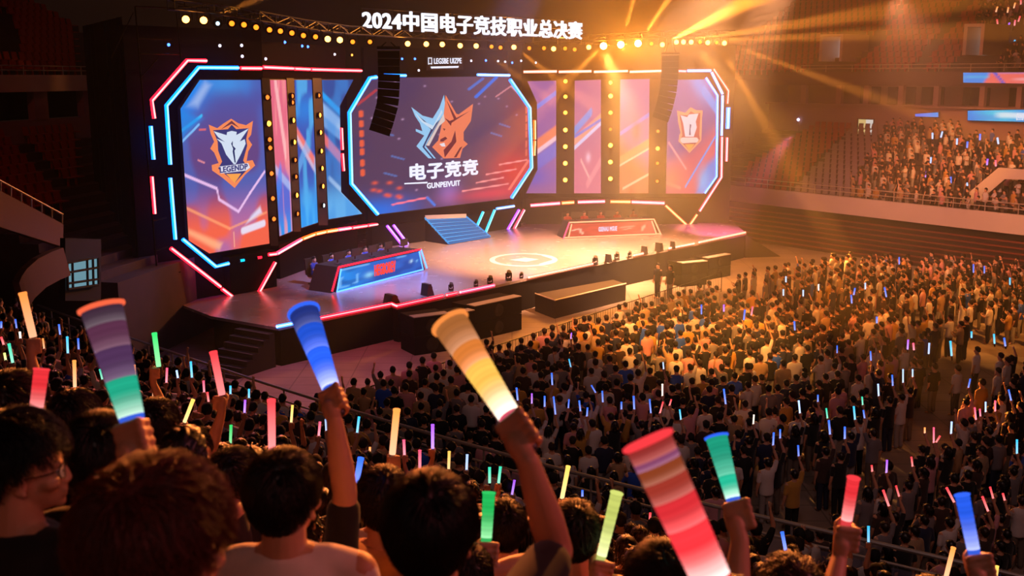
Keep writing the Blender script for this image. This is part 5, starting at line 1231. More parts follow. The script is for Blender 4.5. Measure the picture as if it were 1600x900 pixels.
# ---- hair
def hair_mesh(HM, style='short', n=5000, seed=1, vol=.022, rad=.0013, curl=.25, length=.055, long_=0.0, half=False):
    r = np.random.default_rng(seed)
    M = np.array(HM)
    def to_world(P): return P @ M[:3, :3].T + M[:3, 3]
    C0 = np.array((0, -.014, .026)); RR = np.array((.078, .098, .096))
    def limit(d):
        # lowest allowed z of the unit direction as a function of azimuth (front +y)
        az = np.arctan2(d[:, 0], d[:, 1]); f = np.cos(az)
        side = np.abs(np.sin(az))
        lim = np.where(f > 0, .12+.38*f, -.72+.0*f)
        lim = np.where((f > -.25) & (f <= .25), .05-.45*(.25-f), lim)
        lim = np.where(f <= -.25, -.25-.5*np.clip((-.25-f)/.5, 0, 1), lim)
        return lim
    vs = []; fs = []
    # base cap: displaced grid on the scalp
    nu, nv = (30, 18) if half else (64, 34)
    th = np.linspace(0, 2*PI, nu, endpoint=False); ph = np.linspace(-.85, PI/2, nv)
    TT, PP = np.meshgrid(th, ph); d = np.stack([np.cos(PP)*np.sin(TT), np.cos(PP)*np.cos(TT), np.sin(PP)], -1).reshape(-1, 3)
    lim = limit(d); inside = np.clip((d[:, 2]-lim)/.22, -.6, 1)
    nz = sum(np.sin(d @ r.normal(0, 1, 3)*f+r.random()*6)*a for f, a in ((9, .5), (17, .35), (31, .25), (60, .18)))
    up = np.clip(d[:, 2], 0, 1)
    out = (vol*(.45+.55*up) + .006*nz*np.clip(inside, 0, 1))*np.clip(inside, 0, 1) - .012*np.clip(-inside, 0, 1) + .0015
    P = C0 + d*(RR+out[:, None]); P = to_world(P)
    vs = [P]; base = len(P)
    idx = np.arange(nu*nv).reshape(nv, nu); keep = (inside.reshape(nv, nu) > -.35)
    q = []
    for j in range(nv-1):
        a = idx[j]; b = idx[j+1]; k0 = keep[j] | keep[j+1]
        a2 = np.roll(a, -1); b2 = np.roll(b, -1)
        q.append(np.stack([a, a2, b2, b], 1)[k0])
    quads = [np.concatenate(q)]
    # strands
    if n:
        d = r.normal(0, 1, (n*4, 3)); d /= np.linalg.norm(d, axis=1)[:, None]; d = d[d[:, 2] > limit(d)+.02][:n]; m = len(d)
        crown = np.array((.15, -.45, .88)); crown /= np.linalg.norm(crown)
        tang = d*(d @ crown)[:, None]-crown; tang /= np.maximum(np.linalg.norm(tang, axis=1), .15)[:, None]
        clump = np.stack([np.sin(d @ r.normal(0, 1, 3)*14+k*2)+np.sin(d @ r.normal(0, 1, 3)*25+k) for k in range(3)], 1)*.35
        flow = tang + clump*curl*2 + r.normal(0, .22, (m, 3)) + np.array((0, 0, -.25))
        flow /= np.linalg.norm(flow, axis=1)[:, None]
        up = np.clip(d[:, 2], 0, 1)
        L_ = length*(.45+.55*up+.25*r.random(m)); base_off = vol*(.35+.5*up)
        pts = []
        for k in range(5):
            t = k/4; lift = base_off+(.007+.35*vol*up)*np.sin(t*2.2)*1.1 + vol*.2*r.random(m)*t
            dirp = d+flow*(L_*t/.1)[:, None]; dirp /= np.linalg.norm(dirp, axis=1)[:, None]
            wig = np.stack([np.sin(t*5+r.random(m)*6) for _ in range(3)], 1)*.004*curl*4*t
            lo = np.zeros((m, 3))
            if long_: lo[:, 2] = 0
            pts.append(C0+dirp*(RR+lift[:, None])+wig)
        if long_:
            # long hair falls from the lower back and sides
            sel = (d[:, 1] < .35)
            for k in (1, 2, 3, 4):
                t = k/4; fall = np.where(sel, long_*t*(.5+.5*r.random(m)), 0)
                pts[k][:, 2] -= fall*1.0; pts[k][:, 1] -= np.where(sel, .02*np.sin(t*3)+.01, 0); pts[k][:, 0] *= np.where(sel, 1+.06*t, 1)
        ring = [(math.cos(a), math.sin(a)) for a in (0, 2*PI/3, 4*PI/3)]
        allv = []
        for k in range(5):
            w = rad*(1-.75*(k/4)**2); nrm = d; sd = np.cross(nrm, flow); sd /= np.maximum(np.linalg.norm(sd, axis=1), 1e-6)[:, None]; bn = np.cross(sd, flow)
            for c, sn in ring: allv.append(pts[k]+(sd*c+bn*sn)*w)
        V = np.stack(allv, 1).reshape(-1, 3); V = to_world(V)
        o = np.arange(m)*15+base; q = []
        for k in range(4):
            for e in range(3): q.append(np.stack([o+k*3+e, o+k*3+(e+1) % 3, o+(k+1)*3+(e+1) % 3, o+(k+1)*3+e], 1))
        quads.append(np.concatenate(q)); vs.append(V)
    V = np.concatenate(vs); Q = np.concatenate(quads)
    me = bpy.data.meshes.new('hair'); me.vertices.add(len(V)); me.vertices.foreach_set('co', V.astype(np.float32).ravel())
    me.loops.add(len(Q)*4); me.loops.foreach_set('vertex_index', Q.astype(np.int32).ravel()); me.polygons.add(len(Q)); me.polygons.foreach_set('loop_start', np.arange(len(Q), dtype=np.int32)*4)
    me.polygons.foreach_set('use_smooth', np.ones(len(Q), bool)); me.update(calc_edges=True); me.validate(); me.materials.append(m_hair); return me

# ---- light sticks
def m_stick():
    m, nt, o = _new('stick_light'); e = nt.nodes.new('ShaderNodeEmission'); oi = nt.nodes.new('ShaderNodeObjectInfo'); at = nt.nodes.new('ShaderNodeAttribute'); at.attribute_name = 'art'
    mx = nt.nodes.new('ShaderNodeMix'); mx.data_type = 'RGBA'; mx.inputs[7].default_value = (1, .93, .86, 1)
    nt.links.new(oi.outputs['Color'], mx.inputs[6]); sep = nt.nodes.new('ShaderNodeSeparateColor'); nt.links.new(at.outputs['Color'], sep.inputs[0]); nt.links.new(sep.outputs[0], mx.inputs[0]); nt.links.new(mx.outputs[2], e.inputs[0])
    nt.links.new(sep.outputs[1], e.inputs[1]); nt.links.new(e.outputs[0], o.inputs[0]); return m
M_STICK = m_stick()
def stick_tube(L_, r0, r1, n=18, ringn=26, ripple=.015, cols=None, bright=1.15, name='tube', core=.5):
    """frosted tube along +z, lamp sits at the base so the base is whiter"""
    mb = MB(); prof = []; R_ = random.Random(3)
    for i in range(ringn+1):
        t = i/ringn; r = r0+(r1-r0)*t; r *= 1+ripple*math.sin(i*2.4)*(1 if 1 < i < ringn-1 else 0); prof.append((r, t*L_))
    mb.lathe(prof, None, n, cap=True)
    me = mb.mesh(name, M_STICK, True); at = me.attributes.new('art', 'FLOAT_COLOR', 'POINT'); A = np.ones((len(mb.v), 4), np.float32)
    for i, v in enumerate(mb.v):
        t = v[2]/L_; A[i, 0] = core*max(0, 1-t*1.5)**1.4+.02; A[i, 1] = bright*(.75+.55*max(0, 1-t*2.2))*(1+.08*math.sin(t*ringn*2.4)+.06*math.sin(t*ringn*.9+1)) ; A[i, 2] = 0
    at.data.foreach_set('color', A.ravel()); return me
def cap_mesh(L_, r1, bright=1.05, core=.03):
    mb = MB(); mb.lathe([(r1*1.01, L_*.965), (r1*1.12, L_*.975), (r1*1.12, L_*1.0), (r1*.9, L_*1.012)], None, 18)
    me = mb.mesh('top_cap', M_STICK, True); at = me.attributes.new('art', 'FLOAT_COLOR', 'POINT'); A = np.ones((len(mb.v), 4), np.float32); A[:, 0] = core; A[:, 1] = bright; at.data.foreach_set('color', A.ravel()); return me
m_handle = pbr('stick_handle', (70, 62, 72), .4)
SC_ = {'vermilion': (255, 95, 50), 'blue': (18, 95, 255), 'cyan': (20, 175, 235), 'teal': (5, 190, 150), 'green': (5, 200, 90), 'red': (255, 40, 52), 'pink': (255, 70, 110), 'orange': (255, 140, 50), 'yellow': (255, 190, 75), 'purple': (160, 70, 255), 'ice': (165, 195, 255), 'white': (255, 235, 215), 'lime': (215, 225, 110), 'magenta': (255, 60, 140)}
CN = {'ice': 'pale blue', 'lime': 'yellow green'}
def orient(axis):
    return Vector(axis).to_track_quat('Z', 'Y')
def big_stick(base, axis, L_, r0, r1, col, label, bands=None, capcol=None, handle=.11, bright=1.15, core=.5, collar=None):
    """base: where the lit tube leaves the fist"""
    root = empty('light_stick', base, label, 'light stick', 'light sticks held up by the audience'); root.rotation_mode = 'QUATERNION'; root.rotation_quaternion = orient(axis)
    c = (*lin(SC_[col]), 1)
    if bands:
        z = 0
        for i, (frac, bc, br) in enumerate(bands):
            l = L_*frac; me = stick_tube(l, r0+(r1-r0)*z/L_, r0+(r1-r0)*(z+l)/L_, bright=br, name='tube', core=core if i == 0 else .12)
            o = bpy.data.objects.new('tube', me); COL.objects.link(o); o.parent = root; o.location = (0, 0, z); o.color = (*lin(SC_[bc]), 1) if isinstance(bc, str) else (*lin(bc), 1); z += l
    else:
        o = bpy.data.objects.new('tube', stick_tube(L_, r0, r1, bright=bright, core=core)); COL.objects.link(o); o.parent = root; o.color = c
    cpc = (*lin(SC_[capcol]), 1) if capcol else c
    o = bpy.data.objects.new('top_cap', cap_mesh(L_, r1)); COL.objects.link(o); o.parent = root; o.color = cpc
    mb = MB(); mb.lathe([(.013, -handle), (.0185, -handle*.95), (.0185, -.03)], None, 14); o = bpy.data.objects.new('handle', mb.mesh('handle', m_handle, True)); COL.objects.link(o); o.parent = root
    mb = MB(); mb.lathe([(.0185, -.034), (r0*.86, -.026), (r0*1.0, 0)], None, 16); me = mb.mesh('collar', M_STICK, True); at = me.attributes.new('art', 'FLOAT_COLOR', 'POINT'); A = np.ones((len(mb.v), 4), np.float32); A[:, 0] = .05; A[:, 1] = .75; at.data.foreach_set('color', A.ravel())
    o = bpy.data.objects.new('collar', me); COL.objects.link(o); o.parent = root; o.color = (*lin(SC_[collar or col]), 1)
    return root
# ================================================================== FOREGROUND SPECTATORS
SKIN_TONE = {}
def solid(name, rgb, **k): return pbr(name, rgb, **k)
def add_child(root, me, color=None):
    o = bpy.data.objects.new(me.name.split('.')[0], me); COL.objects.link(o); o.parent = root
    if color: o.color = (*lin(color), 1)
    return o
people_xy = []      # (x, y, radius) already taken
def glasses_mb(HM):
    hp = lambda x, y, z: HM @ Vector((x, y, z)); mb = MB(); ln_ = MB()
    for q in (-1, 1):
        ring = [hp(q*(.033+.023*math.cos(a)), .098-.012*abs(math.cos(a))*(1 if math.cos(a) > 0 else 0), .002+.02*math.sin(a)) for a in np.linspace(0, 2*PI, 18, endpoint=False)]
        mb.tube(ring, .0018, 6, closed=True); c = hp(q*.033, .095, .002); ln_.add(ring+[c], [(i, (i+1) % 18, 18) for i in range(18)])
        mb.tube([hp(q*.056, .088, .008), hp(q*.078, .05, .008), hp(q*.082, -.005, .004), hp(q*.082, -.02, -.012)], .0018, 6)
    mb.tube([hp(-.011, .1, .006), hp(0, .104, .009), hp(.011, .1, .006)], .0018, 6); return mb, ln_
front_roots = {}
def front(key, px, top, d, label, yaw=0.0, headyaw=0.0, pitch=0.0, shirt=(14, 13, 15), hair=(20, 13, 11), hp=None, arms=None, female=False, specs=False, voxel=.0055, build=1.0, hood=False, sleeves=True, pants=(28, 28, 34), hs=1.0, hmin=1.45):
    P = aty(px, top, d); zf, k = stand_z(P.x, P.y); hvol = (hp or {}).get('vol', .019)
    h = P.z-zf; H = (h-.122*hs-hvol-.016)/1.605*1.72
    root_loc = Vector((P.x, P.y, zf))
    Rz = Matrix.Rotation(-yaw, 3, 'Z'); ar = {}
    for nm, a in (arms or {}).items():
        if a[0] == 'grip':
            (gx, gy), gd, (tx, ty), td = a[1], a[2], a[3], a[4]
            b_ = aty(gx, gy, gd); A = (aty(tx, ty, td)-b_).normalized(); C = b_-A*.058
            N = Vector(a[5]) if len(a) > 5 else Vector((0, 1, 0)); pole = Vector(a[6]) if len(a) > 6 else Vector((1 if nm == 'R' else -1, -.3, -.5))
            ar[nm] = ('grip', Rz @ (C-root_loc), Rz @ A, Rz @ N, Rz @ pole)
        else: ar[nm] = a
    f = Fig(H=H, headyaw=headyaw, headpitch=pitch, female=female, arms=ar, build=build, voxel=voxel, hood=hood, sleeves=sleeves, hs=hs)
    me = f.mesh('body', mat=m_skin, smooth=2, dec=(.4 if arms else .22))
    root = bpy.data.objects.new('person', me); COL.objects.link(root); root.location = root_loc; root.rotation_euler = (0, 0, yaw)
    tag(root, label, 'person', 'spectators in the near stand')
    h_ = dict(n=(4200 if d < 3.2 else 1500), seed=hash(key) % 97 if False else sum(map(ord, key)) % 97, vol=.019, rad=(.0014 if d < 3.2 else .0022), curl=.25, length=.06); h_.update(hp or {})
    HMs = f.HM @ Matrix.Scale(hs, 4)
    add_child(root, hair_mesh(HMs, **h_), hair)
    add_child(root, f.mesh('shirt', .012, 6, .5, mat=m_cloth), shirt); add_child(root, f.mesh('trousers', .016, 4, mat=m_pants), pants); add_child(root, f.mesh('shoes', .012, 3, mat=m_black))
    for q in (-1, 1):
        e = MB(); c = HMs @ Vector((q*.032, .082, .0)); e.ball(c, .0125, 12, 8, 0); e.ball(HMs @ Vector((q*.032, .0905, .0)), .0062, 8, 6, 1); add_child(root, e.mesh('eye', [m_eye, m_iris], True))
    if specs:
        g, l = glasses_mb(HMs); go = add_child(root, g.mesh('glasses', pbr('glasses_metal', (70, 60, 58), .25, .9))); lo = add_child(go, l.mesh('lens', glass('lens_glass', (215, 225, 255), .35, .03)))
    people_xy.append((P.x, P.y, .42)); front_roots[key] = root
    for nm, (C, A) in f.grip.items():
        a = arms[nm]
    return root, f
def front_stick(base, top, d0, d1, r0, r1, col, label, **k):
    b = aty(*base, d0); t = aty(*top, d1); return big_stick(b, t-b, (t-b).length, r0, r1, col, label, **k)

# 1 big brown head in the very front
front('a', 236, 714, 1.62, 'person with fluffy reddish brown hair and glasses, nearest of all, head filling the corner', headyaw=-.6, hair=(92, 40, 25), hp=dict(vol=.034, n=6500, length=.075, curl=.5, rad=.0012), shirt=(30, 26, 26), specs=True, hs=1.02)
# 2 man in glasses in profile
front('b', 20, 638, 2.5, 'young man with glasses in profile, short black hair and black patterned tee', yaw=-.35, headyaw=-.85, shirt=(16, 15, 16), hair=(17, 12, 11), specs=True, hp=dict(vol=.03, length=.06, curl=.4))
# 3 hand with the striped stick
front('c', 150, 640, 2.75, 'person in black with a raised fist around the teal and violet light stick', hair=(12, 9, 9), arms={'R': ('grip', (205, 650), 2.42, (158, 478), 2.5, (.15, 1, 0), (.5, -.4, -.8))}, shirt=(15, 14, 16))
front_stick((205, 650), (158, 478), 2.42, 2.5, .030, .050, 'teal', 'thick light stick, teal below and dull violet above, over the brown haired head', bands=[(.33, 'teal', 1.05), (.27, (120, 70, 130), .55), (.22, (150, 75, 120), .45), (.18, (90, 52, 82), .6)], capcol='vermilion', collar='blue')
# 4 white tee
front('d', 441, 699, 2.66, 'person with black hair in a pale tee seen from behind', headyaw=-.3, shirt=(232, 216, 210), hair=(16, 11, 10), hp=dict(vol=.02))
# 5 centre dark head with raised right arm
front('e', 671, 733, 2.1, 'person with a black bowl cut raising a bare arm with a warm yellow light stick', headyaw=-.15, shirt=(16, 14, 15), hair=(15, 10, 9), hp=dict(vol=.021, n=5200, length=.07, curl=.12), arms={'R': ('grip', (795, 648), 2.44, (702, 503), 2.6, (.1, 1, 0), (.5, .6, -.9))}, voxel=.0052)
front_stick((795, 648), (702, 503), 2.44, 2.6, .028, .046, 'orange', 'thick warm yellow light stick held high before the floor crowd, wide top', bands=[(.5, 'yellow', 1.5), (.2, 'orange', 1.0), (.3, (215, 125, 55), .8)], capcol='orange', core=.8, collar='pink')
# 6 black tee raising the blue stick
front('f', 448, 742, 3.3, 'person in a black tee behind the pale tee, bare arm raised with a blue stick', shirt=(13, 12, 14), hair=(16, 11, 10), arms={'R': ('grip', (517, 606), 3.4, (474, 486), 3.6, (.1, 1, 0), (.3, -.25, -1))}, build=.95)
front_stick((517, 606), (474, 486), 3.4, 3.6, .030, .052, 'blue', 'thick blue light stick held up before the dark front of the stage', bands=[(.45, 'blue', 1.4), (.3, 'blue', .9), (.25, (40, 70, 190), .55)], capcol='blue', core=.42)
# 7 yellow hoodie
front('g', 598, 726, 3.55, 'person with short black hair in a mustard yellow hoodie', shirt=(190, 128, 40), hair=(20, 14, 12), hood=True, sleeves=False)
# 8 right of the arm
front('h', 897, 781, 3.85, 'person in black raising a yellow green light stick with a bent arm', shirt=(15, 13, 15), hair=(17, 12, 11), hp=dict(vol=.026), arms={'R': ('grip', (940, 868), 3.75, (964, 769), 3.8, (-.2, 1, 0), (1, -.2, -.8))})
front_stick((940, 868), (964, 769), 3.75, 3.8, .019, .023, 'lime', 'slim yellow green light stick in front of the glass railing', core=.3)
# 9 behind the large red stick
front('i', 1034, 846, 3.0, 'person with dark reddish hair raising a teal stick with a blue rim', shirt=(18, 15, 16), hair=(30, 14, 11), hp=dict(vol=.03), arms={'R': ('grip', (1145, 778), 3.0, (1119, 681), 3.1, (.1, 1, 0), (-.15, -.3, -1))})
front_stick((1145, 778), (1119, 681), 3.0, 3.1, .022, .034, 'teal', 'light stick glowing teal with a blue rim, over the dark floor aisle', capcol='blue', bands=[(.35, 'teal', 1.4), (.65, 'teal', .85)], core=.5, collar='blue')
# 10 below the frame, the large red stick
front('j', 1150, 908, 1.7, 'person just under the picture edge holding the biggest red light stick', arms={'R': ('grip', (1112, 905), 1.7, (1011, 686), 1.78)}, hair=(17, 12, 11))
front_stick((1112, 905), (1011, 686), 1.7, 1.78, .034, .043, 'red', 'biggest light stick, red with an orange and violet banded upper part', bands=[(.38, 'red', 1.5), (.2, 'red', 1.0), (.14, (205, 60, 40), .8), (.1, (190, 80, 30), .7), (.05, (170, 80, 130), .8), (.13, (200, 50, 45), .7)], capcol='red', core=.7)
# 11 curly head low right
front('k', 1240, 868, 3.4, 'person with curly brown hair raising a red stick beside the railing', hair=(45, 26, 16), hp=dict(vol=.034, curl=.7), arms={'R': ('grip', (1323, 812), 3.45, (1334, 746), 3.45, (.1, 1, 0), (-.1, -.3, -1))}, shirt=(25, 20, 20))
front_stick((1323, 812), (1334, 746), 3.45, 3.45, .019, .021, 'red', 'slim red light stick held up against the floor aisle', core=.35)
# 12 blue stick far right
front('l', 1458, 902, 3.3, 'person at the frame corner raising a slim blue stick', arms={'R': ('grip', (1521, 858), 3.2, (1503, 772), 3.25, (.1, 1, 0), (-.05, -.3, -1))}, hair=(17, 12, 11))
front_stick((1521, 858), (1503, 772), 3.2, 3.25, .020, .023, 'blue', 'blue light stick raised by a fist over the seated crowd at the floor corner', core=.35)
# 13 top-left heads
front('m', 15, 578, 3.6, 'person with shaggy dark hair behind the man in profile, red stick at his ear', yaw=-.2, headyaw=-.4, hair=(22, 13, 10), hp=dict(vol=.032), arms={'R': ('grip', (55, 652), 3.5, (65, 576), 3.55)}, shirt=(20, 17, 18))
front_stick((55, 652), (65, 576), 3.5, 3.55, .022, .025, 'red', 'red light stick standing above the hair of the man in profile', core=.5)
front('n', 113, 607, 4.2, 'person with black hair and thin glasses in a black tee, head turned aside', headyaw=-.6, specs=True, shirt=(14, 13, 15), hair=(14, 10, 10), pitch=-.1)
front('o', 240, 620, 4.4, 'person with black hair right behind the thick teal and violet stick', headyaw=-.3, hair=(16, 11, 10), shirt=(16, 14, 16))
front('p', 286, 660, 3.9, 'woman with tied black hair in front of the slanting yellow stick', female=True, hair=(15, 10, 10), hp=dict(vol=.022, long_=.16), shirt=(40, 34, 36), headyaw=-.3)
front('q', 362, 697, 4.0, 'person with short black hair beside the pale tee, looking aside', headyaw=-.5, hair=(15, 10, 10), shirt=(20, 17, 18))
front('r', 788, 779, 4.3, 'person with black hair and grey top between the raised arm and the green stick', hair=(16, 11, 10), shirt=(60, 56, 58))
front('s', 728, 848, 3.6, 'person in a white top bending low, green stick held before the dark bowl cut', hair=(18, 12, 11), shirt=(205, 198, 200), arms={'R': ('grip', (760, 840), 3.75, (764, 769), 3.8, (-.1, 1, 0), (1, -.3, -.7))})
front_stick((760, 840), (764, 769), 3.75, 3.8, .021, .024, 'green', 'green light stick between the bowl cut and the raised arm', core=.25)
front('t', 95, 745, 2.95, 'person in a blue jacket low between the profile man and the brown hair', shirt=(20, 50, 130), hair=(15, 11, 10), hmin=1.2)
# ================================================================== CROWD
STAGE_C = Vector((-1, 60, 0))
def yaw_to_stage(p, jit=.25): d = STAGE_C-Vector(p); return math.atan2(-d.x, d.y)+random.uniform(-jit, jit)
TPL = {}
def template(key, seed, **kw):
    hp = kw.pop('hp', {}); f = Fig(H=1.70, voxel=.009, **kw)
    me = {'body': f.mesh('body', smooth=3, dec=.13, mat=m_skin), 'shirt': f.mesh('shirt', .018, 5, .4, mat=m_cloth), 'trousers': f.mesh('trousers', .024, 4, .4, mat=m_pants)}
    # shoes stay in the trousers mesh of far people
    h = dict(n=60, seed=seed, vol=.028, rad=.005, curl=.4, length=.06, half=True); h.update(hp); me['hair'] = hair_mesh(f.HM, **h)
    TPL[key] = (me, f.grip)
UPR = ('grip', (.20, .16, 1.98), (-.03, .12, 1), (-.3, 1, 0)); UPL = ('grip', (-.20, .16, 1.98), (.03, .12, 1), (.3, 1, 0))
MIDR = ('grip', (.19, .30, 1.50), (.0, .2, 1), (-.3, 1, 0)); HIR = ('grip', (.14, .08, 2.08), (0, .1, 1), (-.2, 1, 0))
CH = {'R': ('bent', (.10, .30, 1.22), (-.3, .6, .5)), 'L': ('bent', (-.10, .30, 1.22), (.3, .6, .5))}
template('stand', 3); template('stand2', 8, headyaw=.3, build=1.06, hp=dict(vol=.034, curl=.6)); template('chest', 5, arms=CH, headyaw=-.2)
template('upR', 11, arms={'R': UPR}); template('hiR', 12, arms={'R': HIR}, headyaw=-.2); template('upL', 13, arms={'L': UPL}); template('midR', 17, arms={'R': MIDR})
template('fem', 19, female=True, hp=dict(long_=.22, n=150)); template('femup', 23, female=True, arms={'R': UPR}, hp=dict(long_=.2, n=150)); template('femch', 29, female=True, arms=CH, hp=dict(long_=.12, n=140), headyaw=.25)
template('sit', 31, arms={'R': ('bent', (.14, .38, 1.08), (-.2, 1, -.1)), 'L': ('bent', (-.14, .38, 1.08), (.2, 1, -.1))}, sit=True)
IDLE = ['stand', 'stand2', 'chest', 'fem', 'femch', 'stand', 'stand2']
SHIRTS = [('white', (210, 198, 196), 7), ('black', (16, 14, 16), 11), ('grey', (120, 112, 116), 3), ('dark brown', (62, 42, 36), 3), ('tan', (170, 138, 104), 2), ('navy', (28, 34, 66), 2), ('blue', (30, 80, 200), 1), ('pink', (205, 140, 150), 2), ('mustard', (190, 140, 60), 1)]
SH_POOL = [s for s in SHIRTS for _ in range(s[2])]
HAIRS = [(16, 11, 10), (20, 14, 12), (28, 18, 14), (14, 10, 10), (40, 25, 18)]
PANTS = [(24, 24, 30), (34, 38, 60), (18, 17, 19), (110, 98, 86), (150, 142, 138)]
def place_person(tpl, loc, yaw, s=1.0, shirt=None):
    me, grip = TPL[tpl]; sh = shirt or random.choice(SH_POOL)
    root = bpy.data.objects.new('person', me['body']); COL.objects.link(root); root.location = loc; root.rotation_euler = (0, 0, yaw); root.scale = (s, s, s)
    for nm, c in (('hair', random.choice(HAIRS)), ('shirt', sh[1]), ('trousers', random.choice(PANTS))):
        o = bpy.data.objects.new(nm, me[nm]); COL.objects.link(o); o.parent = root; o.color = (*lin(c), 1)
    root['_shirt'] = sh[0]; people_xy.append((loc[0], loc[1], .33)); return root
def gaming_chair(p, yaw, label):
    root = empty('gaming_chair', p, label, 'chair', 'chairs behind the player desks', yaw)
    s_ = MB(); s_.box((0, 0, .43), (.5, .5, .1), bev=.03); b_ = MB(); b_.prism([Vector((-.26, -.22, .46)), Vector((.26, -.22, .46)), Vector((.24, -.34, 1.2)), Vector((-.24, -.34, 1.2))], (0, -.08, 0)); g_ = MB(); g_.tube([(0, 0, .06), (0, 0, .4)], .035, 8)
    for k in range(5): a = k*2*PI/5; g_.tube([(0, 0, .07), (.3*math.cos(a), .3*math.sin(a), .05)], .025, 6); g_.ball((.3*math.cos(a), .3*math.sin(a), .035), .034, 8, 6)
    for nm, mb in (('seat', s_), ('backrest', b_), ('base', g_)):
        o = bpy.data.objects.new(nm, mb.mesh(nm, m_black)); COL.objects.link(o); o.parent = root
players = []
for p, yaw, which, i in PLAYER_SPOTS:
    pr = None
for p, yaw, which, i in PLAYER_SPOTS:
    yaw2 = yaw
    me_, g_ = TPL['sit']; root = bpy.data.objects.new('person', me_['body']); COL.objects.link(root); root.location = p+ZV*-.405; root.rotation_euler = (0, 0, yaw2); shc = ('blue', (30, 60, 150)) if which == 'blue' else ('red', (150, 40, 40))
    for nm, c in (('hair', (18, 13, 12)), ('shirt', shc[1]), ('trousers', (24, 24, 30))):
        o = bpy.data.objects.new(nm, me_[nm]); COL.objects.link(o); o.parent = root; o.color = (*lin(c), 1)
    tag(root, f'player in {shc[0]} jersey seated behind the {which} desk, {ORD[i]} from its near end', 'person', 'players at the desks'); players.append(root)
    gaming_chair(p, yaw2, f'black gaming chair behind the {which} desk, {ORD[i]} from its near end')
# small light sticks share one mesh per look
SM = {}
def small_stick(base, vec, r, col, bright=1.6, core=.22):
    L_ = vec.length; key = round(r/L_, 2)
    if key not in SM:
        mb = MB(); rr = r/L_; mb.lathe([(rr*.9, 0), (rr, .03), (rr*1.05, .94), (rr*1.15, .95), (rr*1.15, 1.0), (rr*.8, 1.01)], None, 10); mb.lathe([(rr*.6, -.32), (rr*.75, -.3), (rr*.8, -.01), (rr*.9, 0.0)], None, 8, 1)
        me = mb.mesh('light_stick', [M_STICK, m_handle], True); at = me.attributes.new('art', 'FLOAT_COLOR', 'POINT'); A = np.ones((len(mb.v), 4), np.float32)
        for i, v in enumerate(mb.v): t = max(0, v[2]); A[i, 0] = core*max(0, 1-t*1.3)+.03; A[i, 1] = bright
        at.data.foreach_set('color', A.ravel()); SM[key] = me
    o = bpy.data.objects.new('light_stick', SM[key]); COL.objects.link(o); o.location = base; o.rotation_mode = 'QUATERNION'; o.rotation_quaternion = orient(vec); o.scale = (L_,)*3; o.color = (*lin(SC_[col]), 1); o['_col'] = CN.get(col, col); return o
def near_taken(x, y, r=.45): return any((x-a)**2+(y-b)**2 < (r+c)**2*.55 for a, b, c in people_xy)

# ---- sticks in our own stand: (top, bottom, colour)
ST = [((35, 457), (52, 527), 'orange'), ((24, 499), (26, 513), 'blue'), ((92, 507), (94, 523), 'blue'), ((105, 526), (106, 552), 'cyan'), ((122, 529), (123, 546), 'blue'), ((148, 533), (150, 551), 'blue'), ((14, 537), (20, 567), 'teal'), ((2, 527), (6, 539), 'red'), ((31, 519), (32, 529), 'white'), ((67, 529), (69, 545), 'orange'), ((2, 503), (2, 513), 'blue'), ((7, 552), (9, 563), 'lime'),
      ((116, 563), (117, 605), 'orange'), ((241, 520), (248, 573), 'green'), ((156, 577), (160, 593), 'teal'), ((165, 571), (168, 589), 'cyan'), ((210, 570), (211, 587), 'orange'), ((261, 575), (260, 598), 'pink'), ((241, 591), (240, 619), 'orange'), ((276, 579), (278, 591), 'ice'), ((298, 565), (300, 590), 'cyan'), ((318, 595), (319, 613), 'pink'), ((324, 613), (326, 628), 'red'), ((333, 549), (347, 617), 'red'), ((302, 624), (288, 660), 'yellow'), ((360, 603), (360, 616), 'cyan'), ((389, 608), (389, 622), 'cyan'), ((383, 625), (382, 645), 'purple'), ((361, 664), (360, 693), 'green'), ((385, 686), (386, 698), 'green'),
      ((424, 624), (425, 705), 'red'), ((457, 633), (455, 660), 'yellow'), ((500, 659), (498, 681), 'pink'), ((509, 655), (510, 673), 'ice'), ((561, 651), (558, 676), 'cyan'), ((578, 699), (578, 709), 'orange'), ((620, 639), (613, 710), 'orange'), ((631, 687), (632, 711), 'pink'), ((656, 703), (656, 732), 'pink'), ((676, 663), (676, 701), 'purple'), ((702, 705), (701, 733), 'yellow'), ((730, 710), (729, 734), 'ice'), ((765, 730), (765, 755), 'teal'), ((782, 729), (779, 755), 'teal'), ((804, 750), (800, 773), 'purple'), ((564, 715), (553, 776), 'blue'), ((888, 728), (878, 779), 'yellow'), ((910, 766), (910, 778), 'blue'),
      ((1016, 801), (1015, 821), 'red'), ((999, 821), (998, 839), 'purple'), ((1094, 808), (1094, 828), 'ice'), ((1222, 831), (1228, 862), 'blue'), ((1249, 853), (1248, 872), 'red'), ((1357, 822), (1357, 847), 'cyan'), ((1490, 855), (1478, 902), 'orange'), ((1558, 884), (1554, 920), 'yellow'), ((1176, 892), (1174, 920), 'blue'), ((430, 893), (428, 925), 'blue'), ((1408, 841), (1408, 856), 'blue')]
stand_people = []; stand_sticks = []
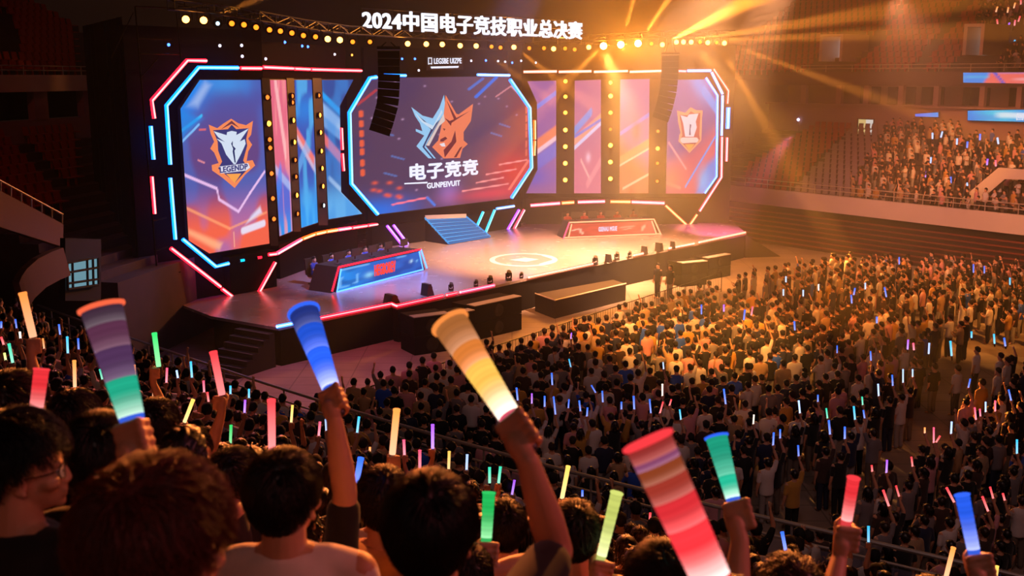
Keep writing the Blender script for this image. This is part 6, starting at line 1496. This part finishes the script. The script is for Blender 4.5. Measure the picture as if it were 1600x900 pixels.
def try_stand(top, bot, col):
    L_px = math.hypot(top[0]-bot[0], top[1]-bot[1]); d0 = min(26, max(3.2, .29*F_PX/max(L_px, 15))); best = None
    for m in np.linspace(.7, 1.35, 40):
        d = d0*m; P = aty(*bot, d); sdist = rail_dist(P.x, P.y)
        if sdist < .45: continue
        zf, k = stand_z(P.x, P.y); h = P.z-zf
        for tpl in ('upR', 'hiR', 'femup', 'upL', 'midR'):
            C, A = list(TPL[tpl][1].values())[0]; sc = h/(C.z+.05)
            yaw = yaw_to_stage(P, 0); Rz = Matrix.Rotation(yaw, 3, 'Z'); off = Rz @ (Vector((C.x, C.y, 0))*sc); x, y = P.x-off.x, P.y-off.y
            z2, k2 = stand_z(x, y); sc = (P.z-z2)/(C.z+.05)
            pen = abs(sc-1)*6+abs(m-1)*.8+(3 if near_taken(x, y, .2) else 0)+(.3 if tpl == 'midR' else 0)+random.random()*.15
            if best is None or pen < best[0]: best = (pen, tpl, (x, y, z2), yaw, sc, d)
    if best is None: return None
    pen, tpl, loc, yaw, sc, d = best; sc = max(.86, min(1.16, sc))
    b = aty(*bot, d); v = aty(*top, d*1.005)-b; big = math.hypot(top[0]-bot[0], top[1]-bot[1]) > 45
    pr = place_person(tpl, loc, yaw, sc); pr['_stick'] = CN.get(col, col)
    r = .019 if not big else .021
    o = small_stick(b, v, r, col, 1.35 if big else 1.7); stand_people.append(pr); stand_sticks.append(o)
for t, b, c in ST: try_stand(t, b, c)
# ---- fill the rows of our stand
cands = []
for k in range(0, 21):
    c = offset_curve(.2+(k+.45)*SROWD); ds = [0]
    for a, b in zip(c[:-1], c[1:]): ds.append(ds[-1]+(b-a).length)
    s = random.random()*.3
    while s < ds[-1]:
        for i in range(len(c)-1):
            if s <= ds[i+1]: p = c[i].lerp(c[i+1], (s-ds[i])/max(1e-6, ds[i+1]-ds[i])); break
        s += .64+random.uniform(-.06, .1)
        p = p+Vector((random.uniform(-.05, .05), random.uniform(-.08, .08), 0)); px, py, f = proj((p.x, p.y, row_z(k)+1.55))
        if -15 < px < 1615 and 420 < py < 912 and p.y > 4.9: cands.append((f, k, p))
RPX = [p[0] for p in rail_px]; RPY = [p[1] for p in rail_px]
def below_rail(p, z, h=1.72): x, y, f = proj((p.x, p.y, z+h)); return y > float(np.interp(x, RPX, RPY))+3
cands = [c for c in cands if below_rail(c[2], row_z(c[1]))]
cands.sort(key=lambda t: t[0])
STAND_MAX = 150
for f, k, p in cands:
    if len(stand_people) >= STAND_MAX: break
    if random.random() < .14 or near_taken(p.x, p.y, .3): continue
    pr = place_person(random.choice(IDLE), (p.x, p.y, row_z(k)), yaw_to_stage(p), random.uniform(.95, 1.05)); stand_people.append(pr)
print('stand candidates', len(cands), 'stand people', len(stand_people))
far_stuff = []      # (loc, yaw, scale)
used_f = max(proj(p.location)[2] for p in stand_people[-3:])
for f, k, p in cands:
    if not near_taken(p.x, p.y, .3) and random.random() < .85: far_stuff.append(((p.x, p.y, row_z(k)), yaw_to_stage(p), random.uniform(.95, 1.05))); people_xy.append((p.x, p.y, .3))

# ---- arena floor blocks
B0 = atz(555, 660, 0); bu = Vector((.6, .8, 0)); bw = Vector((.8, -.6, 0))
def fl_pt(u, w): return B0+bu*u+bw*w
FS = [((1295, 657), (1297, 679), 'blue'), ((1320, 667), (1320, 686), 'blue'), ((1334, 635), (1336, 656), 'cyan'), ((1349, 641), (1351, 654), 'blue'), ((1347, 620), (1348, 633), 'teal'), ((1209, 676), (1208, 696), 'blue'), ((1219, 671), (1219, 685), 'blue'), ((1248, 626), (1250, 646), 'ice'), ((1278, 617), (1278, 628), 'blue'), ((1394, 586), (1395, 603), 'blue'), ((1411, 577), (1411, 598), 'ice'), ((1426, 577), (1426, 589), 'ice'), ((1372, 600), (1373, 619), 'ice'), ((1247, 696), (1248, 713), 'blue'), ((1516, 592), (1513, 606), 'blue'),
      ((1131, 608), (1134, 632), 'blue'), ((1015, 624), (1017, 646), 'blue'), ((990, 619), (991, 640), 'blue'), ((941, 611), (942, 629), 'blue'), ((924, 602), (931, 614), 'blue'), ((905, 626), (907, 643), 'blue'), ((918, 637), (917, 651), 'blue'), ((971, 628), (971, 640), 'blue'), ((1036, 566), (1037, 577), 'ice'), ((1062, 640), (1064, 656), 'cyan'), ((1049, 624), (1046, 634), 'red'), ((1036, 628), (1031, 646), 'red'), ((1291, 638), (1293, 654), 'teal'), ((1178, 648), (1177, 663), 'white'), ((1035, 600), (1035, 619), 'white'), ((807, 606), (809, 626), 'blue'), ((831, 615), (831, 631), 'purple'), ((851, 619), (851, 636), 'blue'), ((865, 620), (868, 648), 'blue'), ((889, 624), (888, 638), 'blue'), ((862, 583), (863, 602), 'blue'), ((889, 561), (892, 574), 'cyan'), ((1308, 540), (1308, 552), 'blue'), ((1360, 549), (1361, 564), 'blue'), ((893, 520), (892, 530), 'purple')]
FS2 = [((1405, 402), (1405, 413), 'blue'), ((1521, 413), (1521, 426), 'blue'), ((1538, 416), (1538, 427), 'blue'), ((1578, 434), (1578, 445), 'cyan'), ((1336, 450), (1334, 461), 'blue'), ((1330, 461), (1331, 474), 'blue'), ((1382, 449), (1385, 464), 'blue'), ((1370, 495), (1370, 505), 'blue'), ((1419, 531), (1418, 546), 'purple'), ((1427, 536), (1428, 547), 'pink'), ((1452, 536), (1451, 553), 'ice'), ((1485, 533), (1487, 556), 'cyan'), ((1553, 522), (1554, 537), 'cyan'), ((1569, 528), (1571, 541), 'blue'), ((1518, 518), (1518, 528), 'cyan'), ((1241, 502), (1242, 516), 'blue'), ((1131, 476), (1131, 487), 'purple'), ((1096, 476), (1096, 491), 'blue'), ((1164, 484), (1162, 500), 'blue'), ((1176, 479), (1174, 493), 'pink'), ((1224, 452), (1224, 462), 'ice'), ((1255, 453), (1255, 463), 'ice'), ((1228, 432), (1228, 441), 'ice'), ((1279, 444), (1279, 454), 'white'), ((1352, 442), (1352, 452), 'ice')]
FS3 = [((1380, 766), (1389, 791), 'red'), ((1400, 759), (1405, 776), 'red'), ((1479, 762), (1491, 785), 'red'), ((1535, 776), (1544, 799), 'red'), ((1547, 761), (1552, 779), 'red'), ((1589, 687), (1589, 709), 'cyan'), ((1459, 668), (1459, 692), 'pink'), ((1469, 681), (1462, 692), 'red'), ((1487, 659), (1486, 678), 'ice'), ((1523, 637), (1525, 656), 'pink'), ((1531, 639), (1532, 651), 'pink'), ((1540, 628), (1540, 644), 'ice'), ((1555, 626), (1555, 643), 'pink'), ((1576, 609), (1580, 626), 'blue'), ((1424, 714), (1426, 729), 'red'), ((1386, 719), (1385, 739), 'purple'), ((1362, 727), (1363, 737), 'red'), ((1567, 771), (1570, 782), 'red'), ((1445, 668), (1445, 677), 'orange')]
floor_people = []; floor_sticks = []
def try_floor(top, bot, col, zone):
    tpl = random.choice(['upR', 'femup', 'upL', 'upR']); C, A = list(TPL[tpl][1].values())[0]; best = None
    for gz in (2.0, 1.9, 2.1, 1.8):
        P = atz(*bot, gz); sc = gz/(C.z+.03); yaw = yaw_to_stage(P, .1); off = Matrix.Rotation(yaw, 3, 'Z') @ (Vector((C.x, C.y, 0))*sc); x, y = P.x-off.x, P.y-off.y
        if best is None or not near_taken(x, y, .25): best = (P, sc, yaw, x, y)
        if not near_taken(x, y, .25): break
    P, sc, yaw, x, y = best; b = P; v = aty(*top, P.y*1.001)-b
    o = small_stick(b, v, .021, col, 1.7); pr = place_person(tpl, (x, y, 0), yaw, sc); pr['_stick'] = CN.get(col, col); floor_people.append(pr); floor_sticks.append(o)
for t, b, c in FS: try_floor(t, b, c, 0)
for t, b, c in FS3: try_floor(t, b, c, 2)
crew = []
for (x, y), w_ in (((1027, 466), 'nearer the stage'), ((1046, 469), 'nearer the crowd')):
    p = atz(x, y, 0); o = place_person('stand', (p.x, p.y, 0), 2.2, 1.05, ('black', (10, 9, 11))); tag(o, f'crew person in black on the bare floor before the stage, the one {w_}', 'person', 'stage crew'); crew.append(o)
NPEOPLE = 298 - len(players) - len(front_roots) - len(stand_people)
fc = []
def in_aisle(w): return 13.9 < w < 16.4
for wi in range(0, 34):
    w = .75+wi*.82
    u = -6+random.random()*.4
    while u < 44:
        uu, ww = u+random.uniform(-.12, .12), w+random.uniform(-.14, .14); u += .66+random.uniform(-.08, .12); p = fl_pt(uu, ww); px, py, f = proj((p.x, p.y, 1.6))
        if not (-10 < px < 1615 and py < 905): continue
        if in_aisle(ww) and uu < 21: continue
        if 20.3 < uu < 22.6: continue          # cross aisle
        if rail_dist(p.x, p.y) > -1.2: continue
        if py < float(np.interp(px, [560, 700, 820, 960, 1010, 1100, 1200, 1300, 1450, 1600], [575, 545, 520, 482, 468, 446, 416, 399, 396, 404])): continue
        if ww > 26 or (p-RP0).dot(rn) > -2.8: continue
        if uu > 22 and ww > 19.5 and uu < 26: continue
        fc.append((f, wi, uu, ww, p))
fc.sort(key=lambda t: t[0])
for f, wi, uu, ww, p in fc:
    if random.random() < .1 or near_taken(p.x, p.y, .22): continue
    if len(floor_people) < NPEOPLE and (f < 60):
        floor_people.append(place_person(random.choice(IDLE), (p.x, p.y, 0), yaw_to_stage(p), random.uniform(.94, 1.06)))
    else:
        far_stuff.append(((p.x, p.y, 0), yaw_to_stage(p), random.uniform(.94, 1.06))); people_xy.append((p.x, p.y, .3))
print('floor candidates', len(fc), 'floor people', len(floor_people), 'stuff', len(far_stuff))
far_sticks = []
for t, b, c in FS2:
    P = atz(*b, 2.0); o = small_stick(P, aty(*t, P.y*1.001)-P, .03, c, 1.8); far_sticks.append(o); far_stuff.append(((P.x+.15, P.y-.2, 0), yaw_to_stage(P), 1.0))
# seated crowd of the far side stand, and the upper corner
for k, p in right_crowd_spots:
    if random.random() < .8: far_stuff.append(((p.x, p.y, p.z-.15), yaw_to_stage(p, .4), random.uniform(.8, .92)))
for k, p in upper_crowd_spots:
    if random.random() < .75: far_stuff.append(((p.x, p.y, p.z-.2), yaw_to_stage(p, .4), random.uniform(.8, .92)))
RS = [(1457, 214, 'ice'), (1470, 212, 'ice'), (1495, 223, 'ice'), (1511, 228, 'blue'), (1454, 252, 'ice'), (1446, 274, 'purple'), (1377, 278, 'ice'), (1487, 283, 'blue'), (1518, 284, 'blue'), (1512, 292, 'ice'), (1403, 298, 'blue'), (1455, 297, 'blue'), (1531, 216, 'blue'), (1560, 222, 'ice'), (1542, 255, 'purple'), (1588, 305, 'blue'), (1358, 285, 'orange'), (1556, 257, 'pink'), (1440, 292, 'orange')]
US = [(1541, 50, 'blue'), (1553, 57, 'blue'), (1562, 57, 'blue'), (1541, 72, 'blue'), (1559, 72, 'blue'), (1573, 68, 'blue'), (1583, 68, 'cyan'), (1567, 78, 'blue'), (1548, 84, 'ice'), (1569, 88, 'ice'), (1588, 91, 'cyan'), (1575, 41, 'purple'), (1585, 37, 'pink'), (1591, 31, 'red'), (1574, 17, 'orange'), (1584, 10, 'orange'), (1556, 16, 'orange'), (1595, 4, 'red'), (1559, 36, 'red'), (1521, 96, 'orange'), (1493, 95, 'blue')]
for lst, nm, off, wh in ((RS, 'seated', 4.5, 'seated crowd of the far side stand'), (US, 'upper', OC+5, 'upper tier corner crowd')):
    pl = rplane(off)
    for i, (x, y, c) in enumerate(lst):
        b = pl.at(x, y+3); k = int(max(0, off-.3)/ROWD); v = Vector((random.uniform(-.1, .1), 0, .38)); o = small_stick(b, v, .05, c, 1.8)
        # drop it to hand height over the row it belongs to
        tag(o, f"{o['_col']} light stick among the {wh}, {ordw(i)} one", 'light stick', 'light sticks in the '+wh)
        far_sticks.append(o); o['_done'] = 1

# ---- low detail mass of everyone else, one object
lo_tpl = []
def lo_template(seed, **kw):
    f = Fig(H=1.70, voxel=.03, **kw); parts = []
    for nm, vx, dec, mi in (('body', .03, .06, 0), ('shirt', .035, .08, 2), ('trousers', .04, .08, 3)):
        me = remesh(f.mb[nm], vx, 2, 'lo', dec); me.calc_loop_triangles()
        parts.append((np.array([v.co[:] for v in me.vertices]), np.array([t.vertices[:] for t in me.loop_triangles]), mi)); bpy.data.meshes.remove(me)
    me = hair_mesh(f.HM, n=0, seed=seed, vol=.04, half=True); m2 = bpy.data.objects.new('t', me); COL.objects.link(m2); dm = m2.modifiers.new('d', 'DECIMATE'); dm.ratio = .07; dg = bpy.context.evaluated_depsgraph_get(); dg.update(); m3 = bpy.data.meshes.new_from_object(m2.evaluated_get(dg)); bpy.data.objects.remove(m2); m3.calc_loop_triangles()
    parts.append((np.array([v.co[:] for v in m3.vertices]), np.array([t.vertices[:] for t in m3.loop_triangles]), 1)); bpy.data.meshes.remove(m3); bpy.data.meshes.remove(me)
    return parts
lo_tpl = [lo_template(1), lo_template(2, arms={'R': UPR}), lo_template(3, arms=CH, female=True), lo_template(4, arms={'L': UPL}), lo_template(5, build=1.1)]
VV = []; FF = []; CC = []; nb_ = 0
R_ = np.random.default_rng(5)
cskin = S(205, 150, 120)
for (loc, yaw, sc) in far_stuff:
    tp_ = lo_tpl[R_.choice(5, p=[.4, .07, .28, .03, .22])]; c, s_ = math.cos(yaw), math.sin(yaw); Rm = np.array(((c, -s_, 0), (s_, c, 0), (0, 0, 1)))*sc
    sh = SH_POOL[R_.integers(len(SH_POOL))][1]; cols = [cskin, S(*HAIRS[R_.integers(5)]), S(*sh), S(*PANTS[R_.integers(5)])]
    for v, f, mi in tp_:
        VV.append(v @ Rm.T + np.array(loc)); FF.append(f+nb_); nb_ += len(v); CC.append(np.tile(cols[mi], (len(v), 1)))
V = np.concatenate(VV); F_ = np.concatenate(FF); Cc = np.concatenate(CC)
me = bpy.data.meshes.new('crowd'); me.vertices.add(len(V)); me.vertices.foreach_set('co', V.astype(np.float32).ravel()); me.loops.add(len(F_)*3); me.loops.foreach_set('vertex_index', F_.astype(np.int32).ravel()); me.polygons.add(len(F_)); me.polygons.foreach_set('loop_start', np.arange(len(F_), dtype=np.int32)*3); me.polygons.foreach_set('use_smooth', np.ones(len(F_), bool)); me.update(calc_edges=True)
at = me.attributes.new('art', 'FLOAT_COLOR', 'POINT'); at.data.foreach_set('color', np.concatenate([Cc, np.ones((len(Cc), 1))], 1).astype(np.float32).ravel()); me.materials.append(pbr_attr('crowd_clothes', .8))
co = bpy.data.objects.new('crowd', me); COL.objects.link(co); tag(co, 'dense mass of spectators on the far floor block and in the far stands', 'crowd', None, 'stuff')
print('crowd verts', len(V)); print('TPL', {k: {n: len(m.vertices) for n, m in v[0].items()} for k, v in TPL.items()})

# ---- crowd barrier between floor crowd and stage
def barrier(p, q, label):
    root = empty('crowd_barrier', p, label, 'barrier', 'crowd barrier panels before the stage'); d = (q-p); fr = MB()
    for z in (1.05, .15): fr.tube([p+ZV*z, q+ZV*z], .022, 6)
    for x in (p+d*.02, q-d*.02): fr.tube([x, x+ZV*1.05], .022, 6)
    fr.build('frame', m_metal, root); b = MB()
    for i in range(9): x = p+d*(i+1)/10; b.tube([x+ZV*.15, x+ZV*1.05], .009, 4)
    b.build('bars', m_metal, root)
for i in range(14):
    p = fl_pt(-2+i*2.05, .05); q = fl_pt(-2+i*2.05+2.0, .05); barrier(p, q, f'dark barrier panel between stage and floor crowd, {ordw(i)} from the near stand')

# ---- labels that single each person and stick out
def count_rows(items, key, order):
    rows = {}
    for o in items: rows.setdefault(key(o), []).append(o)
    for k in rows: rows[k].sort(key=order)
    return rows
def loc2(o): return o.location
for k, lst in count_rows(stand_people, lambda o: stand_z(o.location.x, o.location.y)[1], lambda o: o.location.x).items():
    for i, o in enumerate(lst):
        st = f", {o['_stick']} stick" if '_stick' in o else ''
        tag(o, f"person in {o['_shirt']} top{st}, row {k+1} behind rail, {ordw(i)} from stage end", 'person', 'spectators in the near stand')
for k, lst in count_rows(floor_people, lambda o: int(((o.location-B0).dot(bw)-.34)/.82), lambda o: -(o.location-B0).dot(bu)).items():
    for i, o in enumerate(lst):
        st = f", {o['_stick']} stick" if '_stick' in o else ''
        tag(o, f"person in {o['_shirt']} top{st}, floor row {k+1}, {ordw(i)} from far end", 'person', 'spectators on the arena floor')
for lst, wh, ordk in ((stand_sticks, 'near stand', lambda o: o.location.x), (floor_sticks, 'arena floor', lambda o: o.location.x), ([o for o in far_sticks if '_done' not in o], 'far block', lambda o: o.location.x)):
    for c, ls in count_rows(lst, lambda o: o['_col'], ordk).items():
        for i, o in enumerate(ls):
            tag(o, f"{c} light stick in the {wh}, {ordw(i)} of its colour from the left", 'light stick', 'light sticks in the '+wh)
# ================================================================== LIGHT
w = bpy.data.worlds.new('world'); SC.world = w; w.use_nodes = True
bg = w.node_tree.nodes['Background']; bg.inputs[0].default_value = (1.0, .40, .26, 1); bg.inputs[1].default_value = .007
def spot(loc, tgt, power, col, deg, blend=.4, size=.15, name='truss_or_added_spot'):
    ld = bpy.data.lights.new(name, 'SPOT'); ld.energy = power; ld.color = col; ld.spot_size = math.radians(deg); ld.spot_blend = blend; ld.shadow_soft_size = size
    o = bpy.data.objects.new(name, ld); COL.objects.link(o); o.location = loc; o.rotation_euler = (Vector(tgt)-Vector(loc)).to_track_quat('-Z', 'Y').to_euler(); return o
AMB = (1.0, .31, .035); GOLD = (1.0, .43, .085); PINKW = (1.0, .66, .62); MAGE = (1.0, .3, .5)
by_px = lambda x: min(range(len(lamps_px)), key=lambda i: abs(lamps_px[i][0]-x))
def LPd(px, tgt):
    p = lamp_pos[by_px(px)]; d = (Vector(tgt)-p).normalized(); return p + d*.75 + Vector((0, -.15, 0))
def spotE(loc, tgt, E, col, deg, blend=.8, size=.2):
    """E: irradiance wanted at the target"""
    d2 = (Vector(tgt)-Vector(loc)).length_squared; return spot(loc, tgt, E*d2*4*PI, col, deg, blend, size)
def beam(px, to, I, deg, col=AMB): return spot(LPd(px, to), to, I*4*PI, col, deg, .35, .1)
def far(px, py, y): return aty(px, py, y)
# beams seen in the haze (I = W/sr)
beam(318, far(470, -25, 40), 45000, 4.0)
beam(970, far(1025, -120, 58), 62000, 4.4)
beam(997, far(1120, -110, 56), 62000, 5)
beam(1035, far(1290, -60, 54), 85000, 9)
beam(1057, far(1600, -15, 52), 62000, 5)
beam(1068, far(1600, 45, 52), 56000, 4)
beam(1132, far(1265, 115, 60), 36000, 3.5)
beam(744, far(790, 105, 58), 12000, 4)
beam(803, far(858, 115, 58), 16000, 5)
beam(943, far(860, 150, 56), 12000, 7)
beam(1120, far(1330, 420, 55), 16000, 7)
# wide blinders on the truss make the haze glow
for x, I in ((943, 480), (970, 850), (997, 850), (1035, 420), (1080, 130), (1120, 60), (883, 110), (803, 60), (719, 40), (637, 20), (318, 30)):
    I *= .55 if x > 780 else .22; p = lamp_pos[by_px(x)]; t = p + Vector((.5 if x > 780 else 2, -6, .3)); o = spot(p+Vector((0, -.5, -.15)), t, I*4*PI, AMB, 165, .6, .15)
# stage wash from unseen lamps added in mid-air over the floor
T = atz(850, 405, DZ); spotE((10, 44, 17), T, 42, (1, .46, .22), 40, 1.0)
T = atz(990, 390, DZ); spotE((13, 48, 17), T, 36, (1, .4, .17), 36, 1.0)
T = atz(600, 440, DZ); spotE((2, 40, 17), T, 9, (.42, .42, 1), 28, 1.0)
T = atz(1120, 362, DZ); spotE((15, 57, 8), T, 26, (1, .14, .36), 26)
# gold light on the crowd, from the truss and from unseen lamps added overhead
T = atz(1090, 540, 1); spotE(LPd(943, T), T, 13.0, GOLD, 19); spotE((6, 20, 25), T, 9, (1, .38, .06), 19)
T = atz(1240, 500, 1); spotE((12, 26, 25), T, 5.5, (1, .3, .035), 20)
T = atz(1440, 470, 1); spotE(LPd(1080, T), T, 6.0, GOLD, 22); spotE((22, 28, 25), T, 4.2, (1, .33, .045), 28)
T = atz(1500, 265, 5); spotE((12, 40, 22), T, 2.8, (1, .37, .045), 20)
T = rpt(15, 0, 3.0); spotE((14, 40, 14), T, 3.0, (1, .34, .18), 44)
# unseen lamps added to brighten the floor between stage and crowd
T = atz(1180, 425, 0); spotE((8, 46, 16), T, 9, (1, .36, .07), 36)
T = atz(860, 530, 0); spotE((2, 30, 18), T, 4.5, (1, .34, .1), 32)
T = atz(540, 590, 0); spotE((-6, 28, 18), T, 1.9, (1, .24, .42), 30)
# soft wash from added unseen lamps over the near floor block and the far side stand
T = atz(1050, 680, 0); spotE((2, 8, 25), T, .10, PINKW, 62)
T = atz(1450, 720, 0); spotE((9, 4, 24), T, .11, (1, .42, .34), 50)
T = rpt(6, 12, 9); spotE((2, 44, 24), T, .36, (1, .24, .28), 62)
T = rpt(8, 26, 16); spotE((6, 50, 16), T, .4, (1, .22, .03), 60)
T = aty(60, 150, 54); spotE((-16, 30, 22), T, .10, (1, .14, .1), 80)
T = rail_at(dists[-1]*.30)+ZV*2; spotE((-9, 44, 8), T, .5, (.45, .4, 1), 60)  # added violet lamp in place of stage LED light on the railing
# added unseen lamps: rim light towards the near stand, faint fill behind the camera
T = (-1.0, 5, 9); spotE((-3, 30, 18), T, 4.4, (1, .22, .045), 40)
T = (4, 7, 8); spotE((9, 30, 18), T, 4.4, (1, .27, .05), 40)
T = (-9, 16, 6); spotE((-9, 33, 17), T, 1.6, (1, .22, .2), 50)
T = (0, 4, 9); spotE((2.5, -8, 17), T, .13, (1, .5, .46), 80, size=1.5)
T = (-1.6, 2.6, 9.8); spotE((6.5, 3.0, 13), T, .5, (1, .2, .22), 50, size=.6)  # added red fill for the face in profile

# ================================================================== HAZE
hz = MB(); hz.box((10, 62, 11.6), (56, 62, 23))
m, nt, o = _new('stage_haze'); v = nt.nodes.new('ShaderNodeVolumeScatter'); v.inputs['Color'].default_value = (1, .96, .9, 1); v.inputs['Density'].default_value = .008; v.inputs['Anisotropy'].default_value = .25
geo = nt.nodes.new('ShaderNodeNewGeometry'); sx = nt.nodes.new('ShaderNodeSeparateXYZ'); mr = nt.nodes.new('ShaderNodeMapRange'); mr.interpolation_type = 'SMOOTHSTEP'
mr.inputs[1].default_value = -9; mr.inputs[2].default_value = 9; mr.inputs[3].default_value = .0016; mr.inputs[4].default_value = .0066
nt.links.new(geo.outputs['Position'], sx.inputs[0]); nt.links.new(sx.outputs[0], mr.inputs[0]); nt.links.new(mr.outputs[0], v.inputs['Density'])
nt.links.new(v.outputs[0], o.inputs['Volume'])
ho = hz.build('haze', m); ho['kind'] = 'stuff'; ho['label'] = 'thin stage haze hanging around the truss lights'; ho['category'] = 'haze'
# ================================================================== RENDER LOOK
SC.view_settings.view_transform = 'Standard'; SC.view_settings.look = 'None'; SC.view_settings.gamma = 1; SC.view_settings.use_curve_mapping = False; SC.view_settings.exposure = 0.0
cy = SC.cycles; cy.max_bounces = 4; cy.diffuse_bounces = 2; cy.glossy_bounces = 2; cy.transmission_bounces = 2; cy.transparent_max_bounces = 8; cy.volume_bounces = 0
cy.volume_step_rate = 2.0; cy.volume_preview_step_rate = 2.0; cy.volume_max_steps = 64; cy.use_denoising = True; cy.sample_clamp_indirect = 4; cy.sample_clamp_direct = 0; cy.caustics_reflective = False; cy.caustics_refractive = False
try: cy.use_light_tree = True
except Exception: pass
